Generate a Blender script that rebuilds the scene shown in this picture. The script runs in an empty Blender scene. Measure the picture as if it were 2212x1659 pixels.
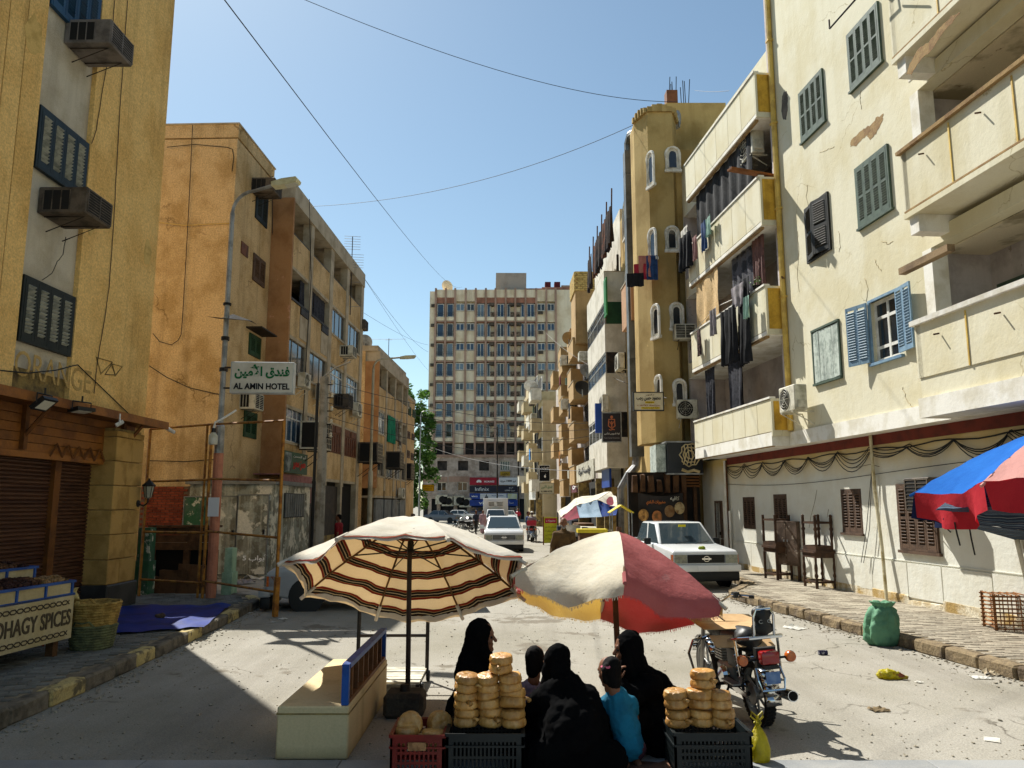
import bpy,bmesh,math,random
from mathutils import Vector,Matrix,noise as mnoise
RND=random.Random(11)
sc=bpy.context.scene
COL=sc.collection
rad=math.radians
# ---------------------------------------------------------------- camera, sky, sun, exposure
FPX,PCX,PCY,HC,PIT=1690.0,1106.0,829.5,2.1,math.atan(260.5/1690.0)
cam=bpy.data.cameras.new('camera');cam_ob=bpy.data.objects.new('camera',cam);COL.objects.link(cam_ob)
cam.sensor_width=36.0;cam.lens=FPX/2212.0*36.0;cam.clip_end=3000;cam.clip_start=0.1
cam_ob.location=(0,0,HC);cam_ob.rotation_euler=(rad(90)+PIT,0,0)
sc.camera=cam_ob
SUN_EL,SUN_DX,SUN_DY=rad(49.3),-0.553,0.833
world=bpy.data.worlds.new('World');sc.world=world;world.use_nodes=True
wn=world.node_tree.nodes;wl=world.node_tree.links
sky=wn.new('ShaderNodeTexSky');sky.sky_type='NISHITA';sky.sun_disc=False
sky.sun_elevation=SUN_EL;sky.sun_rotation=math.atan2(SUN_DX,SUN_DY)
sky.air_density=1.0;sky.dust_density=0.45;sky.ozone_density=1.1;sky.altitude=80
bg=wn['Background'];bg.inputs[1].default_value=0.08
tint=wn.new('ShaderNodeMix');tint.data_type='RGBA';tint.blend_type='MULTIPLY';tint.inputs[0].default_value=1.0
tint.inputs[7].default_value=(0.90,1.0,0.93,1);hsv=wn.new('ShaderNodeHueSaturation');hsv.inputs['Saturation'].default_value=0.97
wl.new(sky.outputs[0],tint.inputs[6]);wl.new(tint.outputs[2],hsv.inputs['Color']);wl.new(hsv.outputs[0],bg.inputs[0])
sun=bpy.data.lights.new('sun','SUN');sun_ob=bpy.data.objects.new('sun',sun);COL.objects.link(sun_ob)
sun.energy=5.0;sun.angle=rad(0.5);sun.color=(1.0,0.97,0.89)
sun_ob.location=(-20,30,40)
sun_ob.rotation_euler=Vector((-SUN_DX*math.cos(SUN_EL),-SUN_DY*math.cos(SUN_EL),-math.sin(SUN_EL))).to_track_quat('-Z','Y').to_euler()
sc.view_settings.view_transform='Standard';sc.view_settings.look='None'
sc.view_settings.exposure=0.8;sc.view_settings.gamma=1.0;sc.view_settings.use_curve_mapping=False
sc.cycles.use_denoising=True
try:sc.cycles.denoiser='OPENIMAGEDENOISE'
except Exception:pass
sc.cycles.max_bounces=8;sc.cycles.diffuse_bounces=5;sc.cycles.glossy_bounces=3;sc.cycles.transparent_max_bounces=6
# ---------------------------------------------------------------- picture measurements -> places in the street
_c,_s=math.cos(PIT),math.sin(PIT)
def ray(x,y):
 a=(x-PCX)/FPX;b=(PCY-y)/FPX
 return (a,_c-b*_s,_s+b*_c)
def G(x,y,z=0.0):
 r=ray(x,y);t=(z-HC)/r[2]
 return Vector((r[0]*t,r[1]*t,z))
def V(x,y,Y):
 r=ray(x,y);t=Y/r[1]
 return Vector((r[0]*t,Y,HC+r[2]*t))
class Fr:
 """a facade: local x along the wall, local y into the building, z up"""
 def __init__(s,ox,oy,ang_from_y):
  # ang_from_y: direction of local +x measured from world +Y toward +X, degrees
  a=rad(ang_from_y);s.o=(ox,oy);s.d=(math.sin(a),math.cos(a));s.y=(-s.d[1],s.d[0])
  s.rz=math.atan2(s.d[1],s.d[0])
 def px(s,x,y,n=0.0):
  r=ray(x,y);ox,oy=s.o[0]-s.y[0]*n,s.o[1]-s.y[1]*n
  t=(ox*s.y[0]+oy*s.y[1])/(r[0]*s.y[0]+r[1]*s.y[1])
  X,Y=r[0]*t,r[1]*t
  return ((X-s.o[0])*s.d[0]+(Y-s.o[1])*s.d[1],HC+r[2]*t)
 def w(s,u,n=0.0,z=0.0):
  return Vector((s.o[0]+s.d[0]*u-s.y[0]*n,s.o[1]+s.d[1]*u-s.y[1]*n,z))
 def rect(s,x0,y0,x1,y1,n=0.0):
  u0,z1=s.px(x0,y0,n);u1,z0=s.px(x1,y1,n)
  return (u0,u1,z0,z1)
 @property
 def loc(s):return (s.o[0],s.o[1],0)
# ---------------------------------------------------------------- things, parts, meshes
def tag(o,label=None,cat=None,group=None,kind=None):
 if label:o['label']=label
 if cat:o['category']=cat
 if group:o['group']=group
 if kind:o['kind']=kind
 return o
def T(name,label,cat,loc=(0,0,0),rz=0.0,group=None,rot=None):
 o=bpy.data.objects.new(name,None);COL.objects.link(o);o.empty_display_size=0.1
 o.location=loc;o.rotation_euler=rot if rot else (0,0,rz)
 return tag(o,label,cat,group)
def link(name,me,parent=None,loc=None,rot=None,scale=None):
 o=bpy.data.objects.new(name,me);COL.objects.link(o)
 if parent:o.parent=parent
 if loc is not None:o.location=loc
 if rot is not None:o.rotation_euler=rot
 if scale is not None:o.scale=scale if hasattr(scale,'__len__') else (scale,)*3
 return o
def dup(root,loc=None,rz=None,label=None,group=None,scale=None):
 r=root.copy();COL.objects.link(r)
 if loc is not None:r.location=loc
 if rz is not None:r.rotation_euler=(0,0,rz)
 if label:r['label']=label
 if group:r['group']=group
 if scale is not None:r.scale=(scale,)*3 if not hasattr(scale,'__len__') else scale
 for ch in list(root.children):
  c=ch.copy();COL.objects.link(c);c.parent=r
  for g in list(ch.children):
   d=g.copy();COL.objects.link(d);d.parent=c
 return r
class MB:
 def __init__(s):s.v=[];s.f=[];s.m=[];s.cm=0;s.uv={}
 def mi(s,i):s.cm=i;return s
 def face(s,pts,uv=None):
  b=len(s.v);s.v+=[tuple(p) for p in pts];s.f.append(tuple(range(b,b+len(pts))));s.m.append(s.cm)
  if uv:s.uv[len(s.f)-1]=uv
  return s
 def box(s,x0,x1,y0,y1,z0,z1,M=None,jit=0.0):
  b=len(s.v)
  for z in (z0,z1):
   for (x,y) in ((x0,y0),(x1,y0),(x1,y1),(x0,y1)):
    p=Vector((x,y,z))
    if jit:p+=Vector((RND.uniform(-jit,jit),RND.uniform(-jit,jit),RND.uniform(-jit,jit)))
    s.v.append(tuple(M @ p) if M else tuple(p))
  for q in ((0,3,2,1),(4,5,6,7),(0,1,5,4),(1,2,6,5),(2,3,7,6),(3,0,4,7)):
   s.f.append(tuple(b+i for i in q));s.m.append(s.cm)
  return s
 def bevbox(s,x0,x1,y0,y1,z0,z1,r,M=None):
  """box with chamfered vertical and top edges"""
  b=len(s.v);rings=[]
  def ring(i,z):
   pts=[(x0+r,y0+i),(x1-r,y0+i),(x1-i,y0+r),(x1-i,y1-r),(x1-r,y1-i),(x0+r,y1-i),(x0+i,y1-r),(x0+i,y0+r)]
   return [Vector((p[0],p[1],z)) for p in pts]
  for i,z in ((r*.9,z0),(0,z0+r),(0,z1-r),(r*.9,z1)):
   for p in ring(i,z):s.v.append(tuple(M @ p) if M else tuple(p))
  for k in range(3):
   for j in range(8):
    j2=(j+1) % 8
    s.f.append((b+k*8+j,b+k*8+j2,b+(k+1)*8+j2,b+(k+1)*8+j));s.m.append(s.cm)
  s.f.append(tuple(b+24+j for j in range(8)));s.m.append(s.cm)
  s.f.append(tuple(b+7-j for j in range(8)));s.m.append(s.cm)
  return s
 def tube(s,pts,r,n=6,r2=None,cap=True,closed=False):
  pts=[Vector(p) for p in pts];N=len(pts);b=len(s.v)
  up=None
  for i,p in enumerate(pts):
   if closed:d=pts[(i+1) % N]-pts[i-1]
   else:d=(pts[min(i+1,N-1)]-pts[max(i-1,0)])
   if d.length<1e-9:d=Vector((0,0,1))
   d.normalize()
   if up is None:
    up=Vector((0,0,1)) if abs(d.z)<.9 else Vector((1,0,0))
   a=d.cross(up)
   if a.length<1e-6:a=d.cross(Vector((0.3,1,0.1)))
   a.normalize();e=a.cross(d).normalized();up=e
   t=i/max(N-1,1)
   rr=(r[i] if hasattr(r,'__len__') else (r+(r2-r)*t if r2 is not None else r))
   for k in range(n):
    an=2*math.pi*k/n
    s.v.append(tuple(p+a*(rr*math.cos(an))+e*(rr*math.sin(an))))
  for i in range(N if closed else N-1):
   i2=(i+1) % N
   for k in range(n):
    k2=(k+1) % n
    s.f.append((b+i*n+k,b+i*n+k2,b+i2*n+k2,b+i2*n+k));s.m.append(s.cm)
  if cap and not closed:
   s.f.append(tuple(b+n-1-k for k in range(n)));s.m.append(s.cm)
   s.f.append(tuple(b+(N-1)*n+k for k in range(n)));s.m.append(s.cm)
  return s
 def lathe(s,prof,n=16,M=None,cap=True):
  b=len(s.v);N=len(prof)
  for (r,z) in prof:
   for k in range(n):
    a=2*math.pi*k/n;p=Vector((r*math.cos(a),r*math.sin(a),z))
    s.v.append(tuple(M @ p) if M else tuple(p))
  for i in range(N-1):
   for k in range(n):
    k2=(k+1) % n
    s.f.append((b+i*n+k,b+i*n+k2,b+(i+1)*n+k2,b+(i+1)*n+k));s.m.append(s.cm)
  if cap:
   s.f.append(tuple(b+n-1-k for k in range(n)));s.m.append(s.cm)
   s.f.append(tuple(b+(N-1)*n+k for k in range(n)));s.m.append(s.cm)
  return s
 def prism(s,poly,a0,a1,axis='y',M=None):
  """poly: 2-D outline (anticlockwise), swept a0..a1 along the axis"""
  b=len(s.v);n=len(poly)
  for a in (a0,a1):
   for (p,q) in poly:
    w={'y':(p,a,q),'x':(a,p,q),'z':(p,q,a)}[axis]
    s.v.append(tuple(M @ Vector(w)) if M else w)
  s.f.append(tuple(b+i for i in range(n)));s.m.append(s.cm)
  s.f.append(tuple(b+2*n-1-i for i in range(n)));s.m.append(s.cm)
  for i in range(n):
   j=(i+1) % n
   s.f.append((b+i,b+n+i,b+n+j,b+j));s.m.append(s.cm)
  return s
 def ball(s,c,rx,ry=None,rz=None,n=12,k=8,M=None):
  ry=ry or rx;rz=rz or rx;c=Vector(c);b=len(s.v)
  for i in range(k+1):
   t=math.pi*i/k
   for j in range(n):
    a=2*math.pi*j/n
    p=Vector((rx*math.sin(t)*math.cos(a),ry*math.sin(t)*math.sin(a),-rz*math.cos(t)))
    if M:p=M @ p
    s.v.append(tuple(c+p))
  for i in range(k):
   for j in range(n):
    j2=(j+1) % n
    s.f.append((b+i*n+j,b+i*n+j2,b+(i+1)*n+j2,b+(i+1)*n+j));s.m.append(s.cm)
  return s
 def capsule(s,p,q,r0,r1,n=10):
  p,q=Vector(p),Vector(q);d=q-p;L=d.length
  if L<1e-6:return s.ball(p,max(r0,r1),n=n)
  d.normalize();pts=[];rr=[]
  for t in (-1,-.85,-.5,0):
   pts.append(p+d*(r0*t));rr.append(r0*math.sqrt(max(1-t*t,0.0004)))
  for t in (0,.5,.85,1):
   pts.append(q+d*(r1*t));rr.append(r1*math.sqrt(max(1-t*t,0.0004)))
  return s.tube(pts,rr,n)
 def grid(s,nu,nv,fn,uvs=True,flip=False):
  b=len(s.v)
  for j in range(nv+1):
   for i in range(nu+1):s.v.append(tuple(fn(i/nu,j/nv)))
  for j in range(nv):
   for i in range(nu):
    q=(b+j*(nu+1)+i,b+j*(nu+1)+i+1,b+(j+1)*(nu+1)+i+1,b+(j+1)*(nu+1)+i)
    uv=[(i/nu,j/nv),((i+1)/nu,j/nv),((i+1)/nu,(j+1)/nv),(i/nu,(j+1)/nv)]
    if flip:q=q[::-1];uv=uv[::-1]
    s.f.append(q);s.m.append(s.cm)
    if uvs:s.uv[len(s.f)-1]=uv
  return s
 def wall(s,u0,u1,z0,z1,holes=(),y=0.0,d=0.25):
  """wall face at local y with rectangular openings and their reveals (depth d)"""
  us=sorted({u0,u1,*[h[0] for h in holes],*[h[1] for h in holes]});us=[u for u in us if u0-1e-6 <= u <= u1+1e-6]
  zs=sorted({z0,z1,*[h[2] for h in holes],*[h[3] for h in holes]});zs=[z for z in zs if z0-1e-6 <= z <= z1+1e-6]
  def inh(u,z):return any(h[0]<u<h[1] and h[2]<z<h[3] for h in holes)
  for i in range(len(us)-1):
   for j in range(len(zs)-1):
    if us[i+1]-us[i]<1e-6 or zs[j+1]-zs[j]<1e-6:continue
    if not inh((us[i]+us[i+1])/2,(zs[j]+zs[j+1])/2):
     s.face([(us[i],y,zs[j]),(us[i+1],y,zs[j]),(us[i+1],y,zs[j+1]),(us[i],y,zs[j+1])])
  for (a,b2,c,e) in holes:
   s.face([(a,y,c),(a,y+d,c),(a,y+d,e),(a,y,e)]);s.face([(b2,y,e),(b2,y+d,e),(b2,y+d,c),(b2,y,c)])
   s.face([(a,y,c),(b2,y,c),(b2,y+d,c),(a,y+d,c)]);s.face([(a,y+d,e),(b2,y+d,e),(b2,y,e),(a,y,e)])
  return s
 def mesh(s,name,mats,smooth=False):
  me=bpy.data.meshes.new(name);me.from_pydata(s.v,[],s.f)
  if not hasattr(mats,'__len__'):mats=[mats]
  for m in mats:me.materials.append(m)
  if len(mats)>1:me.polygons.foreach_set('material_index',s.m)
  if s.uv:
   ul=me.uv_layers.new(name='UVMap')
   for fi,uv in s.uv.items():
    st=me.polygons[fi].loop_start
    for k,c in enumerate(uv):ul.data[st+k].uv=c
  if smooth is True:me.polygons.foreach_set('use_smooth',[True]*len(me.polygons))
  me.update()
  if smooth and smooth is not True:
   me.polygons.foreach_set('use_smooth',[True]*len(me.polygons))
   try:me.set_sharp_from_angle(angle=rad(smooth))
   except Exception:pass
  return me
 def build(s,name,mats,parent=None,loc=None,rot=None,smooth=False,scale=None):
  return link(name,s.mesh(name,mats,smooth),parent,loc,rot,scale)
_dg=None
def bake(o,keep_mats=True):
 """apply the modifiers of o into its mesh"""
 dg=bpy.context.evaluated_depsgraph_get()
 me=bpy.data.meshes.new_from_object(o.evaluated_get(dg),depsgraph=dg)
 old=o.data;o.modifiers.clear();o.data=me
 return o
_CL={}
def clouds(size,depth=2):
 k=(size,depth)
 if k not in _CL:
  t=bpy.data.textures.new('folds','CLOUDS');t.noise_scale=size;t.noise_depth=depth;_CL[k]=t
 return _CL[k]
def blob(mb,name,mats,parent=None,voxel=.02,smooth=4,fold=None,loc=None,rot=None,decim=None):
 """close overlapping primitives into one continuous skin"""
 o=mb.build(name,mats,parent,loc,rot)
 m=o.modifiers.new('r','REMESH');m.mode='VOXEL';m.voxel_size=voxel
 m=o.modifiers.new('s','SMOOTH');m.factor=.5;m.iterations=smooth
 if fold:
  for (sz,st) in (fold if isinstance(fold[0],tuple) else (fold,)):
   m=o.modifiers.new('d','DISPLACE');m.texture=clouds(sz);m.strength=st;m.mid_level=.5;m.texture_coords='LOCAL'
 if decim:
  m=o.modifiers.new('k','DECIMATE');m.ratio=decim
 bake(o)
 o.data.polygons.foreach_set('use_smooth',[True]*len(o.data.polygons))
 return o
# ---------------------------------------------------------------- materials
def lin(c):
 if isinstance(c,str):
  c=tuple(int(c[i:i+2],16)/255 for i in (0,2,4))
  return tuple((x/12.92 if x <= .04045 else ((x+.055)/1.055)**2.4) for x in c)+(1,)
 return tuple(c)+(1,) if len(c) == 3 else tuple(c)
_M={}
def mat(name,c,c2=None,sdir=2,ms=1.5,lo=.45,hi=.62,grain=.12,gs=45,streak=0.0,ss=2.5,sc2=None,rough=.85,bump=.15,bs=40,metal=0.0,
  spec=.3,spots=None,sps=3.0,spt=.62,transl=0.0,rnd=0.0,coat=0.0,zmix=None,emit=None):
 """procedural surface: two colours mixed by noise, fine grain, vertical run marks, worn spots, relief"""
 if name in _M:return _M[name]
 m=bpy.data.materials.new(name);_M[name]=m;m.use_nodes=True
 nt=m.node_tree;N=nt.nodes;L=nt.links;bs_=N['Principled BSDF']
 tc=N.new('ShaderNodeTexCoord');vec=tc.outputs['Object']
 oi=None
 if rnd >= 0:
  oi=N.new('ShaderNodeObjectInfo')
  ad=N.new('ShaderNodeVectorMath');ad.operation='MULTIPLY_ADD';ad.inputs[1].default_value=(1,1,1)
  mv=N.new('ShaderNodeMath');mv.operation='MULTIPLY';mv.inputs[1].default_value=37.0;L.new(oi.outputs['Random'],mv.inputs[0])
  L.new(vec,ad.inputs[0]);L.new(mv.outputs[0],ad.inputs[2]);vec=ad.outputs[0]
 def noise(scale,detail=4,rough_=.6,v=None):
  n=N.new('ShaderNodeTexNoise');n.inputs['Scale'].default_value=scale;n.inputs['Detail'].default_value=detail;n.inputs['Roughness'].default_value=rough_
  L.new(v or vec,n.inputs['Vector']);return n.outputs['Fac']
 def ramp(f,a,b):
  r=N.new('ShaderNodeMapRange');r.inputs[1].default_value=a;r.inputs[2].default_value=b;L.new(f,r.inputs[0]);r.clamp=True;return r.outputs[0]
 def mix(f,a,b,mode='MIX'):
  x=N.new('ShaderNodeMix');x.data_type='RGBA';x.blend_type=mode
  if isinstance(f,float):x.inputs['Factor'].default_value=f
  else:L.new(f,x.inputs['Factor'])
  for k,w in ((6,a),(7,b)):
   if isinstance(w,tuple):x.inputs[k].default_value=w
   else:L.new(w,x.inputs[k])
  return x.outputs[2]
 colr=lin(c)
 cur=colr
 if c2:cur=mix(ramp(noise(ms),lo,hi),cur,lin(c2))
 if zmix:   # (colour, z0, z1): paint that changes with height, with an uneven edge
  sp=N.new('ShaderNodeSeparateXYZ');L.new(tc.outputs['Object'],sp.inputs[0])
  nz=noise(1.3,4);am=N.new('ShaderNodeMath');am.operation='MULTIPLY_ADD';am.inputs[1].default_value=zmix[3] if len(zmix)>3 else .5
  L.new(nz,am.inputs[0]);L.new(sp.outputs[2],am.inputs[2])
  cur=mix(ramp(am.outputs[0],zmix[1],zmix[2]),cur,lin(zmix[0]))
 if streak:
  mp=N.new('ShaderNodeMapping');mp.inputs['Scale'].default_value=(ss,ss,ss*.07) if sdir == 2 else (ss,ss*.07,ss);L.new(vec,mp.inputs['Vector'])
  f=ramp(noise(1.0,5,.65,mp.outputs[0]),.5,.78)
  mm=N.new('ShaderNodeMath');mm.operation='MULTIPLY';mm.inputs[1].default_value=streak;L.new(f,mm.inputs[0])
  cur=mix(mm.outputs[0],cur,lin(sc2) if sc2 else tuple(x*.35 for x in colr[:3])+(1,))
 if spots:
  cur=mix(ramp(noise(sps,6,.62),spt,spt+.04),cur,lin(spots))
 if grain:
  g=ramp(noise(gs,3,.7),.25,.75)
  mr=N.new('ShaderNodeMapRange');mr.inputs[3].default_value=1-grain;mr.inputs[4].default_value=1+grain;L.new(g,mr.inputs[0])
  cb=N.new('ShaderNodeCombineColor')
  for k in range(3):L.new(mr.outputs[0],cb.inputs[k])
  cur=mix(1.0,cur,cb.outputs[0],'MULTIPLY')
 if rnd>0:
  hs=N.new('ShaderNodeHueSaturation');mr=N.new('ShaderNodeMapRange');mr.inputs[3].default_value=1-rnd;mr.inputs[4].default_value=1+rnd
  L.new(oi.outputs['Random'],mr.inputs[0]);L.new(mr.outputs[0],hs.inputs['Value'])
  if isinstance(cur,tuple):hs.inputs['Color'].default_value=cur
  else:L.new(cur,hs.inputs['Color'])
  cur=hs.outputs[0]
 if isinstance(cur,tuple):bs_.inputs['Base Color'].default_value=cur
 else:L.new(cur,bs_.inputs['Base Color'])
 bs_.inputs['Roughness'].default_value=rough;bs_.inputs['Metallic'].default_value=metal
 bs_.inputs['Specular IOR Level'].default_value=spec
 if coat:bs_.inputs['Coat Weight'].default_value=coat;bs_.inputs['Coat Roughness'].default_value=.05
 if bump:
  b=N.new('ShaderNodeBump');b.inputs['Strength'].default_value=min(bump,1.0);b.inputs['Distance'].default_value=.02
  L.new(noise(bs,5,.65),b.inputs['Height']);L.new(b.outputs[0],bs_.inputs['Normal'])
 if transl:
  tr=N.new('ShaderNodeBsdfTranslucent');mx=N.new('ShaderNodeMixShader');mx.inputs[0].default_value=transl
  if isinstance(cur,tuple):tr.inputs[0].default_value=cur
  else:L.new(cur,tr.inputs[0])
  out=N['Material Output'];L.new(bs_.outputs[0],mx.inputs[1]);L.new(tr.outputs[0],mx.inputs[2]);L.new(mx.outputs[0],out.inputs[0])
 return m
def uvbands(name,base,bands,axis=1,transl=0.0,rough=.9,dirt=.3):
 """printed cloth: bands = [(from, to, colour)] along one UV axis"""
 if name in _M:return _M[name]
 m=mat(name,base,grain=.1,gs=60,bump=.2,bs=25,rough=rough,transl=transl,spec=.1)
 nt=m.node_tree;N=nt.nodes;L=nt.links
 uv=N.new('ShaderNodeUVMap');sp=N.new('ShaderNodeSeparateXYZ');L.new(uv.outputs[0],sp.inputs[0])
 cr=N.new('ShaderNodeValToRGB');cr.color_ramp.interpolation='CONSTANT'
 els=cr.color_ramp.elements;els[0].position=0;els[0].color=lin(base);els.remove(els[1])
 last=base
 for (a,b,c) in bands:
  e=els.new(a);e.color=lin(c)
  e=els.new(b);e.color=lin(base)
 L.new(sp.outputs[axis],cr.inputs[0])
 tc=N.new('ShaderNodeTexCoord');nz=N.new('ShaderNodeTexNoise');nz.inputs['Scale'].default_value=5;nz.inputs['Detail'].default_value=6;L.new(tc.outputs['Object'],nz.inputs[0])
 mr=N.new('ShaderNodeMapRange');mr.inputs[1].default_value=.35;mr.inputs[2].default_value=.7;mr.inputs[3].default_value=1-dirt;mr.inputs[4].default_value=1.0;L.new(nz.outputs[0],mr.inputs[0])
 mx=N.new('ShaderNodeMix');mx.data_type='RGBA';mx.blend_type='MULTIPLY';mx.inputs[0].default_value=1.0
 L.new(cr.outputs[0],mx.inputs[6]);L.new(mr.outputs[0],mx.inputs[7])
 L.new(mx.outputs[2],N['Principled BSDF'].inputs[0])
 for n in N:
  if n.type == 'BSDF_TRANSLUCENT':L.new(mx.outputs[2],n.inputs[0])
 return m
def glass(name,c,rough=.08):
 return mat(name,c,grain=0,bump=0.04,bs=2.0,rough=rough,spec=.7)
# ---------------------------------------------------------------- lettering
_AR={'ا':('fe8d','fe8e'),'ب':('fe8f','fe90','fe91','fe92'),'ت':('fe95','fe96','fe97','fe98'),'ة':('fe93','fe94'),'ج':('fe9d','fe9e','fe9f','fea0'),
 'ح':('fea1','fea2','fea3','fea4'),'د':('fea9','feaa'),'ر':('fead','feae'),'ز':('feaf','feb0'),'س':('feb1','feb2','feb3','feb4'),'ص':('feb9','feba','febb','febc'),
 'ط':('fec1','fec2','fec3','fec4'),'ع':('fec9','feca','fecb','fecc'),'ف':('fed1','fed2','fed3','fed4'),'ق':('fed5','fed6','fed7','fed8'),'ك':('fed9','feda','fedb','fedc'),
 'ل':('fedd','fede','fedf','fee0'),'م':('fee1','fee2','fee3','fee4'),'ن':('fee5','fee6','fee7','fee8'),'ه':('fee9','feea','feeb','feec'),'و':('feed','feee'),
 'ي':('fef1','fef2','fef3','fef4'),'ى':('feef','fef0'),'أ':('fe83','fe84'),'ش':('feb5','feb6','feb7','feb8'),'خ':('fea5','fea6','fea7','fea8'),'ذ':('feab','feac'),'ئ':('fe89','fe8a','fe8b','fe8c'),'ﻷ':('fef7','fef8')}
def ar(s):
 out=[]
 for wd in s.split(' '):
  wd=wd.replace('لأ','ﻷ');r=[]
  for i,ch in enumerate(wd):
   f=_AR.get(ch)
   if not f:r.append(ch);continue
   pv=i>0 and len(_AR.get(wd[i-1],())) == 4
   nx=i<len(wd)-1 and wd[i+1] in _AR and len(f) == 4
   k=(3 if nx else 1) if pv else (2 if nx else 0)
   r.append(chr(int(f[k],16)))
  if any(ch in _AR for ch in wd):r=r[::-1]
  out.append(''.join(r))
 return ' '.join(out[::-1])
def text(s,name,m,parent,cx,y,cz,w=None,h=None,bold=0.0,rot=(rad(90),0,0),depth=.004):
 """flat raised lettering, centred at local (cx, y, cz), stretched to w x h"""
 c=bpy.data.curves.new(name,'FONT');c.body=s;c.size=1.0;c.offset=bold;c.extrude=.02;c.resolution_u=3
 o=bpy.data.objects.new(name,c);COL.objects.link(o)
 dg=bpy.context.evaluated_depsgraph_get();me=bpy.data.meshes.new_from_object(o.evaluated_get(dg),depsgraph=dg)
 bpy.data.objects.remove(o);bpy.data.curves.remove(c)
 xs=[v.co.x for v in me.vertices];ys=[v.co.y for v in me.vertices]
 if not xs:return None
 x0,x1,y0,y1=min(xs),max(xs),min(ys),max(ys)
 sx=w/(x1-x0) if w else None;sy=h/(y1-y0) if h else None
 sx=sx or sy;sy=sy or sx
 for v in me.vertices:
  v.co=Vector(((v.co.x-(x0+x1)/2)*sx,(v.co.y-(y0+y1)/2)*sy,v.co.z/.02*depth))
 me.materials.clear();me.materials.append(m)
 return link(name,me,parent,(cx,y,cz),rot)
# ================================================================ the ground, pavements, kerbs
m_road=mat('dusty_asphalt','989389','878275',ms=.35,lo=.42,hi=.66,grain=.34,streak=.5,ss=1.3,sdir=1,sc2='6b655a',gs=70,rough=.95,bump=.55,bs=34,spec=.12,spots='766f63',sps=.8,spt=.61)
m_kerb_r=mat('worn_kerb_stone','857459','594c3d',ms=5,grain=.35,gs=35,bump=1.0,bs=16,rough=.95,rnd=.15)
m_kerb_l=mat('grey_kerb_stone','6f6658','4c463c',ms=5,grain=.3,gs=40,bump=1.0,bs=18,rough=.95,rnd=.15)
m_kerb_p=mat('painted_kerb_stone','b9a56e','6b6048',ms=6,lo=.5,hi=.6,grain=.25,bump=.9,bs=18,rough=.9,rnd=.1)
m_pave_r=mat('sandy_paver','988f7e','796f60',ms=2,grain=.25,gs=50,bump=.5,bs=40,rough=.95,rnd=.16)
m_pave_l=mat('grey_paver','716f68','58564f',ms=2,grain=.2,gs=50,bump=.4,bs=40,rough=.9,rnd=.18)
m_bed=mat('sand_bed','8a7d66','6c6150',ms=3,grain=.3,bump=.6,rough=1)
m_slab=mat('granite_slab','8f8f8d','777a7d',ms=.9,grain=.28,gs=120,bump=.12,bs=60,rough=.6,spec=.4,rnd=.08)
def add_cracks(m,scale,width,colr,k=.8,dist=.35):
 N=m.node_tree.nodes;L=m.node_tree.links;b=N['Principled BSDF'];src=b.inputs['Base Color'].links[0].from_socket
 tc=N.new('ShaderNodeTexCoord');nz=N.new('ShaderNodeTexNoise');nz.inputs['Scale'].default_value=2.2;nz.inputs['Detail'].default_value=5;L.new(tc.outputs['Object'],nz.inputs['Vector'])
 ad=N.new('ShaderNodeVectorMath');ad.operation='MULTIPLY_ADD';ad.inputs[1].default_value=(dist,dist,dist);L.new(nz.outputs['Color'],ad.inputs[0]);L.new(tc.outputs['Object'],ad.inputs[2])
 vo=N.new('ShaderNodeTexVoronoi');vo.feature='DISTANCE_TO_EDGE';vo.inputs['Scale'].default_value=scale;L.new(ad.outputs[0],vo.inputs['Vector'])
 mr=N.new('ShaderNodeMapRange');mr.inputs[1].default_value=0;mr.inputs[2].default_value=width;mr.inputs[3].default_value=k;mr.inputs[4].default_value=0;L.new(vo.outputs['Distance'],mr.inputs[0])
 n2=N.new('ShaderNodeTexNoise');n2.inputs['Scale'].default_value=.6;L.new(tc.outputs['Object'],n2.inputs['Vector']);m2=N.new('ShaderNodeMapRange');m2.inputs[1].default_value=.5;m2.inputs[2].default_value=.58;L.new(n2.outputs['Fac'],m2.inputs[0])
 mu=N.new('ShaderNodeMath');mu.operation='MULTIPLY';L.new(mr.outputs[0],mu.inputs[0]);L.new(m2.outputs[0],mu.inputs[1])
 mx=N.new('ShaderNodeMix');mx.data_type='RGBA';L.new(mu.outputs[0],mx.inputs[0]);L.new(src,mx.inputs[6]);mx.inputs[7].default_value=lin(colr);L.new(mx.outputs[2],b.inputs['Base Color'])
add_cracks(m_road,.42,.012,'4d473d',.7,.8)
g=MB().face([(-700,-60,0),(700,-60,0),(700,900,0),(-700,900,0)]).build('ground',m_road);tag(g,kind='structure')
def in_poly(x,y,P):
 c=False
 for i in range(len(P)):
  x1,y1=P[i];x2,y2=P[i-1]
  if (y1>y) != (y2>y) and x<(x2-x1)*(y-y1)/(y2-y1)+x1:c=not c
 return c
KR=[(7.35,2.0),(6.2,9.91),(5.74,13.12),(5.11,17.3),(5.02,18.3),(6.05,20.3),(6.15,27)]
PR=KR+[(9.4,27),(11,2.0)]
KL=[(-4.75,2.0),(-4.9,7.89),(-4.95,10),(-5.11,13.68),(-5.3,16.6),(-5.65,17.35),(-6.4,17.8)]
PL=KL+[(-9.2,18.0),(-9.5,2)]
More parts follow.
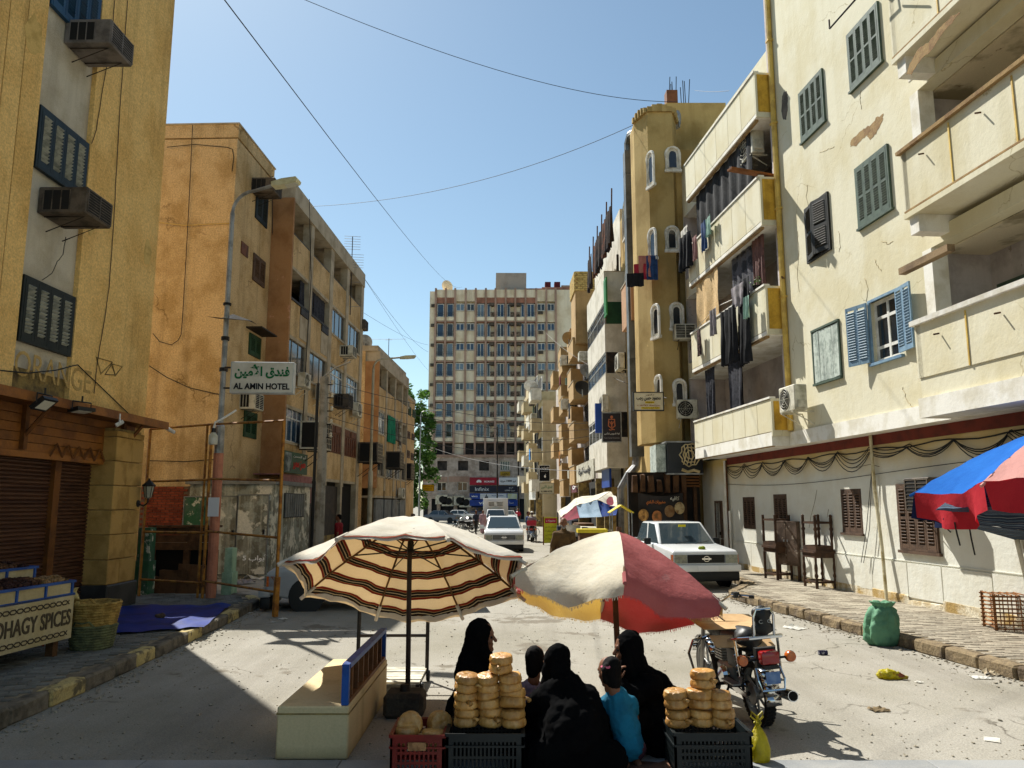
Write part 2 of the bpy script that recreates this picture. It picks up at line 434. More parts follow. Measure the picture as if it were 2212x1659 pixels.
def pavement(name,P,z,m_bed_,m_p,size,ang):
 pv=MB().prism(P,0.02,z-.012,'z').build(name,m_bed_);tag(pv,kind='structure')
 L,Wd=size;ca,sa=math.cos(rad(ang)),math.sin(rad(ang));cells=[]
 for j in range(-260,260):
  for i in range(-140,140):
   a=(i+(.5 if j % 2 else 0))*L;b=j*Wd
   x,y=a*ca-b*sa,a*sa+b*ca+12
   if in_poly(x,y,P) and all(in_poly(x+dx,y+dy,P) for dx,dy in ((.22,0),(-.22,0),(0,.12),(0,-.12))):cells.append((x,y))
 # those that show largest in the photograph are pieces of their own
 def vis(c):
  r=(c[0]/c[1])*FPX+PCX
  return (0 if-20<r<2230 else 100)+(c[1] if c[1]>6.5 else 60)
 cells.sort(key=vis)
 ms=[MB().bevbox(-L/2+.006,L/2-.006,-Wd/2+.006,Wd/2-.006,0,.03,.006).mesh('paver',m_p) for _ in range(1)]
 for (x,y) in cells[:298]:
  link('paver',ms[0],pv,(x,y,z-.03+RND.uniform(-.004,.005)),(RND.uniform(-.015,.015),RND.uniform(-.01,.01),rad(ang)+RND.uniform(-.03,.03)))
 mb=MB()
 for (x,y) in cells[298:]:
  M=Matrix.Translation((x,y,z-.03+RND.uniform(-.004,.005))) @ Matrix.Rotation(rad(ang)+RND.uniform(-.03,.03),4,'Z')
  mb.box(-L/2+.006,L/2-.006,-Wd/2+.006,Wd/2-.006,0,.03,M)
 tag(mb.build('pavers',m_p,pv),kind='stuff')
 return pv
pav_r=pavement('pavement',PR,.16,m_bed,m_pave_r,(.30,.11),-4)
pav_l=pavement('pavement',PL,.16,m_bed,m_pave_l,(.22,.11),22)
def kerb(line,mats,parent,zt,seg=.62,w=.2,inward=1):
 pts=[Vector((a,b,0)) for a,b in line];d=0
 meshes=[]
 for k in range(5):
  mb=MB();nx,nz=7,3
  o=mb.bevbox(-seg/2+.01,seg/2-.01,-w/2,w/2,0,zt+.01,.025)
  me=mb.mesh('kerbstone',mats[0])
  bm=bmesh.new();bm.from_mesh(me);bmesh.ops.subdivide_edges(bm,edges=bm.edges,cuts=2,use_grid_fill=True)
  for v in bm.verts:
   n3=mnoise.noise_vector(v.co*7+Vector((k*9,0,0)));v.co+=n3*.016
  bm.to_mesh(me);bm.free();meshes.append(me)
 alts=[]
 for mm in mats[1:]:
  me=meshes[1].copy();me.materials.clear();me.materials.append(mm);alts.append(me)
 i=0
 for a,b in zip(pts[:-1],pts[1:]):
  L=(b-a).length;n=max(1,round(L/seg))
  for k in range(n):
   p=a.lerp(b,(k+.5)/n);dr=(b-a).normalized()
   me=RND.choice(meshes)
   if alts and i % 3 == 1:me=RND.choice(alts)
   link('kerbstone',me,parent,(p.x+RND.uniform(-.012,.012),p.y,RND.uniform(-.015,.005)),(RND.uniform(-.02,.02),0,math.atan2(dr.y,dr.x)+RND.uniform(-.03,.03)),(L/n/seg,1,1));i+=1
kerb(KR,[m_kerb_r],pav_r,.17)
kerb(KL,[m_kerb_l,m_kerb_p],pav_l,.17,.66)
# smooth stone slabs along the near edge of the street
plaza=MB().box(-9,9,2.5,6.84,.004,.008).build('plaza_paving',mat('slab_joint','3a3a3a',bump=0));tag(plaza,kind='structure')
x=-8.6
row=MB().bevbox(-.796,.796,-.108,.108,0,.022,.004).mesh('slab',m_slab)
while x<9:
 link('slab',row,plaza,(x,6.72,.004),(0,0,0));x+=1.6
for j in range(4):
 x=-8.2+(.45 if j % 2 else 0);sl=MB().bevbox(-.446,.446,-.446,.446,0,.02,.004).mesh('slab',m_slab)
 while x<8.6:
  link('slab',sl,plaza,(x,6.15-j*.9,.004+RND.uniform(0,.002)),(0,0,RND.uniform(-.003,.003)));x+=.9
# loose grit and pebbles swept along the road
mb=MB()
for i in range(2200):
 y=6.9+RND.random()**1.6*17;x=RND.uniform(-5,6.4)
 if in_poly(x,y,PR) or in_poly(x,y,PL):continue
 s=RND.uniform(.003,.008)*(2 if RND.random()<.06 else 1)
 mb.box(x-s,x+s,y-s*1.2,y+s*1.2,0,s*1.1,jit=s*.5)
for ln_ in (KR,KL):
 for a_,b_ in zip(ln_[:-1],ln_[1:]):
  for i in range(int(90*math.hypot(b_[0]-a_[0],b_[1]-a_[1])*.5)):
   t_=RND.random();o_=.12+abs(RND.gauss(0,.14));x=a_[0]+(b_[0]-a_[0])*t_+(o_ if ln_ is KL else-o_);y=a_[1]+(b_[1]-a_[1])*t_
   s=RND.uniform(.004,.016)
   if y>5:mb.box(x-s,x+s,y-s,y+s,0,s*.9,jit=s*.5)
tag(mb.build('gravel',mat('grit','a39a88','80776a',ms=30,grain=.2,bump=0,rnd=.2)),kind='stuff')
# ================================================================ shared fittings
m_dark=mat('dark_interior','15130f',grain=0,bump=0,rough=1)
m_iron=mat('dark_iron','211f1d','3a2f26',ms=4,grain=.15,bump=.2,rough=.6,metal=.3)
m_rust=mat('rusty_steel','5d3b22','3b2618',ms=4,grain=.25,bump=.4,rough=.85)
m_galv=mat('galvanised_steel','9b9b99','777776',ms=3,grain=.12,bump=.1,rough=.45,metal=.6)
m_acw=mat('beige_ac_paint','cfcab8','a49d88',ms=3,grain=.1,bump=.08,rough=.5,streak=.4,rnd=.12)
m_acd=mat('brown_ac_paint','5d5348','39332c',ms=3,grain=.2,bump=.2,rough=.7,streak=.3,rnd=.15)
m_acv=mat('ac_vent_dark','1c1b1a',grain=0,bump=0,rough=.8)
m_wht=mat('white_frame_paint','d8d6cf','bdb9ae',ms=4,grain=.08,bump=.1,rough=.5,rnd=.05)
m_cable=mat('black_cable','181818',grain=0,bump=0,rough=.6)
def slat_mesh(w,h,m):
 k=('slat',round(w,2),round(h,3),m.name)
 if k not in _CL:
  M=Matrix.Rotation(rad(-38),4,'X');_CL[k]=MB().box(-w/2,w/2,-h*.62,h*.62,-.006,.006,M).mesh('slat',m)
 return _CL[k]
def shutter(parent,u0,u1,z0,z1,y,leaves,m,pitch=.055,msl=None,indiv=True,frame=.05,name='shutter',m_frame=None,opens=None,label=None):
 """louvred leaves in a frame, standing just proud of wall plane y"""
 mf=m_frame or m
 fb=MB();f=frame
 fb.box(u0,u0+f,y-.05,y+.02,z0,z1).box(u1-f,u1,y-.05,y+.02,z0,z1).box(u0+f,u1-f,y-.05,y+.02,z1-f,z1).box(u0+f,u1-f,y-.055,y+.02,z0,z0+f)
 fb.build('window_frame',mf,parent)
 w=(u1-u0-2*f)/leaves
 for k in range(leaves):
  a=u0+f+k*w;st=min(.075,w*.2)
  mb=MB();H=z1-z0-2*f
  mb.box(.004,st,-.035,0,0,H).box(w-st,w-.004,-.035,0,0,H).box(st,w-st,-.033,-.002,H-st*1.2,H).box(st,w-st,-.033,-.002,0,st*1.5)
  if H>1.2:mb.box(st,w-st,-.033,-.002,H*.46,H*.46+st)
  mb.mi(1).box(st,w-st,-.004,-.001,st,H-st)
  ang=(opens or {}).get(k,0)
  if ang>0:   # hinged on its left edge
   loc,rz=(a,y-.02,z0+f),-rad(ang)
   leaf=mb.build(name,[m,m_dark],parent,loc,(0,0,rz))
  elif ang<0:
   for i,p in enumerate(mb.v):mb.v[i]=(p[0]-w,p[1],p[2])
   leaf=mb.build(name,[m,m_dark],parent,(a+w,y-.02,z0+f),(0,0,-rad(ang)))
  else:leaf=mb.build(name,[m,m_dark],parent,(a,y-.02,z0+f))
  if label and label.get(k):leaf['label']=label[k]
  x0=(st-w if ang<0 else st);sw=w-2*st;n=int((H-2.7*st)/pitch)
  if indiv:
   me=slat_mesh(sw,pitch,msl or m)
   for i in range(n):
    z=st*1.5+(i+.5)*(H-2.7*st)/n
    if H>1.2 and abs(z-H*.46-st/2)<st*.7:continue
    link('slat',me,leaf,(x0+sw/2,-.018,z),(RND.uniform(-.05,.05),0,0))
  else:
   sb=MB()
   for i in range(n):
    z=st*1.5+(i+.5)*(H-2.7*st)/n
    if H>1.2 and abs(z-H*.46-st/2)<st*.7:continue
    M=Matrix.Translation((x0+sw/2,-.018,z)) @ Matrix.Rotation(rad(-38),4,'X')
    sb.box(-sw/2,sw/2,-pitch*.62,pitch*.62,-.006,.006,M)
   tag(sb.build('slats',m,leaf),kind='stuff')
def window(parent,u0,u1,z0,z1,y,nx=2,nz=1,m=None,mg=None,fw=.05,name='window',split=None,pane=True,deep=.03):
 m=m or m_wht;mb=MB();
 mb.box(u0,u0+fw,y-deep,y+.03,z0,z1).box(u1-fw,u1,y-deep,y+.03,z0,z1).box(u0+fw,u1-fw,y-deep,y+.03,z0,z0+fw).box(u0+fw,u1-fw,y-deep,y+.03,z1-fw,z1)
 for i in range(1,nx):
  x=u0+(u1-u0)*i/nx;mb.box(x-fw*.45,x+fw*.45,y-deep*.8,y+.02,z0+fw,z1-fw)
 zs=split or [z0+(z1-z0)*j/nz for j in range(1,nz)]
 for z in zs:mb.box(u0+fw,u1-fw,y-deep*.7,y+.018,z-fw*.45,z+fw*.45)
 w=mb.build(name,m,parent)
 if pane:
  zz=[z0+fw]+list(zs)+[z1-fw]
  for i in range(nx):
   for j in range(len(zz)-1):
    a,b=u0+(u1-u0)*i/nx,u0+(u1-u0)*(i+1)/nx
    MB().box(max(a,u0+fw) ,min(b,u1-fw),y-.004,y+.004,zz[j],zz[j+1]).build('pane',mg,w)
 return w
def window_ac(label,loc,rz,w=.66,h=.42,d=.6,m=None,group='window air conditioners on the walls',face='grille'):
 """through-wall box: side louvres, front coil grille; local -y points into the street, loc is the middle of its underside on the wall"""
 m=m or m_acd;t=T('window_air_conditioner',label,'air conditioner',loc,rz,group)
 MB().bevbox(-w/2,w/2,-d,.08,0,h,.015).build('casing',m,t)
 g_=MB()
 n=9
 for i in range(n):
  z=.04+(h-.08)*i/(n-1);g_.box(-w/2+.03,w/2-.03,-d-.014,-d,z-.006,z+.006)
 for x in (-w/2+.03,0,w/2-.03):g_.box(x-.012,x+.012,-d-.018,-d,.03,h-.03)
 MB().box(-w/2+.035,w/2-.035,-d-.004,-d+.002,.035,h-.035).build('coil',m_acv,t)
 g_.build('grille',m,t)
 for s in (-1,1):
  v=MB().box(s*w/2-.003,s*w/2+.003,-d*.62,-.02,.06,h-.06).build('vent',m_acv,t)
  b=MB()
  for k in range(4):
   y=-d*.62+(d*.6)*k/3;b.box(s*w/2-.004,s*(w/2+.012),y-.008,y+.008,.05,h-.05)
  b.build('vent_bars',m,t)
 for x in (-w*.3,w*.3):MB().tube([(x,.0,-h*.6),(x,-d*.85,-.012),(x,.05,-.012)],.013,4).build('bracket',m_iron,t)
 return t
def condenser(label,loc,rz,w=.78,h=.54,d=.28,m=None,group='split air conditioner units on the walls',gap=.12):
 m=m or m_acw;t=T('air_conditioner_unit',label,'air conditioner',loc,rz,group)
 y1=-gap
 MB().bevbox(-w/2,w/2,y1-d,y1,0,h,.02).build('casing',m,t)
 M=Matrix.Translation((-w*.12,y1-d-.002,h*.5)) @ Matrix.Rotation(rad(90),4,'X')
 r=h*.42
 MB().lathe([(r,0),(r,.006)],24,M).build('fan_opening',m_acv,t)
 fb=MB()
 for k in range(3):
  a=k*2.094;Mk=M @ Matrix.Rotation(a,4,'Z') @ Matrix.Rotation(rad(25),4,'X');fb.box(.03,r*.9,-.05,.05,.008,.012,Mk)
 fb.lathe([(.05,.004),(.045,.02)],12,M).build('fan',m_iron,t)
 gb=MB()
 for q in (.25,.5,.75,1.0):gb.tube([M @ Vector((r*q*math.cos(a*.2618),r*q*math.sin(a*.2618),.022)) for a in range(24)],.005,4,closed=True)
 for a in range(8):gb.tube([M @ Vector((0,0,.024)),M @ Vector((r*math.cos(a*.785),r*math.sin(a*.785),.02))],.004,4)
 gb.build('fan_guard',m,t)
 MB().box(w/2,w/2+.05,y1-d*.8,y1-d*.2,h*.1,h*.38).build('valve_cover',m,t)
 for x in (-w*.35,w*.35):MB().box(x-.02,x+.02,y1-d-.02,.0,-.035,-.003).tube([(x,y1-d,-.03),(x,-.01,-.32)],.014,4).build('bracket',m_acw,t)
 return t
def dish(label,loc,rz,r=.45,tilt=40,m=None,parent=None,cat=True):
 t=T('satellite_dish',label,'satellite dish',loc,rz) if cat else None
 M=Matrix.Translation((0,0,r*.9)) @ Matrix.Rotation(rad(90-tilt),4,'X')
 prof=[(0.001,.0)]+[(r*q,.28*r*q*q) for q in (.25,.5,.75,.95,1)]+[(r*1.01,.28*r-.01),(r*.6,.28*r*.36-.02),(.002,-.02)]
 MB().lathe(prof,24,M,cap=False).build('reflector',m or m_galv,t,smooth=60)
 MB().tube([M @ Vector((0,-r,.28*r)),M @ Vector((0,-r*.2,r*.8)),M @ Vector((0,0,r*.85))],.015,5).ball(M @ Vector((0,0,r*.85)),.05).build('feed_arm',m_galv,t)
 MB().tube([(0,0,0),(0,0,r*.7),M @ Vector((0,0,-.02))],.03,6).build('mast',m_galv,t)
 return t
def sag(p,q,drop,n=14):
 p,q=Vector(p),Vector(q);out=[]
 for i in range(n+1):
  t=i/n;v=p.lerp(q,t);v.z-=drop*4*t*(1-t);out.append(v)
 return out
def cloth(name,m,parent,w,h,loc,rz,folds=3,amp=.04,nx=14,nz=10,taper=1.0,gather=0.0,jag=.02,seed=0,rot=None,cut=None,thick=.004):
 """hanging cloth: top edge at loc, local x along it"""
 mb=MB();sd=seed*7.3
 def fn(s):
  def f(a,b):
   x=(a-.5)*w*(1+(taper-1)*b)*(1-gather*(1-b)*.0)
   y=amp*math.sin(a*folds*2*math.pi+sd)*(.35+.65*b)+.02*mnoise.noise(Vector((a*4+sd,b*3,0)))+s*thick
   z=-b*h+(jag*mnoise.noise(Vector((a*9,sd,2))) if b>.99 else 0)-(cut(a)*b if cut else 0)
   return (x,y,z)
  return f
 mb.grid(nx,nz,fn(0));mb.grid(nx,nz,fn(1),flip=True)
 return mb.build(name,m,parent,loc,rot or (0,0,rz),smooth=True)
# ================================================================ cream block on the right
FA=Fr(0,0,180-5.5)
# place the origin: the ground floor's far corner, seen at (1573, 1100), on the line through (7.5, 19.8)
_d=Vector((math.sin(rad(-5.5)),math.cos(rad(-5.5))))
_t=FPX;_k=(1573-PCX)/FPX*(_c)  # slope of the sight line in plan near eye level
_s0=(7.5-_k*19.8)/(_k*_d.y-_d.x)
FA.o=(7.5+_d.x*_s0,19.8+_d.y*_s0)
NU=.4      # the upper floors stand this far in front of the ground floor
m_cream=mat('cream_plaster','d6d0b8','cec5a6',ms=.7,grain=.05,gs=35,bump=.35,bs=9,streak=.4,ss=1.7,sc2='b3a67c',rough=.9,spots='c7b27c',sps=1.6,spt=.72,spec=.15)
add_cracks(m_cream,.5,.006,'a3956f',.8,.6)
m_cream_g=mat('whitewashed_plaster','d6d5ca','cfccbe',ms=1.2,grain=.05,bump=.45,bs=10,rough=.9,streak=.12,sc2='b5a37e',zmix=('d2b573',3.0,3.75,.6),spec=.15)
m_base=mat('soiled_plinth','a58a55','d8cfb8',ms=2.5,lo=.4,hi=.6,grain=.25,bump=.9,bs=22,rough=.95)
m_white=mat('white_plaster','e4e1d8','cfc9b8',ms=2,grain=.05,bump=.25,bs=12,streak=.25,sc2='9a8b68',rough=.9)
m_mauve=mat('lilac_plaster','b9b0ae','a79d99',ms=2,grain=.06,bump=.3,bs=14,streak=.3,rough=.9,spots='8b8078',sps=5,spt=.66)
m_red=mat('oxblood_band','6f2a1c','5a2418',ms=3,grain=.1,bump=.1,rough=.7)
m_yel=mat('ochre_panel','c99f3a','a9822c',ms=2.5,grain=.12,bump=.25,streak=.5,ss=4,sc2='6d5320',rough=.85)
m_gutter=mat('yellow_drainpipe','d2b25a','b8964a',ms=3,grain=.1,bump=.1,rough=.6,spots='5c3a1c',sps=5,spt=.66)
m_patch=mat('bare_render','9d8259','85694a',ms=5,grain=.2,bump=.6,bs=25,rough=1)
m_patch2=mat('grey_render','6e675e','57514a',ms=5,grain=.15,bump=.4,rough=1)
m_gshut=mat('green_shutter_paint','4a5a4c','3a4a40',ms=5,grain=.12,bump=.15,rough=.6,streak=.3,rnd=.06)
m_bshut=mat('blue_shutter_paint','7793a8','63809a',ms=5,grain=.08,bump=.1,rough=.55,rnd=.05)
m_dshut=mat('dark_shutter_paint','2b2a26','1f1f1c',ms=5,grain=.1,bump=.1,rough=.6)
m_wshut=mat('brown_shutter_wood','5a4536','443327',ms=5,grain=.2,bump=.25,rough=.7,streak=.3,rnd=.06)
m_lshut=mat('weathered_white_boards','b9c2b8','8d988f',ms=7,grain=.15,bump=.3,streak=.8,ss=9,sc2='4a5450',rough=.8)
A=T('apartment_block','cream plastered apartment block with louvred shutters and deep balconies above a whitewashed ground floor','building',FA.loc,FA.rz)
R_=lambda x0,y0,x1,y1,n=0.0:FA.rect(x0,y0,x1,y1,n)
UE=26.0
uL=FA.px(1520,1100)[0]
zs_bot,zs_top,z_red=3.58,3.92,3.36
# ground floor wall
w1,w2,w3,w4=R_(1604,1074,1633,1143),R_(1670,1068,1703,1144),R_(1815,1057,1866,1153),R_(1939,1046,2033,1195)
dr=R_(1546,1086,1564,1202);dr=(dr[0],dr[1],.18,dr[3])
MB().wall(uL,UE,0,z_red,[dr,w1,w2,w3,w4],0,.3).build('ground_floor_wall',m_cream_g,A)
MB().box(uL,UE,.32,9.0,0,3.4).build('ground_floor_core',m_dark,A)
MB().box(uL,.15,-.002,.3,z_red,zs_bot).box(uL-.02,uL,0,9,0,zs_bot).build('corner_wall',m_cream_g,A)
MB().box(.15,UE,-.05,.3,z_red,zs_bot-.002).build('painted_band',m_red,A)
MB().box(dr[0]-.06,dr[0],-.03,.1,.16,dr[3]+.06).box(dr[1],dr[1]+.06,-.03,.1,.16,dr[3]+.06).box(dr[0],dr[1],-.03,.1,dr[3],dr[3]+.06).build('door_frame',m_wshut,A)
dd=MB().box(dr[0],dr[1],.12,.17,.18,dr[3]).build('door',m_wshut,A);MB().box(dr[0]+.06,dr[0]+.09,.07,.12,1.1,1.2).build('handle',m_iron,dd)
# plinth panels with recessed joints, one by one
u=uL+.05
pj=[0.25,1.15,2.05,2.9,3.9,5.0,6.2,7.5,8.85,10.2,11.6,13.0,14.5]
pj=[FA.px(x,1200)[0] for x in (1582,1625,1663,1706,1760,1808,1884,1960,2034,2142)];pj+=[pj[-1]+k*.9 for k in range(1,8)]
for a,b in zip(pj[:-1],pj[1:]):
 MB().box(a+.012,b-.012,-.03,.0,.3,.955,jit=.003).build('plinth_panel',m_cream_g,A)
 MB().box(a,b,-.045,.0,.1,.3+RND.uniform(-.05,.06),jit=.02).build('plinth_base',m_base,A)
MB().box(uL,UE,-.02,.0,.985,1.0).build('dado_groove_lip',m_cream_g,A)
for k,(w,lv) in enumerate(((w1,3),(w2,3),(w3,3),(w4,4))):
 shutter(A,*w,.05 if k<3 else .0,lv,m_wshut,.06,indiv=(k >= 2),frame=.04)
MB().box(w3[0]-.03,w3[1]+.03,-.05,.02,w3[2]-.05,w3[2]).build('window_sill',m_wshut,A);MB().box(w4[0]-.05,w4[1]+.05,-.07,.02,w4[2]-.06,w4[2]-.005).build('window_sill',m_wshut,A)
# slab edge, upper wall
uP=FA.px(1690,500,NU)[0]            # where the yellow drainpipe runs
cL=FA.px(1983,800,1.0)[0]           # left end of the near balconies
cJ=FA.px(2004,640,NU)[0]            # left jamb of their recess
ROOF=16.6
wt=[R_(1727.5,206,1783,312,NU),R_(1831.6,78,1905,135,NU),R_(1849.4,370,1926,430,NU),R_(1747,574,1801,700,NU)]
def wrect(xl,yt,xr,ytr,xb,yb):   # top-left, top-right and bottom-left corners as measured
 a,zt=FA.px(xl,yt,NU);b,zt2=FA.px(xr,ytr,NU);c_,zb=FA.px(xb,yb,NU)
 return (a,b,zb,(zt+zt2)/2)
g1=wrect(1727.5,206,1777.6,145,1733,310)
g2=wrect(1831.6,78,1898,1.6,1841,197)
g3=wrect(1849.4,370,1919,306,1862,492)
g4=wrect(1731,440,1793,424,1735,566)     # dark pair, swung open
g5=wrect(1880,656,1937,628,1888,785)     # white sashes between blue shutters
g6=wrect(1757,721,1811,692,1763,830)     # weathered boards
g4=(g3[0]-(g2[0]-g1[0]),g3[0]-(g2[0]-g1[0])+1.15,g3[2]-.05,g3[3])
zrows=[(g3[2]-3.12,g3[3]-3.12),(g3[2],g3[3]),(g1[2],g1[3])]
holes=[g5]
z2,z1_,z3=7.05,4.0,10.15          # floor levels of the balconies
recs=[]
for zf,zc in ((3.95,6.75),(7.05,9.85),(10.15,12.95),(13.25,16.1)):
 recs.append((cJ,UE-.3,zf,zc))
MB().wall(uP-.12,UE,zs_top,ROOF,holes+recs,-NU,.3).box(uP-.12,UE,-NU,0,zs_bot,zs_top).build('upper_wall',m_cream,A)
MB().box(uP-.15,UE,-NU-.04,-.02,zs_bot-.005,zs_top-.005).build('slab_edge',m_white,A)
MB().box(uP-.3,UE,-NU-.12,.2,ROOF,ROOF+.28).build('parapet_coping',m_white,A)
MB().box(uP-.36,uP-.12,-NU-.02,.25,zs_top,ROOF+.1).build('end_pilaster',m_mauve,A)
gp=MB().tube([(uP,-NU-.07,z) for z in (ROOF+.1,14,11,8,5.5,3.95)],.075,8).build('drainpipe',m_gutter,A)
for z in (5,7.4,9.8,12.2,14.6):MB().box(uP-.09,uP+.09,-NU-.15,-NU,z,z+.05).build('pipe_clip',m_gutter,gp)
MB().box(uL,UE,.98,9.0,zs_bot,ROOF-.1).build('upper_core',m_cream,A)
for gq in (g1,g2,g3):shutter(A,*gq,-NU,4,m_gshut,.052,indiv=True,frame=.05)
shutter(A,*g4,-NU,2,m_dshut,.055,indiv=False,frame=.05,opens={0:12,1:-14})
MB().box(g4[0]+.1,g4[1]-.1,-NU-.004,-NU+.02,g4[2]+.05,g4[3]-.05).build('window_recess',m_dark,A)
for gq in (g1,g2,g3):MB().box(gq[0]-.04,gq[1]+.04,-NU-.07,-NU,gq[2]-.05,gq[2]-.004).build('window_sill',m_gshut,A)
# white sash window with its blue leaves folded back against the wall
mgl=glass('dark_pane','20262c')
window(A,*g5,-NU+.1,2,3,m_wht,mgl,.07,split=[g5[2]+.3,g5[3]-.36])
MB().box(g5[0]-.06,g5[0],-NU-.04,-NU+.1,g5[2]-.05,g5[3]+.05).box(g5[0],g5[1]+.05,-NU-.04,-NU+.05,g5[3],g5[3]+.05).box(g5[0]-.1,g5[1]+.1,-NU-.07,-NU+.1,g5[2]-.06,g5[2]-.003).build('window_frame',m_bshut,A)
lw=(g5[1]-g5[0])*.62
def leaf(u,H,ang,right):
 mb=MB();w=lw;st=.07
 s=-1 if not right else 1
 for k in range(2):
  o=k*w/2 if right else-(k+1)*w/2
  mb.box(o+.003,o+st*.6,-.035,0,0,H).box(o+w/2-st*.6,o+w/2-.003,-.035,0,0,H).box(o+st*.6,o+w/2-st*.6,-.033,-.002,0,st*1.4).box(o+st*.6,o+w/2-st*.6,-.033,-.002,H-st,H)
 lf=mb.build('shutter',m_bshut,A,(u,-NU-.05,g5[2]+.02),(0,0,rad(ang)))
 sw=w/2-st*1.2;me=slat_mesh(sw,.055,m_bshut);n=int((H-.2)/.055)
 for k in range(2):
  o=(k+.5)*w/2*(1 if right else-1)
  for i in range(n):link('slat',me,lf,(o,-.018,.11+i*(H-.2)/n),None)
leaf(g5[0]-.05,g5[3]-g5[2],14,False);leaf(g5[1]+.05,g5[3]-g5[2],-7,True)
# boarded window
fb=MB();fb.box(g6[0]-.05,g6[0],-NU-.04,-NU,g6[2],g6[3]).box(g6[1],g6[1]+.05,-NU-.04,-NU,g6[2],g6[3]).box(g6[0]-.05,g6[1]+.05,-NU-.05,-NU,g6[3],g6[3]+.05).box(g6[0]-.05,g6[1]+.05,-NU-.07,-NU,g6[2]-.05,g6[2]).build('window_frame',m_gshut,A)
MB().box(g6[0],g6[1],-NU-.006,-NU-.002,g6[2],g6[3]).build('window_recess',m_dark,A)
bw=(g6[1]-g6[0])/4
for k in range(4):MB().box(g6[0]+k*bw+.012,g6[0]+(k+1)*bw-.012,-NU-.035,-NU-.01,g6[2]+.02,g6[3]-.02,jit=.008).build('board',m_lshut,A)
# bare patches where the plaster has fallen
def patch(pts,m,n,name='bare_patch'):
 poly=[FA.px(x,y,n) for x,y in pts];poly=[(a,b) for a,b in poly]
 ar_=sum(poly[i][0]*poly[(i+1) % len(poly)][1]-poly[(i+1) % len(poly)][0]*poly[i][1] for i in range(len(poly)))
 if ar_<0:poly=poly[::-1]
 # ragged outline
 out=[]
 for i in range(len(poly)):
  p,q=Vector(poly[i]),Vector(poly[(i+1) % len(poly)])
  for k in range(4):v=p.lerp(q,k/4);out.append((v.x+RND.uniform(-.02,.02),v.y+RND.uniform(-.02,.02)))
 MB().prism(out,-n-.004,-n+.002,'y').build(name,m,A)
patch([(1837,318),(1838,305),(1862,280),(1878,272),(1893,255),(1908,247),(1907,262),(1892,289),(1880,302),(1873,292),(1862,302),(1850,314)],m_patch,NU)
patch([(1689,212),(1693,198),(1700,197),(1702,210),(1701,240),(1698,258),(1692,258),(1688,240)],m_patch2,NU)
# ---- balconies of the far bay: recess, slab, parapet of panels with grooves, ochre end panel
bayL,bayR=uL+.15,uP-.36
NB=.9
def bay_recess():
 holes=[(bayL,bayR,zf,zc) for zf,zc in ((4.0,6.55),(7.1,9.5),(10.2,12.6))]
 bw_=MB().wall(bayL-.15,bayR+.001,zs_bot,14.6,holes,-NU+.02,.02)
 bw_.build('bay_wall',m_cream,A)
 for zf,zc in ((4.0,6.55),(7.1,9.5),(10.2,12.6)):
  MB().box(bayL,bayR,.9,.95,zf,zc).box(bayL-.02,bayL,-NU,.92,zf,zc).box(bayR,bayR+.02,-NU+.05,.92,zf,zc).build('balcony_back_wall',m_mauve,A)
  MB().box(bayL,bayR,-NU,.92,zc-.02,zc).build('balcony_ceiling',m_white,A)
bay_recess()
# (parapet bottom z, top z)
bays=[(3.92,4.78),(6.55,7.75),(9.5,10.75),(12.55,13.75)]
for k,(zb,zt) in enumerate(bays):
 b0,b1=FA.px(1499,900,NB)[0],FA.px(1650,600,NB)[0]
 sl=MB().box(b0,b1,-NB,-.0,zb-.34 if k == 0 else zb-.1,zb);sl.build('balcony_slab',m_white,A)
 n=7 if k == 0 else 6
 MB().box(b0+.02,b1-.02,-NB+.03,-NB+.1,zb,zt).build('parapet_core',m_patch,A)
 pw=(b1-b0)/n
 for i in range(n):
  MB().box(b0+i*pw+.012,b0+(i+1)*pw-.012,-NB,-NB+.03,zb+.02,zt-.02).build('parapet_panel',m_cream,A)
 MB().box(b0-.01,b1+.03,-NB-.03,-NB+.13,zt,zt+.05).build('parapet_coping',m_white,A)
 MB().box(b1+.0,b1+.05,-NB+.0,-NU+.0,zb-.1,zt-.002).build('parapet_end',m_cream,A)
 MB().box(b1+.05,b1+.065,-NB+.06,-NU-.04,zb+.05,zt-.07).build('end_panel',m_yel,A)
 MB().box(b0,b1-.1,-NB+.04,-NB+.12,zb-.16 if k else zb-.36,zb-.1 if k else zb-.34).build('drip_mould',m_patch,A)
# inside the bay: door and shutters on the first floor, dark curtains elsewhere
shutter(A,bayR-1.75,bayR-1.0,4.0,6.05,.9,2,mat('grey_shutter_paint','7d7c82','66666c',grain=.1),.07,indiv=False,frame=.03)
MB().box(bayR-.95,bayR-.15,.85,.9,4.0,6.15).build('balcony_door',m_dshut,A)
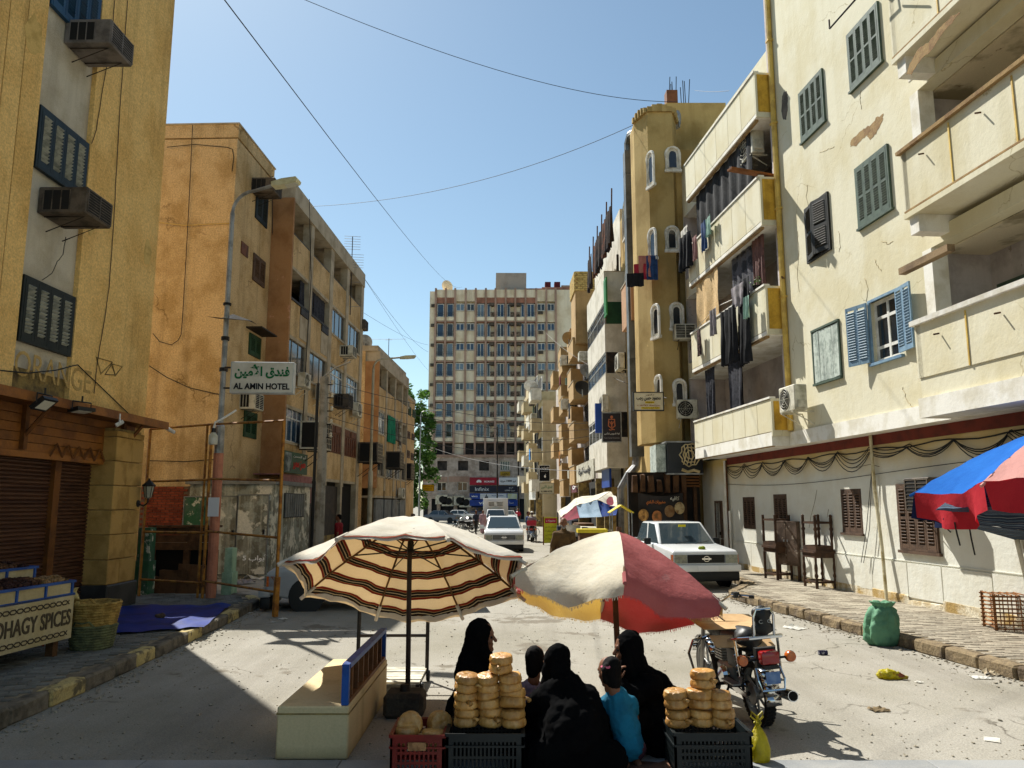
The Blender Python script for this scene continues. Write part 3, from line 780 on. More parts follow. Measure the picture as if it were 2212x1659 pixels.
# ---- near balconies at the right edge of the photo
NC=1.0
cz=[(4.28,5.22),(7.28,8.42),(10.3,11.6)]
for k,(zb,zt) in enumerate(cz):
 MB().box(cL,UE,-NC+.02,-NC+.14,zb,zt).build('parapet',m_cream,A)
 MB().box(cL-.04,cL+.12,-NC+.02,-NU,zb,zt).build('parapet_end',m_cream,A)
 MB().box(cL-.08,UE,-NC-.05,-NC+.2,zt,zt+.07,jit=.01).build('parapet_coping',m_patch if k == 1 else m_white,A)
 zsb=zs_bot if k == 0 else zb-.1
 MB().box(cL-.03,UE,-NC-.02,.3,zsb,zb-.002 if k else zs_top).build('balcony_slab',m_white if k == 0 else m_cream,A)
 if k:MB().box(cL+.05,cL+.3,-NC+.04,.3,zb-.42,zb-.102).build('balcony_beam',m_white,A)
 if k == 0:MB().box(cL,UE,-NC+.04,-NC+.12,zs_top,zb).build('parapet_foot',m_cream,A)
 for i,du in enumerate((1.3,2.75,4.3,5.8)):
  MB().box(cL+du,cL+du+.03,-NC+.005,-NC+.03,zb,zt-.05).build('parapet_rib',m_gutter,A)
 if k:MB().box(cL-.03,UE,-NC+.0,-NC+.03,zb+.02,zb+.05).build('drip_mould',m_patch,A)
 if k<2:
  du=1.15 if k == 0 else 2.3
  for q in (0.65,2.1):MB().tube([(cL+q,-NC,zt-.28),(cL+q,-NC-.1,zt-.3)],.016,5).build('drain_spout',m_rust,A)
cD=FA.px(2098,250,-.9)[0]+.3
for zf,zc in ((3.95,6.75),(7.05,9.85),(10.15,12.95)):
 MB().box(cJ,UE,.9,.95,zf,zc).box(cJ-.02,cJ,-NU+.05,.92,zf,zc).build('balcony_back_wall',m_mauve,A)
 MB().box(cJ,UE,-NU+.305,.89,zc-.03,zc-.004).build('balcony_ceiling',mat('stained_soffit','cbbfa6','8d8269',ms=1.1,lo=.5,hi=.62,grain=.1,bump=.4,spots='6a5334',sps=1.3,spt=.6),A)
 MB().box(cJ-.04,cJ+.22,-NU-.01,-NU+.3,zf,zc).build('jamb_pillar',m_white,A)
 shutter(A,cD,cD+1.0,zf+.05,zf+2.15,.9,2,m_gshut,.07,indiv=False,frame=.04)
 MB().box(cD+1.02,cD+2.0,.87,.9,zf,zf+2.2).build('balcony_door',m_dark,A)
patch([(1958,160),(1965,140),(1985,105),(2005,92),(2032,58),(2052,40),(2057,32),(2075,28),(2040,70),(2010,110),(1985,135),(1970,160)],m_patch,NC+.001)
# boards and lines fixed to the near balconies
MB().box(cL-.5,cL+.9,-NC+.1,-NC+.24,6.3,6.42).build('drying_board',mat('old_timber','8b7455','6a5640',grain=.25,bump=.4,rough=.9),A,rot=(0,0,0))
# cables: the festooned bundle under the slab and loose runs
def festoon(n_,y,z,amp,r,u0,u1,k):
 pts=[];rq=random.Random(5);am=[amp*rq.uniform(.45,1.35) for _ in range(n_+1)]
 for i in range(n_*8+1):
  t=i/(n_*8);ph=(i % 8)/8;pts.append((u0+(u1-u0)*t,y-.02*math.sin(t*40+k),z-am[i // 8]*4*ph*(1-ph)+.03*math.sin(t*17+k)))
 return pts
for k in range(4):
 MB().tube(festoon(12,-.06-k*.012,z_red-.06-k*.03,.19+.03*k,.012,.2,17,k),.011,4).build('cable_bundle',m_cable,A)
MB().tube([(u,-.05,2.75-.12*math.sin(u*.35)) for u in [i*.6 for i in range(28)]],.007,4).build('cable',m_cable,A)
MB().tube([(u,-.04,z_red-.1+.03*math.sin(u*3)) for u in [i*.4 for i in range(44)]],.014,4).build('cable',m_cable,A)
# pipes on the ground floor
for (dx,r,z1,m_) in ((-.05,.045,2.0,m_white),(.08,.05,3.5,m_white),(.2,.03,3.5,m_rust),(.33,.035,1.9,m_white)):
 MB().tube([(dx,-.09,.1),(dx,-.09,z1)],r,8).build('waste_pipe',m_,A)
up,_z=FA.px(1895,1000);
MB().tube([(up+.33,-.2,.16),(up+.18,-.13,1.2),(up,-.1,2.4),(up-.02,-.1,3.6)],.035,8).build('conduit_pole',mat('dirty_conduit','c9bf9e','9a8858',ms=3,grain=.1,rough=.6),A)
for k in range(2):MB().tube([(up-.05,-.08,3.0),(up-.3-.12*k,-.1,1.6),(up-.6-.1*k,-.12,.85)],.008,4).build('cable',m_cable,A)
window_ac('brown window air conditioner built into the large shuttered window beside the striped awning',FA.w(*(lambda r:((r[0]+r[1])/2,0.02,r[2]))(R_(1997,1050,2048,1105,.1))),FA.rz,w=.75,h=.62,d=.45,m=m_acd)
condenser('white split air conditioner unit bracketed on the cream wall beneath the boarded window',FA.w(FA.px(1745,890,NU)[0],NU,FA.px(1745,890,NU)[1]),FA.rz,w=.85,h=.62,d=.32,gap=.2)
# rooftop laundry bracket and drying line frame by the near balcony
MB().tube([(cL-1.6,-NC-.3,11.95),(cL-.3,-NC-.3,11.9),(cL+.1,-NC-.05,11.9)],.02,5).tube([(cL-1.6,-NC-.3,11.95),(cL-1.6,-NC-.3,12.15)],.02,5).tube([(cL-.2,-NC-.3,11.9),(cL+.9,-NC-.1,10.9)],.02,5).build('line_bracket',m_iron,A)
# hairline cracks in the sunlit plaster
m_crk=mat('crack_line','a8946a',grain=.1,bump=0)
for pts in ([(1868,600),(1875,625),(1872,650),(1880,662)],[(1950,838),(1958,862),(1972,880),(1980,905)],[(1745,400),(1742,425),(1748,450)],[(1860,195),(1858,215),(1862,240)],[(1812,500),(1816,530),(1810,548)],[(1722,500),(1727,540),(1722,590),(1728,640)],[(1890,560),(1896,575),(1906,590)],[(1770,330),(1790,322),(1806,316)],[(1905,520),(1920,528),(1932,520)]):
 wire_c=[FA.px(x,y,NU) for x,y in pts];q=[]
 for a,b in zip(wire_c[:-1],wire_c[1:]):
  for k in range(5):q.append((a[0]+(b[0]-a[0])*k/5+RND.uniform(-.025,.025),-NU-.001,a[1]+(b[1]-a[1])*k/5+RND.uniform(-.015,.015)))
 MB().tube(q,.006,4).build('crack',m_crk,A)
for pts in ([(1765,1058),(1760,1085),(1752,1115),(1748,1140)],[(1790,1100),(1787,1118)],[(1850,1010),(1880,1003),(1900,1008)]):
 q=[(lambda c:(c[0],-.002,c[1]))(FA.px(x,y)) for x,y in pts];MB().tube(q,.006,4).build('crack',mat('crack_dark','6b5c45',grain=.1,bump=0),A)
# ================================================================ corner block on the left: tan plaster over a timber-fronted shop
FB1=Fr(-7.85,15.9,1.0)
m_tan=mat('tan_plaster','e2bc78','d3aa66',ms=.9,grain=.32,gs=28,bump=.6,bs=30,streak=.5,ss=2.2,sc2='7a6238',rough=.95,spots='c4a86a',sps=.9,spt=.74,spec=.1)
m_pale=mat('pale_roughcast','c4bcaa','b3a995',ms=1.2,grain=.16,gs=70,bump=.8,bs=38,streak=.35,ss=3,sc2='6d6350',rough=.95,spec=.1)
m_stain=mat('stained_roughcast','9c8551','6a5a3e',ms=4,lo=.42,hi=.6,grain=.2,bump=.9,bs=22,rough=.95)
m_navy=mat('navy_shutter_paint','1b2c34','142127',ms=4,grain=.12,bump=.1,rough=.55,streak=.3,rnd=.05)
m_blk0=mat('black_green_shutter','1c2320','151b19',ms=4,grain=.12,bump=.1,rough=.6)
m_slatg=mat('pale_grey_slat','a2a498','7b8078',ms=6,grain=.15,bump=.1,rough=.7,rnd=.1)  # slats a paler grey than the shutter frames
m_plank=mat('varnished_plank','85521c','673b13',ms=2.2,grain=.18,gs=22,bump=.3,bs=14,streak=.4,ss=.7,rough=.55,rnd=.16,spec=.35)
m_plankd=mat('dark_varnished_timber','6e4216','54300f',ms=3,grain=.15,bump=.25,rough=.6)
m_roll=mat('brown_roller_slat','583a28','43291c',ms=3,grain=.12,bump=.12,rough=.55,metal=.1,rnd=.08)
m_stone=mat('ochre_stone_block','b08c4e','96753d',ms=2.5,grain=.14,gs=50,bump=.35,bs=30,rough=.85,rnd=.06)
B1=T('apartment_block','tan corner block with a pale window strip above a timber fronted shop','building',FB1.loc,FB1.rz)
sL,sR=FB1.px(51,600)[0],FB1.px(166,640)[0]
H1=15.4
TB=3.6
# wall: tan piers either side of the recessed pale strip; the left pier has upright grooves
gx=[sL-.02,sL-.52,sL-.95,sL-1.45,sL-1.95]
for a,b in zip(gx[1:],gx[:-1]):MB().box(a+.012,b-.012,0,.3,TB,H1).build('wall_pier',m_tan,B1)
MB().box(-16,gx[-1]-.012,0,.3,TB,H1).build('wall_pier',m_tan,B1)
MB().box(sR+.02,.72,0,10,TB-.4,H1).build('wall_pier',m_tan,B1)
MB().box(-16,sR+.02,.09,10,TB,H1).build('wall_strip',m_pale,B1)
MB().box(-16,sR+.02,.3,10,0,TB-.01).box(sR+.02,.7,.3,10,0,TB-.42).build('shop_core',m_dark,B1)
MB().box(-16.2,.8,-.06,10.1,H1,H1+.25).build('parapet_coping',m_tan,B1)
w2z0,w2z1=FB1.px(38,731)[1],FB1.px(51,590.6)[1]
for k in range(3):
 z0,z1=w2z0+2.95*k-.02,w2z1+2.95*k
 shutter(B1,sL+.02,sR-.02,z0,z1,.05,4,(m_blk0,m_navy,mat('deep_blue_shutter','1c4260','163550',grain=.1,bump=.1,rough=.5))[k],.06,m_slatg if k<2 else None,indiv=True,frame=.05)
MB().box(sL,sR,.075,.1,TB,4.3).build('stain_band',m_stain,B1)
# ghost of old raised lettering and painted triangles
text('ORANGE','raised_letters',mat('faded_relief','b89a60','a4864f',ms=6,grain=.25,bump=.5,rough=.95),B1,-2.55,-.004,4.35,w=2.2,h=.42,bold=.0)
for (a,b,c) in (((207,772),(242,782),(217,808)),((226,809),(240,788),(248,810)),((241,786),(263,792),(248,812))):
 pts=[FB1.px(*p) for p in (a,b,c)]
 MB().tube([(p[0],-.006,p[1]) for p in pts],.016,4,closed=True).build('triangle_relief',m_stain,B1)
for pts in (((130,90),(138,70),(146,110),(140,195),(128,180)),((545,1520),(560,1535),(572,1600),(560,1640),(545,1590))):
 pass
def wpatch(c,rx,rz,m,n=.004):
 o=[]
 for k in range(14):
  a=k/14*6.283;q=1+RND.uniform(-.2,.2);o.append((c[0]+rx*q*math.cos(a),c[1]+rz*q*math.sin(a)))
 MB().prism(o,-n,.001,'y').build('repair_patch',m,B1)
m_rep=mat('pale_repair','cfae6a','b99a58',ms=5,grain=.15,bump=.4,rough=.95)
wpatch(FB1.px(74,77),.22,.33,m_rep);wpatch(FB1.px(556*.3472/.576*.576+0,0) if False else FB1.px(319,545),.16,.3,m_rep);wpatch(FB1.px(197,474),.12,.3,m_rep)
# shop front: planked fascia, posts, canopy, zigzag bar work
fz0,fz1=FB1.px(278,1010)[1],3.68
pl0=[-9.5,-6.4,-3.5,FB1.px(278,980)[0]]
nrow=5;ph=(fz1-fz0-.1)/nrow
for r in range(nrow):
 for a,b in zip(pl0[:-1],pl0[1:]):
  MB().box(a+.004,b-.004,-.1,.02,fz0+.1+r*ph+.005,fz0+.1+(r+1)*ph-.005).build('plank',m_plank,B1)
MB().box(-9.5,pl0[-1],-.13,.05,fz0,fz0+.1).build('lower_rail',m_plank,B1)
cu=.45
can=MB().box(-9.5,cu,-.62,.02,fz1+.0,fz1+.05);can.build('canopy_board',m_plankd,B1)
MB().box(-9.5,cu,-.65,-.62,fz1-.03,fz1+.12).build('canopy_edge',m_plank,B1)
for x in (FB1.px(33,950)[0],FB1.px(250,960)[0]):
 MB().box(x-.05,x+.05,-.17,-.1,fz0+.12,fz1).tube([(x,-.14,fz1-.5),(x,-.52,fz1-.02)],.035,4).build('canopy_bracket',m_plankd,B1)
zx0,zx1=FB1.px(90,990)[0],FB1.px(210,990)[0];nz=5
for k in range(nz):
 a=zx0+(zx1-zx0)*k/nz;b=zx0+(zx1-zx0)*(k+1)/nz
 MB().tube([(a,-.14,fz0+.06),((a+b)/2,-.14,fz0+.27),(b,-.14,fz0+.06)],.02,4).build('zigzag_bar',m_plankd,B1)
# roller shutters: every slat
cm0,cm1=FB1.px(113,1150)[0],FB1.px(125,1150)[0]
col0=-1.02
sl={}
for (a,b) in ((-9.0,cm0-.04),(cm1-.02,col0)):
 dr_=MB().box(a,b,.12,.16,.32,fz0).build('roller_shutter',m_roll,B1)
 M=Matrix.Rotation(rad(12),4,'X')
 me=MB().prism([(.0,-.032),(-.03,-.012),(-.034,.012),(0,.032)],-.5,.5,'x').mesh('slat',m_roll)
 n=38
 for i in range(n):link('slat',me,dr_,((a+b)/2,.12,.34+(i+.5)*(fz0-.36)/n),None,(b-a-.01,1,(fz0-.36)/n/.064))
MB().box(cm0-.04,cm1-.02,.02,.16,.3,fz0).build('shutter_mullion',m_plankd,B1)
MB().box(-9.5,col0,.0,.3,.0,.32).build('threshold',m_stain,B1)
# stone pier at the corner, course by course
zc=.62
MB().bevbox(col0-.04,.08,-.4,.28,.16,zc,.02).build('pier_foot',mat('dark_tile','3c3a37','2c2b29',grain=.15,bump=.2,rough=.5),B1)
MB().box(col0+.02,.0,-.3,.28,zc,3.55).build('pier_core',m_stain,B1)
k=0
while zc<3.4:
 h=min(.46,3.5-zc)
 MB().bevbox(col0,-.42 if k % 2 else-.6,-.36,.25,zc+.006,zc+h-.006,.012).build('stone_block',m_stone,B1)
 MB().bevbox((-.42 if k % 2 else-.6)+.01,.04,-.36,.25,zc+.006,zc+h-.006,.012).build('stone_block',m_stone,B1)
 zc+=h;k+=1
# cables stapled to the wall
def wire_on(F,parent,pts,n=.02,r=.008,m=None,name='cable'):
 q=[F.px(x,y,n) for x,y in pts];out=[]
 for a,b in zip(q[:-1],q[1:]):
  for t in range(4):out.append((a[0]+(b[0]-a[0])*t/4+RND.uniform(-.008,.008),-n,a[1]+(b[1]-a[1])*t/4))
 out.append((q[-1][0],-n,q[-1][1]));return MB().tube(out,r,4).build(name,m or m_cable,parent)
wire_on(FB1,B1,[(276,0),(268,110),(259,240),(250,400),(243,520),(236,620),(226,690),(212,770),(203,850)])
wire_on(FB1,B1,[(248,0),(240,95),(222,190),(208,280),(198,310)])
wire_on(FB1,B1,[(142,512),(136,550),(124,565),(112,590),(91,605)])
wire_on(FB1,B1,[(168,788),(220,838),(290,905)],.03,.012);wire_on(FB1,B1,[(0,800),(60,806),(120,800),(168,788)],.03,.01)
def thing_px(F,x,y,n):u,z=F.px(x,y,n);return F.w(u,n,z)
window_ac('large grey window air conditioner below the open top shutter of the tan corner block',thing_px(FB1,174,120,.0),FB1.rz,w=.8,h=.46,d=.75,m=mat('grey_ac_paint','77706b','57524e',ms=3,grain=.15,bump=.15,rough=.65,streak=.4))
window_ac('dark brown window air conditioner under the closed middle shutter of the tan corner block',thing_px(FB1,120,478,.0),FB1.rz,w=.8,h=.46,d=.75,m=m_acd)
# lamps under the canopy
def flood(label,u,n,z,w,tilt,m,face,yaw=0):
 t=T('floodlight',label,'floodlight',FB1.w(u,n,z),FB1.rz+rad(yaw));M=Matrix.Rotation(rad(tilt),4,'X')
 MB().box(-w/2,w/2,-.03,.03,-w*.36,w*.36,M).build('housing',m,t)
 MB().box(-w*.38,w*.38,-.036,-.031,-w*.25,w*.25,M).build('lens',face,t)
 MB().tube([(-w*.52,0,0),(-w*.52,0,w*.4),(w*.52,0,w*.4),(w*.52,0,0)],.012,4).tube([(0,0,w*.4),(0,.0,w*.4+.1)],.015,5).build('bracket',m,t)
m_blk=mat('black_housing','1c1b1a',grain=.05,bump=0,rough=.5);m_lens=mat('lamp_lens','c9c8b8','aeb0a4',grain=.1,bump=0,rough=.3)
fu,fzz=FB1.px(95,872,.75)
flood('black floodlight with a pale lens, leftmost under the shop canopy',fu,.75,fzz,.36,50,m_blk,m_lens)
fu,fzz=FB1.px(176,886,.75);flood('black floodlight turned edge on under the middle of the shop canopy',fu,.75,fzz,.34,82,m_blk,m_lens,-20)
fu,fzz=FB1.px(258,915,.7);flood('small white floodlight hanging near the end of the shop canopy',fu,.7,fzz,.2,55,m_wht,m_lens,30)
fu,fzz=FB1.px(344,922,.62)
t=T('security_camera','white bullet security camera at the tip of the shop canopy','camera',FB1.w(.46,.62,fzz),FB1.rz)
MB().tube([(0,0,0),(.26,-.02,-.05)],.04,10).build('barrel',m_wht,t);MB().tube([(.26,-.02,-.05),(.275,-.02,-.053)],.035,10).build('lens',m_blk,t);MB().tube([(-.05,0,.0),(.06,0,.0)],.02,6).build('bracket',m_wht,t)
lu,lz=FB1.px(307,1060,.55)
t=T('wall_lantern','black coach lantern bracketed to the ochre stone pier','lantern',FB1.w(-.05,.36,lz-.25),FB1.rz)
MB().tube([(0,.0,.0),(0,-.12,-.05),(0,-.2,.02),(0,-.2,.1)],.015,6).lathe([(.07,-.02),(.07,.02)],10,Matrix.Translation((0,.0,0)) @ Matrix.Rotation(rad(90),4,'X')).build('arm',m_iron,t)
Ml=Matrix.Translation((0,-.2,.1))
MB().lathe([(.03,0),(.06,.02),(.1,.24)],6,Ml).build('glass',mat('lantern_glass','8d8c7a',grain=.05,bump=0,rough=.2),t)
cg=MB()
for k in range(6):
 a=k*1.047;cg.tube([Ml @ Vector((.062*math.cos(a),.062*math.sin(a),.02)),Ml @ Vector((.104*math.cos(a),.104*math.sin(a),.25))],.008,4)
cg.lathe([(.12,.24),(.13,.26),(.05,.34),(.02,.37),(.02,.4)],6,Ml);cg.build('cage',m_iron,t)
# ================================================================ tan loggia block behind it
FB2=Fr(-8.95,24.0,2.0)
m_tan2=mat('brown_tan_plaster','c9ac80','b09264',ms=.9,grain=.36,gs=22,bump=.6,bs=26,streak=.55,ss=1.6,sc2='54401f',rough=.95,spots='c0a06a',sps=1.0,spt=.73,spec=.1)
add_cracks(m_tan2,.3,.008,'5d4526',.7,.7)
m_fin=mat('red_brown_fin','a37a52','8f6742',ms=1.2,grain=.14,bump=.4,rough=.95,spots='b98a6a',sps=2.2,spt=.62)
m_ow=mat('off_white_soffit','b5a78f','9a8c74',ms=1.5,grain=.08,bump=.3,streak=.4,ss=3,sc2='6f634f',rough=.9)
m_curt=mat('dark_striped_curtain','23242b','3a3b44',ms=14,lo=.4,hi=.6,grain=.1,bump=.2,rough=.95,streak=.6,ss=14)
m_gdark=glass('smoked_pane','2b2f33');m_gblue=glass('blue_pane','35506a',.05);m_gpale=glass('pale_pane','6a767c')
m_alu=mat('bronze_aluminium','8f8576','6c6457',ms=5,grain=.1,rough=.4,metal=.4)
m_wood_s=mat('carved_brown_timber','6b3f26','4d2b19',ms=4,grain=.18,bump=.3,rough=.65)
B2=T('apartment_block','tan block with a blank end wall and stacked loggias beyond the street lamp','building',FB2.loc,FB2.rz)
def loggia_block(P,FB,fin0,bays,floors,roof,n,uend,mats,contents,depth=11,flush0=0.0):
 mw,mf,mo=mats
 MB().box(flush0,fin0,0,depth,0,roof[1]).build('end_wall',mw,P)
 MB().box(fin0,uend,.9,depth,0,roof[1]-.1).build('core',mw,P)
 MB().box(fin0,fin0+.16,-n-.1,.9,3.0,roof[0]+.1).build('fin',mf,P)
 MB().box(fin0+.1,uend+.05,-n-.1,.9,roof[0],roof[1]).build('roof_slab',mo,P)
 MB().box(uend-.12,uend+.1,-n-.05,.9,0,roof[0]+.1).build('end_fin',mo,P)
 for i,(a,b) in enumerate(bays):
  nxt=bays[i+1][0] if i+1<len(bays) else uend-.1
  MB().box(b,nxt,-n-.04,-n+.3,2.9,roof[0]).build('pillar',mo,P)
  for j,(z0,z1,zp) in enumerate(floors):   # opening from zp to z1, parapet z0..zp
   MB().box(a,b,-n,-n+.14,z0,zp).build('parapet',mw,P)
   MB().box(a,b,-n,.9,z0-.12,z0-.001).build('floor_slab',mo,P)
   c=contents(i,j)
   if c == 'open':
    MB().box(a+.001,b-.001,-n+.02,-n+.1,zp,zp+.07).build('rail',m_iron,P)
    MB().box(a,b,.85,.899,zp,z1).build('back_wall',mo,P)
    MB().box(a+(b-a)*.55,a+(b-a)*.9,.8,.85,z0,z1-.3).build('balcony_door',m_wood_s,P)
   elif c == 'curtain':
    MB().box(a,b,.3,.35,zp,z1).build('back_wall',m_dark,P)
    for q in ((.17,.3),(.66,.62)) if (i+j) % 2 else ((.12,.24),(.88,.2)):
     cloth('curtain',m_curt,P,(b-a)*q[1],z1-zp-.05,(a+(b-a)*q[0],-n+.15,z1-.03),0,folds=4,amp=.05,seed=i+j)
    MB().box(a,b,-n-.05,-n+.06,zp,zp+.08).build('rail',m_iron,P)
   elif c in ('slide','sash'):
    window(P,a+.02,b-.02,zp,z1,-n+.08,3 if c == 'slide' else 4,1,m_alu if c == 'slide' else m_wht,m_gdark if c == 'slide' else m_gblue,.06,split=None if c == 'slide' else [zp+(z1-zp)*.68])
    MB().box(a,b,.2,.3,zp,z1).build('back_wall',m_dark,P)
    MB().box(a-.02,b+.02,-n-.06,-n,zp-.08,zp-.002).build('window_sill',mo,P)
   elif c == 'timber':
    tp=MB().box(a,b,-n+.02,-n+.08,zp,z1).build('timber_screen',m_wood_s,P)
    k=6
    for q in range(k):MB().box(a+(b-a)*(q+.15)/k,a+(b-a)*(q+.85)/k,-n-.015,-n+.02,zp+.08,zp+(z1-zp)*.66).build('panel',m_wood_s,tp)
    for q in range(2):MB().box(a+(b-a)*(q+.08)/2,a+(b-a)*(q+.92)/2,-n-.015,-n+.02,zp+(z1-zp)*.72,z1-.06).build('panel',m_wood_s,tp)
   elif c == 'green':
    MB().box(a,b,.2,.3,zp,z1).build('back_wall',m_dark,P)
    cloth('green_awning',mat('green_awning_cloth','1f8f6d','17755a',ms=5,grain=.12,transl=.3),P,b-a,1.6,((a+b)/2,-n-.1,z1),0,folds=3,amp=.08)
   if j == len(floors)-2 and c == 'curtain':
    MB().box(a+(b-a)*.6,b-.02,-n-.02,-n-.002,z0+.1,zp-.3).build('faded_panel',mo,P)
    MB().box(a+(b-a)*.6,b-.02,-n-.05,-n-.003,zp-.28,zp-.02).build('flower_box',m_iron,P)
b2_f=[(3.2,5.65,4.35),(5.68,8.2,6.95),(8.25,10.75,9.55),(10.85,13.2,12.05)]
b2_b=[(3.66,6.0),(6.4,9.0),(9.5,11.9),(12.35,14.9)]
def b2c(i,j):
 return [['slide','timber','timber','timber'][i] if j == 0 else None,['slide','slide','sash','sash'][i],['curtain','curtain','slide','slide'][i],'open'][j] if j else ['sash','sash','timber','timber'][i]
loggia_block(B2,FB2,3.5,b2_b,b2_f,(13.2,13.9),.7,15.3,(m_tan2,m_fin,m_ow),b2c)
MB().box(-.0,3.5,-.02,11,13.95,14.4).build('parapet',m_tan2,B2)
MB().box(-.03,3.56,-.05,11,14.4,14.45).build('parapet_coping',m_ow,B2)
shutter(B2,1.82,2.95,11.9,13.1,0,2,m_navy,.06,False)
shutter(B2,1.86,2.99,9.7,10.65,0,2,m_wshut,.06,False)
r=FB2.rect(521,520,534,558);MB().box(r[0],r[1],-.03,.02,r[2],r[3]).build('vent',m_wood_s,B2)
r=FB2.rect(538,718,560,777);m_grs=mat('leaf_green_shutter','20452c','183622',ms=4,grain=.12,bump=.1,rough=.6,streak=.3)
shutter(B2,r[0],r[1],r[2],r[3],0,2,m_grs,.06,False)
MB().box(r[0]-.3,r[1]+.15,-.55,0,r[3]+.1,r[3]+.14).build('window_hood',m_iron,B2)
r2=FB2.rect(527,886,551,949);shutter(B2,r2[0],r2[1],r2[2],r2[3],0,2,m_grs,.06,False)
# the blank end wall: crack lines and cables
def end_wire(pts,r=.012,m=None):
 MB().tube([FB2_inv(V(x,y,23.96)) for x,y in pts],r,4).build('cable',m or m_cable,B2)
_mi=Matrix.Translation((FB2.o[0],FB2.o[1],0)) @ Matrix.Rotation(FB2.rz,4,'Z');_mi=_mi.inverted()
FB2_inv=lambda v:_mi @ v
end_wire([(416,270),(411,380),(406,480),(400,590),(394,690),(391,723)])
end_wire([(391,723),(385,735),(370,745),(345,738),(330,720)]);end_wire([(322,790),(360,815),(410,838),(486,855)])
end_wire([(318,995),(400,997),(470,992)])
MB().tube([FB2_inv(V(x,y,23.97)) for x,y in ((360,318),(420,312),(455,315),(490,318),(502,322),(505,340),(501,370))],.012,4).build('crack',m_dark,B2)
MB().tube([FB2_inv(V(x,y,23.97)) for x,y in ((340,480),(400,487),(450,484),(508,482))],.02,4).build('floor_line',m_rep,B2)
wire_on(FB2,B2,[(588,380),(589,560),(592,700),(596,860),(600,960)],.05,.014)
wire_on(FB2,B2,[(668,430),(672,600),(660,800),(652,950)],.8,.016);
# air conditioners on this block
window_ac('dark window air conditioner right behind the arm of the near street lamp',FB2.w(1.75,0,12.66),FB2.rz,w=.75,h=.5,d=.8,m=m_acd)
window_ac('beige window air conditioner just below the hotel sign',thing_px(FB2,527,886,0),FB2.rz,w=.8,h=.55,d=.5,m=m_acw)
condenser('split air conditioner unit half hidden behind the right edge of the hotel sign',thing_px(FB2,642,838,.75),FB2.rz)
condenser('split air conditioner unit left of the near utility pole',thing_px(FB2,680,862,.75),FB2.rz)
window_ac('grey box air conditioner on brackets right of the near utility pole',thing_px(FB2,728,882,.75),FB2.rz,w=.9,h=.6,d=.6,m=m_acd)
condenser('white split air conditioner unit beside the blue sash windows of the loggia block',thing_px(FB2,760,900,.75),FB2.rz,w=.9,h=.65)
window_ac('window air conditioner under the dark glazed loggia, third floor',thing_px(FB2,740,772,.75),FB2.rz,w=.8,h=.5,d=.55,m=m_acw)
window_ac('dark air conditioner sticking out from the far top corner of the loggia block',FB2.w(15.5,.3,11.0),FB2.rz,w=.7,h=.5,d=.6,m=m_acd)
def cooler(label,loc,rz,w,h,d,m):
 t=T('air_cooler',label,'air cooler',loc,rz,'box coolers hung on the left blocks')
 MB().box(-w/2,w/2,-d,-.05,0,h).build('casing',m,t)
 b=MB()
 for i in range(6):b.box(-w/2+.04+i*(w-.1)/5,-w/2+.06+i*(w-.1)/5,-d-.02,-d,.04,h-.04)
 for i in range(6):b.box(-w/2+.03,w/2-.03,-d-.022,-d-.002,.04+i*(h-.1)/5,.06+i*(h-.1)/5)
 b.build('grille',m_ow,t)
 MB().box(-w/2+.05,w/2-.05,-d-.004,-d+.001,.05,h-.05).build('pad',m_acv,t)
 MB().box(-w/2-.004,-w/2+.002,-d+.06,-.12,.06,h-.06).build('pad',m_acv,t)
 for x in (-w*.4,w*.4):MB().tube([(x,-d,-.02),(x,0,-.02)],.02,4).tube([(x,-d*.9,-.03),(x,0,-d*.7)],.016,4).build('bracket',m_iron,t)
cooler('large white barred air cooler above the green shop sign',thing_px(FB2,655,972,.8),FB2.rz,1.3,1.05,.9,m_acw)
cooler('black box air cooler on angled brackets at the end of the loggia block',thing_px(FB2,778,1000,.75),FB2.rz,1.3,1.0,1.0,m_acd)
# shops at the foot of the block
FS=FB2
MB().box(3.7,15.2,-.5,.88,0,3.05).build('shop_recess',m_dark,B2)
for a in (3.8,6.2,9.2,12.0,15.0):MB().box(a-.15,a+.15,-.75,-.5,0,3.1).build('shop_pier',m_ow,B2)
MB().box(6.4,9.0,-.62,-.58,.15,2.9).build('shop_grille',m_iron,B2)
MB().box(9.4,11.8,-.62,-.58,.8,2.9).build('shop_grille',m_iron,B2);MB().box(9.35,11.85,-.7,-.5,0,.8).build('shop_counter',m_stain,B2)
m_pink=mat('faded_pink_sheet','9a6a68','7f5554',ms=3,grain=.12,bump=.1,rough=.7,streak=.5,ss=5)
aw=T('awning','faded pink corrugated sheet awning beside the painted kiosk','awning',FB2.w(3.0,.9,0),FB2.rz)
n=22;pts=[]
mbx=MB()
for i in range(n):
 x=i*.17;mbx.prism([(x,0),(x+.045,-.04),(x+.09,-.04),(x+.135,0),(x+.17,0),(x+.17,.012),(x,.012)],2.15,3.12,'z')
mbx.build('corrugated_front',m_pink,aw);MB().box(-.1,3.8,.0,.9,3.12,3.16).build('top_sheet',m_pink,aw)
MB().box(-.02,3.8,.02,.06,3.05,3.1).build('rail',m_iron,aw)
sg=T('shop_sign','green shop sign with red and white Arabic lettering over the pink awning','sign',FB2.w(4.3,1.0,3.2),FB2.rz)
MB().box(-1.35,1.35,-.04,.04,0,.75).build('board',mat('green_sign','1f4a33','183c29',grain=.1,bump=.05,rough=.5),sg)
text(ar('حسن سمير'),'lettering',mat('red_letter','b5372c',grain=0,bump=0),sg,.35,-.05,.3,w=1.5,h=.34,bold=.03);text(ar('أبو الحسن'),'lettering',m_wht,sg,.35,-.05,.62,w=1.5,h=.14)
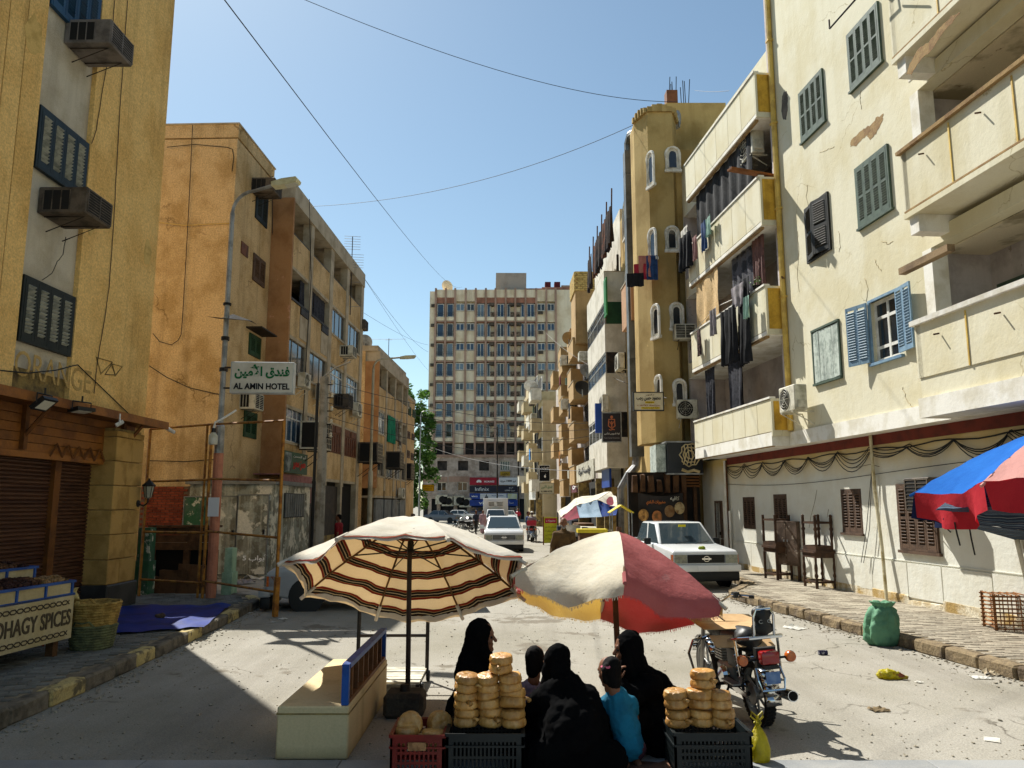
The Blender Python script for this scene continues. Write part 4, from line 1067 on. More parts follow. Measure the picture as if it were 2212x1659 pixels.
MB().box(-1.3,-.6,-.05,-.04,.05,.7).build('portrait',mat('photo_print','8f9590','3d4442',ms=3,lo=.4,hi=.6,grain=.1,bump=0),sg)
# ================================================================ further tan block on the left
p3=FB2.w(19.45,0)
FB3=Fr(p3.x,p3.y,2.0)
B3=T('apartment_block','further tan block with a big rooftop dish and a green awning over one loggia','building',FB3.loc,FB3.rz)
b3_f=[(2.6,4.9,3.7),(4.95,7.4,6.1),(7.5,9.9,8.75)]
b3_b=[(.3,2.5),(2.9,5.3),(5.7,7.9),(8.2,9.9)]
loggia_block(B3,FB3,0.02,b3_b,b3_f,(10.0,10.7),.7,10.0,(m_tan2,m_fin,m_ow),lambda i,j:[['slide','sash','sash','slide'][i],['sash','green','curtain','open'][i],'open'][j],flush0=-.001)
MB().box(0,9.4,-.7,.2,10.7,11.0).build('parapet',m_ow,B3)
MB().box(10.1,16.5,-.2,9,0,9.8).build('flush_wing',m_tan2,B3);MB().box(10.05,16.6,-.25,9,9.8,10.0).build('parapet_coping',m_ow,B3)
for (x0,y0,x1,y1) in ((882,877,886,899),(891,884,896,904),(880,931,884,948),(889,936,894,952),(879,972,883,990),(887,978,892,995)):
 r=FB3.rect(x0,y0,x1,y1,.2);shutter(B3,r[0],r[1]+.2,r[2],r[3],-.2,2,m_grs if y0<900 else m_wshut,.09,False)
for k in range(4):MB().box(.4+k*2.5,2.5+k*2.5,-.72,-.6,0,2.4).build('shop_shutter',mat('grey_roller','6f7474','575c5d',ms=2,grain=.1,bump=.1,rough=.6,streak=.3),B3)
dish('large grey satellite dish on the roof of the further tan block',FB3.w(.9,-.3,10.9),rad(200),r=.48,tilt=25)
window_ac('window air conditioner at the top far corner of the further tan block',FB3.w(10.4,.25,8.7),FB3.rz,w=.6,h=.5,d=.5,m=m_acw)
cooler('dark box air cooler below the sash windows of the further tan block',FB3.w(3.4,.7,4.2),FB3.rz,1.2,1.0,.9,m_acd)
condenser('split air conditioner unit low on the further tan block',FB3.w(7.0,.72,2.5),FB3.rz,w=.9,h=.65)
cooler('grey box air cooler on the plain wing of the further tan block',FB3.w(10.9,.25,3.8),FB3.rz,1.3,1.1,.8,m_acd)
def antenna(label,loc,h,arms,rz=0,w=.5):
 t=T('tv_antenna',label,'antenna',loc,rz)
 MB().tube([(0,0,0),(0,0,h)],.022,5).build('mast',m_iron,t)
 for z,L in arms:MB().tube([(-w*L,-.02,z),(w*L,.02,z+.02)],.01,4).build('element',m_galv,t)
antenna('tall comb shaped aerial rising from the edge of the tan loggia block',FB2.w(12.6,.75,11.1),3.9,[(3.9-k*.13,.55+.25*(k>5)) for k in range(13) if k != 6]+[(1.6,.6),(.4,.8)],rad(10),.7)
antenna('thin T shaped aerial on the roof of the further tan block',FB3.w(5.6,.2,10.7),1.9,[(1.85,1.0),(1.8,.2)],rad(0),1.1)
# ================================================================ the tall ribbed hotel closing the street
YH=115.0
FH=Fr(0,YH,90.0)
m_hcream=mat('hotel_cream','efe1c6','dfcdad',ms=.6,grain=.08,bump=.2,streak=.45,ss=1.2,sc2='6f5d4a',rough=.9)
m_hrib=mat('hotel_brown_rib','ac8e7d','967a69',ms=.6,grain=.08,bump=.15,streak=.3,rough=.9)
m_hred=mat('hotel_red_soffit','b07c67','8d6352',ms=.8,grain=.12,bump=.2,streak=.4,rough=.9)
m_hblue=glass('hotel_blue_pane','27405c',.06)
m_hcurt=glass('curtained_pane','6b7f90',.15)
m_hiero=mat('carved_podium_stone','bdaea2','97887c',ms=1.2,lo=.4,hi=.6,grain=.2,gs=3,bump=.9,bs=2.2,rough=.95,streak=.5,ss=1.4,sc2='c2b5aa')
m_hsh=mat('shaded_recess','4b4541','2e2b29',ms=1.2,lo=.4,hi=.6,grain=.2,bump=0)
hx=lambda cx:FH.px(864+cx*.2083,900)[0]
hz=lambda cy:FH.px(1000,547.2+cy*.2083)[1]
hz2=lambda cy:FH.px(1000,864+cy*.2083)[1]
Hh=T('hotel_tower','tall ribbed hotel tower of cream panels and blue windows closing the street','building',FH.loc,FH.rz)
ribs=[hx(v) for v in (355,460,560,672,778,885,987,1095,1197,1305,1418,1525,1625)]
XL,XR=hx(290),hx(1840)
top=hz(378);zpod=hz2(572)
MB().box(XL,XR,.6,14,0,top-.3).build('core',m_hcream,Hh)
MB().box(XL,ribs[0]-.12,0,.6,zpod,top-.25).build('side_wall',m_hcream,Hh);MB().box(ribs[-1]+.12,XR,0.0,.6,zpod,top).build('side_wall',m_hcream,Hh)
rows=[hz(v) for v in (523,727,932,1137,1342,1553)]+[hz2(243),hz2(435)]      # window heads
pitch=rows[0]-rows[1]
rib_me=MB().box(-.14,.14,-.45,.1,zpod,top+.15).mesh('rib',m_hrib)
for r_ in ribs:link('rib',rib_me,Hh,(r_,0,0))
bay=ribs[1]-ribs[0]
Wd=bay-.3
def wmesh(w,h,nx):
 mb=MB();f=.11
 mb.box(0,f,-.05,.05,0,h).box(w-f,w,-.05,.05,0,h).box(f,w-f,-.05,.05,0,f).box(f,w-f,-.05,.05,h-f,h)
 for i in range(1,nx):mb.box(w*i/nx-.05,w*i/nx+.05,-.045,.04,f,h-f)
 return mb.mesh('window',m_wht),[MB().box(f,w-f,-.01,.01,f,h-f).mesh('pane',q) for q in (m_hblue,m_hblue,m_hcurt,m_gdark)]
HT=2.05;HS=1.12
W_t,W_s,W_n=wmesh(Wd*.9,HT,2),wmesh(Wd*.98,HS,2),wmesh(Wd*.45,HT,1)
W_t1=wmesh(Wd*.86,HT,1)
ac_me=MB().box(-.36,.36,-.35,.3,0,.42).mesh('air_conditioner',m_acd)
rail_me=MB().box(0,bay-.28,-.3,-.26,0,.04).box(0,bay-.28,-.3,-.26,.3,.33).mesh('rail',m_iron)
fret_me=MB().box(0,Wd*.5,-.1,.0,0,.75).mesh('fretwork_panel',mat('fretwork','8f7f6d','4a3f36',ms=3.5,lo=.45,hi=.55,grain=.1,bump=.5,bs=8))
kinds='ttssTnTnmTas'
par_me=MB().box(0,bay-.28,-.3,.2,0,.55).mesh('parapet',m_hcream);red_me=MB().box(0,bay-.28,-.05,.5,0,.85).mesh('soffit_band',m_hred)
lip_me=MB().box(0,bay-.28,-.35,.5,0,.12).mesh('floor_lip',m_hrib)
pan_me=MB().box(0,bay-.28,-.08,.5,0,pitch-HS-.25).mesh('wall_panel',m_hcream);backm=MB().box(0,bay-.28,.45,.6,0,pitch).mesh('bay_back',m_hcream)
def add(nm,me,x,y,z,sx=1):return link(nm,me,Hh,(x,y,z),None,(sx,1,1))
for i in range(12):
 a,b=ribs[i]+.14,ribs[i+1]-.14;k=kinds[i];sx=(b-a)/(bay-.28)
 for j,zt in enumerate(rows):
  add('bay_back',backm,a,0,zt-pitch+.9,sx)
  if j == len(rows)-1:
   if i in (2,):add('wall_panel',pan_me,a,0,zt-2.0,sx)
   else:MB().box(a,b,.3,.44,zt-2.6,zt+.4).build('dark_opening',m_hsh,Hh)
   if i in (0,1,4,5,6,8):add('rail',rail_me,a,0,zt-1.9,sx)
   continue
  if k in 'tT':
   w_,p_=(W_t1 if k == 't' else W_t);wo=add('window',w_,a+.06,.1,zt-HT,sx);link('pane',RND.choice(p_),wo)
   add('rail',rail_me,a,0,zt-HT+.35,sx);add('parapet',par_me,a,0,zt-HT-.62,sx);add('floor_lip',lip_me,a,0,zt-HT-.85,sx);add('soffit_band',red_me,a,0,zt+.1,sx)
  elif k in 'nm':
   xo=a+.04 if k == 'n' else b-Wd*.48
   wo=add('window',W_n[0],xo,.1,zt-HT,sx);link('pane',RND.choice(W_n[1]),wo)
   add('air_conditioner',ac_me,(b-.42) if k == 'n' else a+.42,.1,zt-.35);add('fretwork_panel',fret_me,(b-Wd*.52) if k == 'n' else a,.1,zt-HT)
   MB().box((b-Wd*.5) if k == 'n' else a,b if k == 'n' else a+Wd*.5,.3,.44,zt-1.25,zt-.45).build('wall_panel',m_hcream,Hh) if j % 2 == 0 else None
   add('parapet',par_me,a,0,zt-HT-.62,sx);add('floor_lip',lip_me,a,0,zt-HT-.85,sx);add('soffit_band',red_me,a,0,zt+.1,sx)
  else:
   wo=add('window',W_s[0],a,.0,zt-HS,sx);link('pane',RND.choice(W_s[1]),wo);add('wall_panel',pan_me,a,0,zt-pitch+.18,sx)
   if k == 'a':add('air_conditioner',ac_me,(a+b)/2-.1,.05,zt-HS-.55)
 MB().box(a,b,-.1,.5,rows[0]+(.35 if k in 'sa' else .95),top).build('parapet',m_hcream,Hh)
for zt in rows:link('air_conditioner',ac_me,Hh,(hx(333),.0,zt-.55))
MB().box(XL-.6,hx(1500),-1.2,13,zpod-.35,zpod).build('podium_cornice',m_hrib,Hh)
# podium of carved panels, with its windows
pw=[(400,500,635,735),(612,715,635,735),(827,928,635,735),(1040,1140,635,735),(1255,1330,640,735),(400,495,855,945),(607,710,855,945),(1255,1330,855,945)]
hl=[(hx(a),hx(b),hz2(d),hz2(c)) for a,b,c,d in pw]
zs0=hz2(1025)
MB().wall(XL-.5,hx(1420),zs0,zpod-.35,hl,-1.0,.4).box(XL-.5,XL-.48,-1,12,zs0,zpod-.35).build('podium_wall',m_hiero,Hh)
MB().box(XL-.5,hx(505),-1.06,-1.0,hz2(850),hz2(800)).box(hx(520),hx(725),-1.06,-1.0,hz2(850),hz2(795)).build('podium_band',m_hrib,Hh)
for q,(a,b,c,d) in enumerate(hl):
 if q in (5,6,3):window(Hh,a,b,c,d,-.75,2 if q != 3 else 4,1,m_wht,m_gdark,.1)
 else:MB().box(a,b,-.62,-.58,c,d).build('dark_opening',m_hsh,Hh)
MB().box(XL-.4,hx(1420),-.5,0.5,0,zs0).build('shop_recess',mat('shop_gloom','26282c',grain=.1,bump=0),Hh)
for cx in (330,420,590,725,1220):MB().box(hx(cx)-.25,hx(cx)+.25,-1.0,-.5,0,zs0).build('shop_pier',m_hiero,Hh)
for a,b in ((735,880),(890,1050),(1060,1210)):window(Hh,hx(a),hx(b),.3,hz2(1105),-.9,2,2,mat('blue_shopfront','26477e',grain=.05),m_gdark,.12)
for cx,cy in ((450,1082),(515,1100),(622,1092),(690,1112)):
 MB().box(hx(cx)-.85,hx(cx)+.85,-1.5,-.9,hz2(cy),hz2(cy)+1.35).build('air_conditioner',m_acw,Hh)
 MB().lathe([(.5,0),(.5,.03)],16,Matrix.Translation((hx(cx)+.15,-1.5,hz2(cy)+.68)) @ Matrix.Rotation(rad(90),4,'X')).build('fan_opening',m_acv,Hh)
# roof: plant room, tanks, dish
MB().box(hx(988),hx(1315),1.0,6,top-.2,hz(182),jit=.03).build('plant_room',mat('mauve_block','a89b90','988b80',ms=.5,grain=.12,bump=.2,rough=.95),Hh)
MB().box(hx(1315),hx(1500),.8,5,top-.1,hz(348)).build('roof_wall',m_hred,Hh)
for a,b in ((1515,1577),(1615,1678)):MB().box(hx(a),hx(b),.6,2,hz(345),hz(284)).build('red_tank',mat('dark_red_tank','5f1f26','4d181f',grain=.08),Hh)
MB().box(hx(1690),XR,.5,5,top,hz(322)).build('roof_shed',m_hrib,Hh);MB().box(hx(1480),XR,.3,4,top,top+.5).build('roof_kerb',m_hred,Hh)
dish('large pale satellite dish on the roof of the far hotel',(hx(458),YH+1.0,top-.1),rad(150),r=.95,tilt=30,m=m_hcream)
# shop signs on the podium
def sign(name,label,F,x0,y0,x1,y1,n,m,depth=.12,group=None,edge=None,side=0):
 u0,u1,z0,z1=F.rect(x0,y0,x1,y1,n)
 t=T(name,label,'sign',F.w((u0+u1)/2,n,z0),F.rz,group);w,h=u1-u0,z1-z0
 MB().box(-w/2,w/2,-depth/2,depth/2,0,h).build('panel',m,t)
 if edge:
  e=.03*max(1,h);MB().box(-w/2-e,-w/2,-depth/2-.02,depth/2+.02,-e,h+e).box(w/2,w/2+e,-depth/2-.02,depth/2+.02,-e,h+e).box(-w/2,w/2,-depth/2-.02,depth/2+.02,-e,0).box(-w/2,w/2,-depth/2-.02,depth/2+.02,h,h+e).build('frame',edge,t)
 return t,w,h,-depth/2-.006
hp=lambda cx,cy:(864+cx*.2083,864+cy*.2083)
m_sw=mat('sign_white','d9dadc',grain=.03,bump=0,rough=.4);m_sblue=mat('sign_blue','16439c','123a88',grain=.04,bump=0,rough=.4);m_snavy=mat('sign_navy','181f33',grain=.04,bump=0,rough=.4);m_sred=mat('sign_crimson','a3122f','8d1029',grain=.04,bump=0,rough=.4)
m_lw=mat('letter_white','f0f0f0',grain=0,bump=0);m_lk=mat('letter_black','17171a',grain=0,bump=0)
t,w,h,y=sign('shop_sign','crimson shop sign with white petal emblem and the word HUAWEI',FH,*hp(723,803),*hp(1025,882),1.4,m_sred)
text('HUAWEI','lettering',m_lw,t,w*.17,y,h*.45,w=w*.34,h=h*.25,bold=.02)
for k in range(8):
 a=rad(12+k*22.3);MB().ball((-w*.18-math.cos(a)*h*.22,y,h*.34+math.sin(a)*h*.22),h*.06,.02,h*.17,8,5,Matrix.Rotation(a-rad(90),4,'Y')).build('petal',m_lw,t)
t,w,h,y=sign('shop_sign','white shop sign with black Arabic lettering and 1000 beside the crimson sign',FH,*hp(1025,805),*hp(1220,880),1.4,m_sw)
text('1000 '+ar('نيو'),'lettering',m_lk,t,w*.16,y,h*.5,w=w*.5,h=h*.36,bold=.03);text(ar('ميزة'),'lettering',m_lk,t,-w*.28,y,h*.48,w=w*.26,h=h*.36,bold=.03)
t,w,h,y=sign('shop_sign','dark navy shop sign with the word Infinix in white',FH,*hp(723,890),*hp(1220,958),1.4,m_snavy)
text('Infinix','lettering',m_lw,t,-w*.24,y,h*.5,w=w*.29,h=h*.55);text(ar('نيو'),'lettering',m_lw,t,w*.36,y,h*.7,w=w*.08,h=h*.24);text('1000 '+ar('ميزا'),'lettering',m_lw,t,w*.34,y,h*.28,w=w*.2,h=h*.26)
MB().box(w*.075,w*.08,y,y+.01,h*.3,h*.75).build('divider',m_lw,t)
t,w,h,y=sign('shop_sign','long blue and white shop sign with a small vivo and a portrait poster',FH,*hp(723,967),*hp(1220,1030),1.4,m_sblue)
text('vivo','lettering',m_lw,t,-w*.4,y,h*.5,w=w*.13,h=h*.3,bold=.03)
MB().box(-w*.28,w*.27,y,y+.01,h*.06,h*.94).build('poster',m_sw,t);text('V23   V23e','lettering',m_sblue,t,w*.08,y-.01,h*.62,w=w*.25,h=h*.22,bold=.02)
MB().ball((-w*.15,y,h*.68),h*.1,.03,h*.14,8,6).prism([(-w*.2,h*.06),(-w*.1,h*.06),(-w*.125,h*.5),(-w*.175,h*.5)],y-.02,y,'y').build('portrait',m_lk,t)
MB().box(w*.29,w*.49,y,y+.01,h*.06,h*.94).build('poster',mat('pale_yellow_print','cfcf9a','d8dcdf',ms=.5,grain=.05,bump=0),t)
t,w,h,y=sign('shop_sign','bright blue shop sign with a large white vivo above the shopfront',FH,*hp(723,1037),*hp(1220,1098),1.45,m_sblue)
text('vivo','lettering',m_lw,t,-w*.18,y,h*.5,w=w*.26,h=h*.5,bold=.02);text('1000 '+ar('ميزا'),'lettering',m_lw,t,w*.3,y,h*.52,w=w*.23,h=h*.4);MB().box(w*.13,w*.135,y,y+.01,h*.2,h*.8).build('divider',m_lw,t)
t,w,h,y=sign('shop_sign','small ochre sign under a podium window of the hotel',FH,*hp(1040,742),*hp(1142,785),1.15,mat('ochre_sign','a98a2e','8f7326',grain=.1,bump=0));text(ar('محمد'),'lettering',m_lk,t,0,y,h*.5,w=w*.7,h=h*.5)
t,w,h,y=sign('shop_sign','amber framed sign board on the pole left of the hotel podium',FH,*hp(232,878),*hp(352,945),14,mat('amber_sign','d8a019','c98c12',ms=.6,grain=.08,bump=0),edge=m_iron)
for q,zz in ((.8,.68),(.7,.34)):text(ar('بنك مصر الفرع'),'lettering',mat('dark_red_letter','6b2a12',grain=0,bump=0),t,0,y,h*zz,w=w*q,h=h*.22,bold=.02)
# tree behind
def tree(label,x,y,h,r,seed,ncl=60,nl=80,zlow=.25,group=None,leafs=.28):
 rr=random.Random(seed);t=T('tree',label,'tree',(x,y,0),0,group)
 tb=MB().tube([(0,0,0),(.15,.1,h*.3),(-.1,0,h*.55),(.1,-.1,h*.85)],.28,7,.06)
 for k in range(9):
  z=h*(.3+.06*k);a=rr.uniform(0,6.28);tb.tube([(0,0,z),(math.cos(a)*r*.4,math.sin(a)*r*.4,z+h*.07),(math.cos(a)*r*.8,math.sin(a)*r*.8,z+h*.1)],.09,5,.02)
 tb.build('trunk',mat('grey_bark','6b5d4c','4d4236',ms=4,grain=.25,bump=.6,bs=14,rough=1),t)
 mb=MB()
 for c in range(ncl):
  a=rr.uniform(0,6.28);zz=rr.uniform(zlow,1.0);q=r*math.sqrt(rr.random())*(.45+.75*math.sin(min(1,(1.06-zz)/(1.06-zlow))**.6*2.2));cx,cy,cz=q*math.cos(a),q*math.sin(a),h*zz
  cr=rr.uniform(.45,.95)
  for l in range(nl):
   d=Vector((rr.gauss(0,1),rr.gauss(0,1),rr.gauss(0,.8))).normalized()*cr*rr.random()**.4
   p=Vector((cx,cy,cz))+d;s=leafs*rr.uniform(.6,1.2);u=Vector((rr.gauss(0,1),rr.gauss(0,1),rr.gauss(0,.6))).normalized();v=u.cross(Vector((rr.gauss(0,1),rr.gauss(0,1),rr.gauss(0,1)))).normalized()
   mb.face([p-u*s,p-v*s*.45,p+u*s,p+v*s*.45])
 tag(mb.build('crown',mat('tree_leaf','5f8438','3f6124',ms=.6,lo=.4,hi=.6,grain=.15,gs=3,bump=0,rough=.6,transl=.35),t),kind='stuff')
 return t
tree('tall light green tree in the gap left of the far hotel',-12.6,98,17,2.6,5,150,90,.12)
# ================================================================ right-hand row beyond the cream block
FR=Fr(5.4,28.0,180-1.5)
m_och=mat('ochre_stucco','b59c68','9c8352',ms=.7,grain=.12,gs=45,bump=.5,bs=18,streak=.45,ss=1.6,sc2='6e4f22',rough=.95,spots='d3b478',sps=1.6,spt=.73,spec=.1)
m_och2=mat('rough_ochre_stucco','b8a172','997f50',ms=6,grain=.2,gs=30,bump=1.0,bs=14,streak=.3,rough=1,spec=.1)
m_archw=mat('white_arch_trim','e2ded4','c5bdac',ms=4,grain=.08,bump=.25,rough=.85)
YB=T('apartment_block','ochre stucco block with a faceted turret and rows of small arched windows','building',FR.loc,FR.rz)
_mr=(Matrix.Translation((FR.o[0],FR.o[1],0)) @ Matrix.Rotation(FR.rz,4,'Z')).inverted()
toR=lambda x,y,z=0.0:_mr @ Vector((x,y,z))
uE=FR.px(1346,800)[0]
ztop=V(1440,240,27.5).z
MB().box(uE,-.2,0,9,0,ztop-1.2).build('body',m_och,YB)
tp=[(4.72,28.5),(5.08,27.55),(6.0,27.55),(6.36,28.5),(6.36,29.4),(4.72,29.4)]
poly=[(lambda v:(v.x,v.y))(toR(*p)) for p in tp]
z0t=V(1440,955,27.5).z
MB().prism(poly,z0t,ztop,'z').build('turret',m_och,YB)
# scalloped turret rim
for a,b in zip(poly[:4],poly[1:4]):
 n=5
 for k in range(n):
  t0=(k+.5)/n;px_,py_=a[0]+(b[0]-a[0])*t0,a[1]+(b[1]-a[1])*t0
  MB().box(px_-.1,px_+.1,py_-.1,py_+.1,ztop-.02,ztop+.12+.16*abs(math.sin(t0*3.14))).build('rim_block',m_och,YB)
pr=[toR(x,y) for x,y in ((6.2,29.4),(8.6,29.4),(8.6,36),(6.2,36))]
ztop2=V(1530,222,29.4).z
MB().prism([(v.x,v.y) for v in pr],0,ztop2,'z').build('rear_wing',m_och,YB)
vv=toR(6.45,29.6);MB().box(vv.x-.22,vv.x+.22,vv.y-.22,vv.y+.22,ztop2,ztop2+.55).build('column_stub',mat('red_brick_stub','7d5138','6b452f',grain=.2,bump=.4),YB)
rb=MB()
for k in range(8):
 q=toR(6.35+.1*(k % 4)+(.55 if k>3 else 0),29.55+.1*(k // 2),0);rb.tube([(q.x,q.y,ztop2),(q.x+RND.uniform(-.1,.1),q.y+RND.uniform(-.1,.1),ztop2+RND.uniform(.8,1.3))],.016,4)
rb.build('rebar',m_iron,YB)
def arch_shape(w,h,k=7):
 o=[(-w/2,0),(w/2,0)]
 for i in range(k+1):
  a=math.pi*i/k;o.append((w/2*math.cos(a),h-w/2+w/2*math.sin(a)))
 return o
def arch_window(parent,loc,rz,w,h,glassm=None):
 out=arch_shape(w,h);path=[(x,-.04,z) for x,z in out]
 fr=MB().tube(path,.055,5,closed=True);inn=arch_shape(w*.62,h*.8);fr.tube([(x,-.02,z+h*.08) for x,z in inn],.03,4,closed=True)
 fr.box(-w/2-.06,w/2+.06,-.09,.02,-.1,-.0)
 f=fr.build('arched_window',m_archw,parent,loc,(0,0,rz))
 MB().prism(out,-.012,-.004,'y').build('reveal',m_archw,f)
 MB().prism([(x,z+h*.08) for x,z in inn],-.02,-.013,'y').build('pane',glassm or m_gdark,f)
def on_seg(p,q,xs,yt,yb,wscale=1.0):
 """window on the vertical face p-q (world plan points), between two picture columns"""
 (x0,x1)=xs;d=Vector((q[0]-p[0],q[1]-p[1]));L=d.length;d /= L
 def hit(x,y):
  r=ray(x,y);nx,ny=-d.y,d.x;tt=(p[0]*nx+p[1]*ny)/(r[0]*nx+r[1]*ny)
  return ((r[0]*tt-p[0])*d.x+(r[1]*tt-p[1])*d.y,HC+r[2]*tt)
 s0,s1=hit(x0,(yt+yb)/2)[0],hit(x1,(yt+yb)/2)[0];zt,zb=hit((x0+x1)/2,yt)[1],hit((x0+x1)/2,yb)[1]
 c_=(s0+s1)/2;wp=toR(p[0]+d.x*c_,p[1]+d.y*c_,zb);ang=math.atan2(d.y,d.x)-FR.rz
 arch_window(YB,(wp.x,wp.y,zb),ang,min(abs(s1-s0)*wscale,L*.8),zt-zb)
for xs,a,b in (((1438,1468),319,367),((1438,1466),490,540),((1448,1475),655,709),((1455,1481),820,872)):on_seg(tp[1],tp[2],xs,a,b)
for xs,a,b in (((1400,1414),328,401),((1403,1419),494,560),((1410,1426),658,727),((1418,1431),811,870)):on_seg(tp[0],tp[1],xs,a,b)
for xs,a,b in (((1475,1490),297,357),((1478,1492),475,540),((1480,1496),638,706),((1484,1500),808,870)):on_seg(tp[2],tp[3],xs,a,b)
for (x0,y0,x1,y1) in ((1379,384,1394,455),(1347,445,1360,498),(1388,691,1405,748),(1359,720,1367,777),(1352,588,1362,631),(1375,560,1390,620)):
 u0,z1=FR.px(x0,y0);u1,z0=FR.px(x1,y1);arch_window(YB,((u0+u1)/2,0,z0),0,min(abs(u1-u0),1.3),abs(z1-z0))
def balcony(P,F,u0,u1,n,z0,z1,m,name='balcony',soffit=None,t=.1):
 mb=MB().box(u0,u1,-n,-n+t,z0,z1).box(u0,u0+t,-n+t,0,z0,z1).box(u1-t,u1,-n+t,0,z0,z1).box(u0+t,u1-t,-n+t,0,z0,z0+.12)
 b=mb.build(name,m,P)
 MB().box(u0-.03,u1+.03,-n-.03,-n+t+.03,z1,z1+.05).build('coping',m_ow,b)
 return b
u0,u1,z0,z1=FR.rect(1342,627,1364,691,.7);balcony(YB,FR,u0,u1,.7,z0,z1,mat('pinkish_panel','b48a66','a27a58',ms=2,grain=.1,bump=.2))
u0,u1,z0,z1=FR.rect(1383,745,1409,847,.6);balcony(YB,FR,u0,min(u1,-.6),.6,z0,z1,mat('orange_panel','b5814c','a87542',ms=2,grain=.1,bump=.2,streak=.4))
# big metal flue
du,dz=FR.px(1366,600,.55)
fl=T('flue_duct','tall square galvanised flue clamped to the ochre turret block','duct',FR.w(du,.3,0),FR.rz)
zt=FR.px(1366,312,.55)[1];zb=FR.px(1380,985,.55)[1]
mzz=mat('dull_galvanised','70706c','4f4e4a',ms=1.2,grain=.1,bump=.1,rough=.5,metal=.35)
k=zb
while k<zt:MB().box(-.24,.24,-.48,0,k,min(k+1.9,zt)-.012).build('duct_section',mzz,fl);k+=1.9
MB().tube([(0,-.24,zt),(0,-.24,zt+.35),(.35,-.2,zt+.55),(.75,-.1,zt+.45),(.85,0,zt+.1)],.22,10).build('elbow',mzz,fl)
MB().tube([(0,-.24,zb),(.05,-.3,zb-.4),(.3,-.6,zb-.7),(.25,-.9,zb-1.2),(.2,-.9,zb-3.0)],.17,10).build('flexible_hose',m_galv,fl)
window_ac('pale caged air conditioner beside an arched window of the turret, upper one',(V(1478,735,27.4).x,27.5,V(1478,735,27.4).z),rad(0),w=.75,h=.55,d=.35,m=m_acw)
condenser('pale air conditioner unit on the turret directly above the black emblem sign',(V(1482,905,27.4).x,27.5,V(1482,905,27.4).z),rad(0),w=.7,h=.65,d=.3)
dish('satellite dish tilted on the turret roof beside rusty rebar',(V(1466,226,28.6).x,28.6,ztop-.1),rad(235),r=.36,tilt=15)
# ---- white block with glazed bays
uW0=FR.px(1266,800,.6)[0];uW1=uE-.02
WB=T('apartment_block','white block with stacked glazed bays between the ochre turret and the brown balconies','building',FR.loc,FR.rz)
m_wb=mat('white_stucco','d3cdbd','bdb6a4',ms=1.5,grain=.08,gs=30,bump=.5,bs=16,streak=.25,sc2='8b8578',rough=.95)
ztW=FR.px(1330,470)[1]
MB().box(uW0,uW1,0,9,0,ztW).build('body',m_wb,WB)
bu0,bu1=FR.px(1270,800,.95)[0],FR.px(1308,800,.95)[0]
zz=[FR.px(1290,y,.95)[1] for y in (1040,985,945,870,800,735,655,600,520,470)]
zz=[3.2,4.3,5.9,7.2,8.9,10.2,11.9,13.3,14.9]
zz=[FR.px(1309,y,.95)[1] for y in (1010,945,890,805,758,695,645,577,508)]
for k in range(0,8,2):
 a,b=zz[k],zz[k+1];c_=zz[k+2] if k+2<len(zz) else b
 MB().box(bu0,bu1,-.95,0,a,b).build('bay_wall',m_wb,WB)
 if k<6:
  MB().box(bu0+.05,bu1-.05,-.6,0,b,c_).build('bay_core',m_dark,WB)
  window(WB,bu0,bu1,b,c_,-.9,5,1,m_alu if k else m_wht,(m_gdark,m_gblue,m_gdark)[k // 2],.08,split=[b+(c_-b)*.62])
  MB().box(bu1-.1,bu1,-.9,0,b,c_).build('bay_post',mat('deep_green_paint','1d4a2c','153a22',grain=.1,bump=.1,rough=.6) if k == 4 else m_iron,WB)
 else:MB().box(bu0,bu1,-.95,0,b,b+.05).build('coping',m_ow,WB)
for x0,y0,x1,y1,mm in ((1308,576,1327,620,'deep_green_paint'),):
 q=FR.rect(x0,y0,x1,y1,.5);
 lf=T('shutter','open bright green shutter swung out from the white glazed bays','shutter',FR.w(bu1+.05,.95,zz[5]+.25),FR.rz)
 MB().box(0,.75,-.03,.03,0,1.75).build('leaf',mat('bright_green_paint','2f7d36','246329',grain=.1,bump=.1,rough=.5),lf)
 for i in range(2):MB().box(.08+i*.33,.34+i*.33,-.045,.045,.12,1.63).build('panel',mat('bright_green_paint','2f7d36'),lf)
for (x0,y0,x1,y1) in ((1331,700,1342,745),(1331,830,1342,880)):
 u0,u1,z0,z1=FR.rect(x0,y0,x1,y1);shutter(WB,u0,min(u1,u0+1.3),z0,z1,0,2,m_dshut,.09,False,opens={0:60})
rs=MB()
for k in range(5):cloth('shade_cloth',(mat('brown_black_shade_cloth','3a2a22','17151a',ms=4,lo=.4,hi=.6,grain=.2,bump=.3,rough=1,transl=.1),mat('rust_shade_cloth','6b3f2c','3a2a22',ms=4,lo=.4,hi=.6,grain=.2,bump=.3,rough=1,transl=.1))[k % 2],WB,1.7,1.7,(bu0+1+k*1.75,-.9+.1*(k % 2),zz[8]+.95+.25*(k % 2)),0,folds=3,amp=.12,seed=k,jag=.25)
for k in range(6):rs.tube([(bu0+.3+k*1.6,-.85,zz[8]),(bu0+.3+k*1.6,-.8,zz[8]+1.85)],.035,5)
rs.build('shade_posts',m_rust,WB)
condenser('white air conditioner unit on the white block right above the brown hanging panel',thing_px(FR,1352,800,.4),FR.rz,w=.9,h=.7)
condenser('white air conditioner unit above the dark insurance sign',thing_px(FR,1318,890,.8),FR.rz,w=.9,h=.75)
dish('small grey dish on the corner of the white glazed bays, middle floor',FR.w(bu0-.1,1.0,zz[4]-.2),rad(150),r=.42)
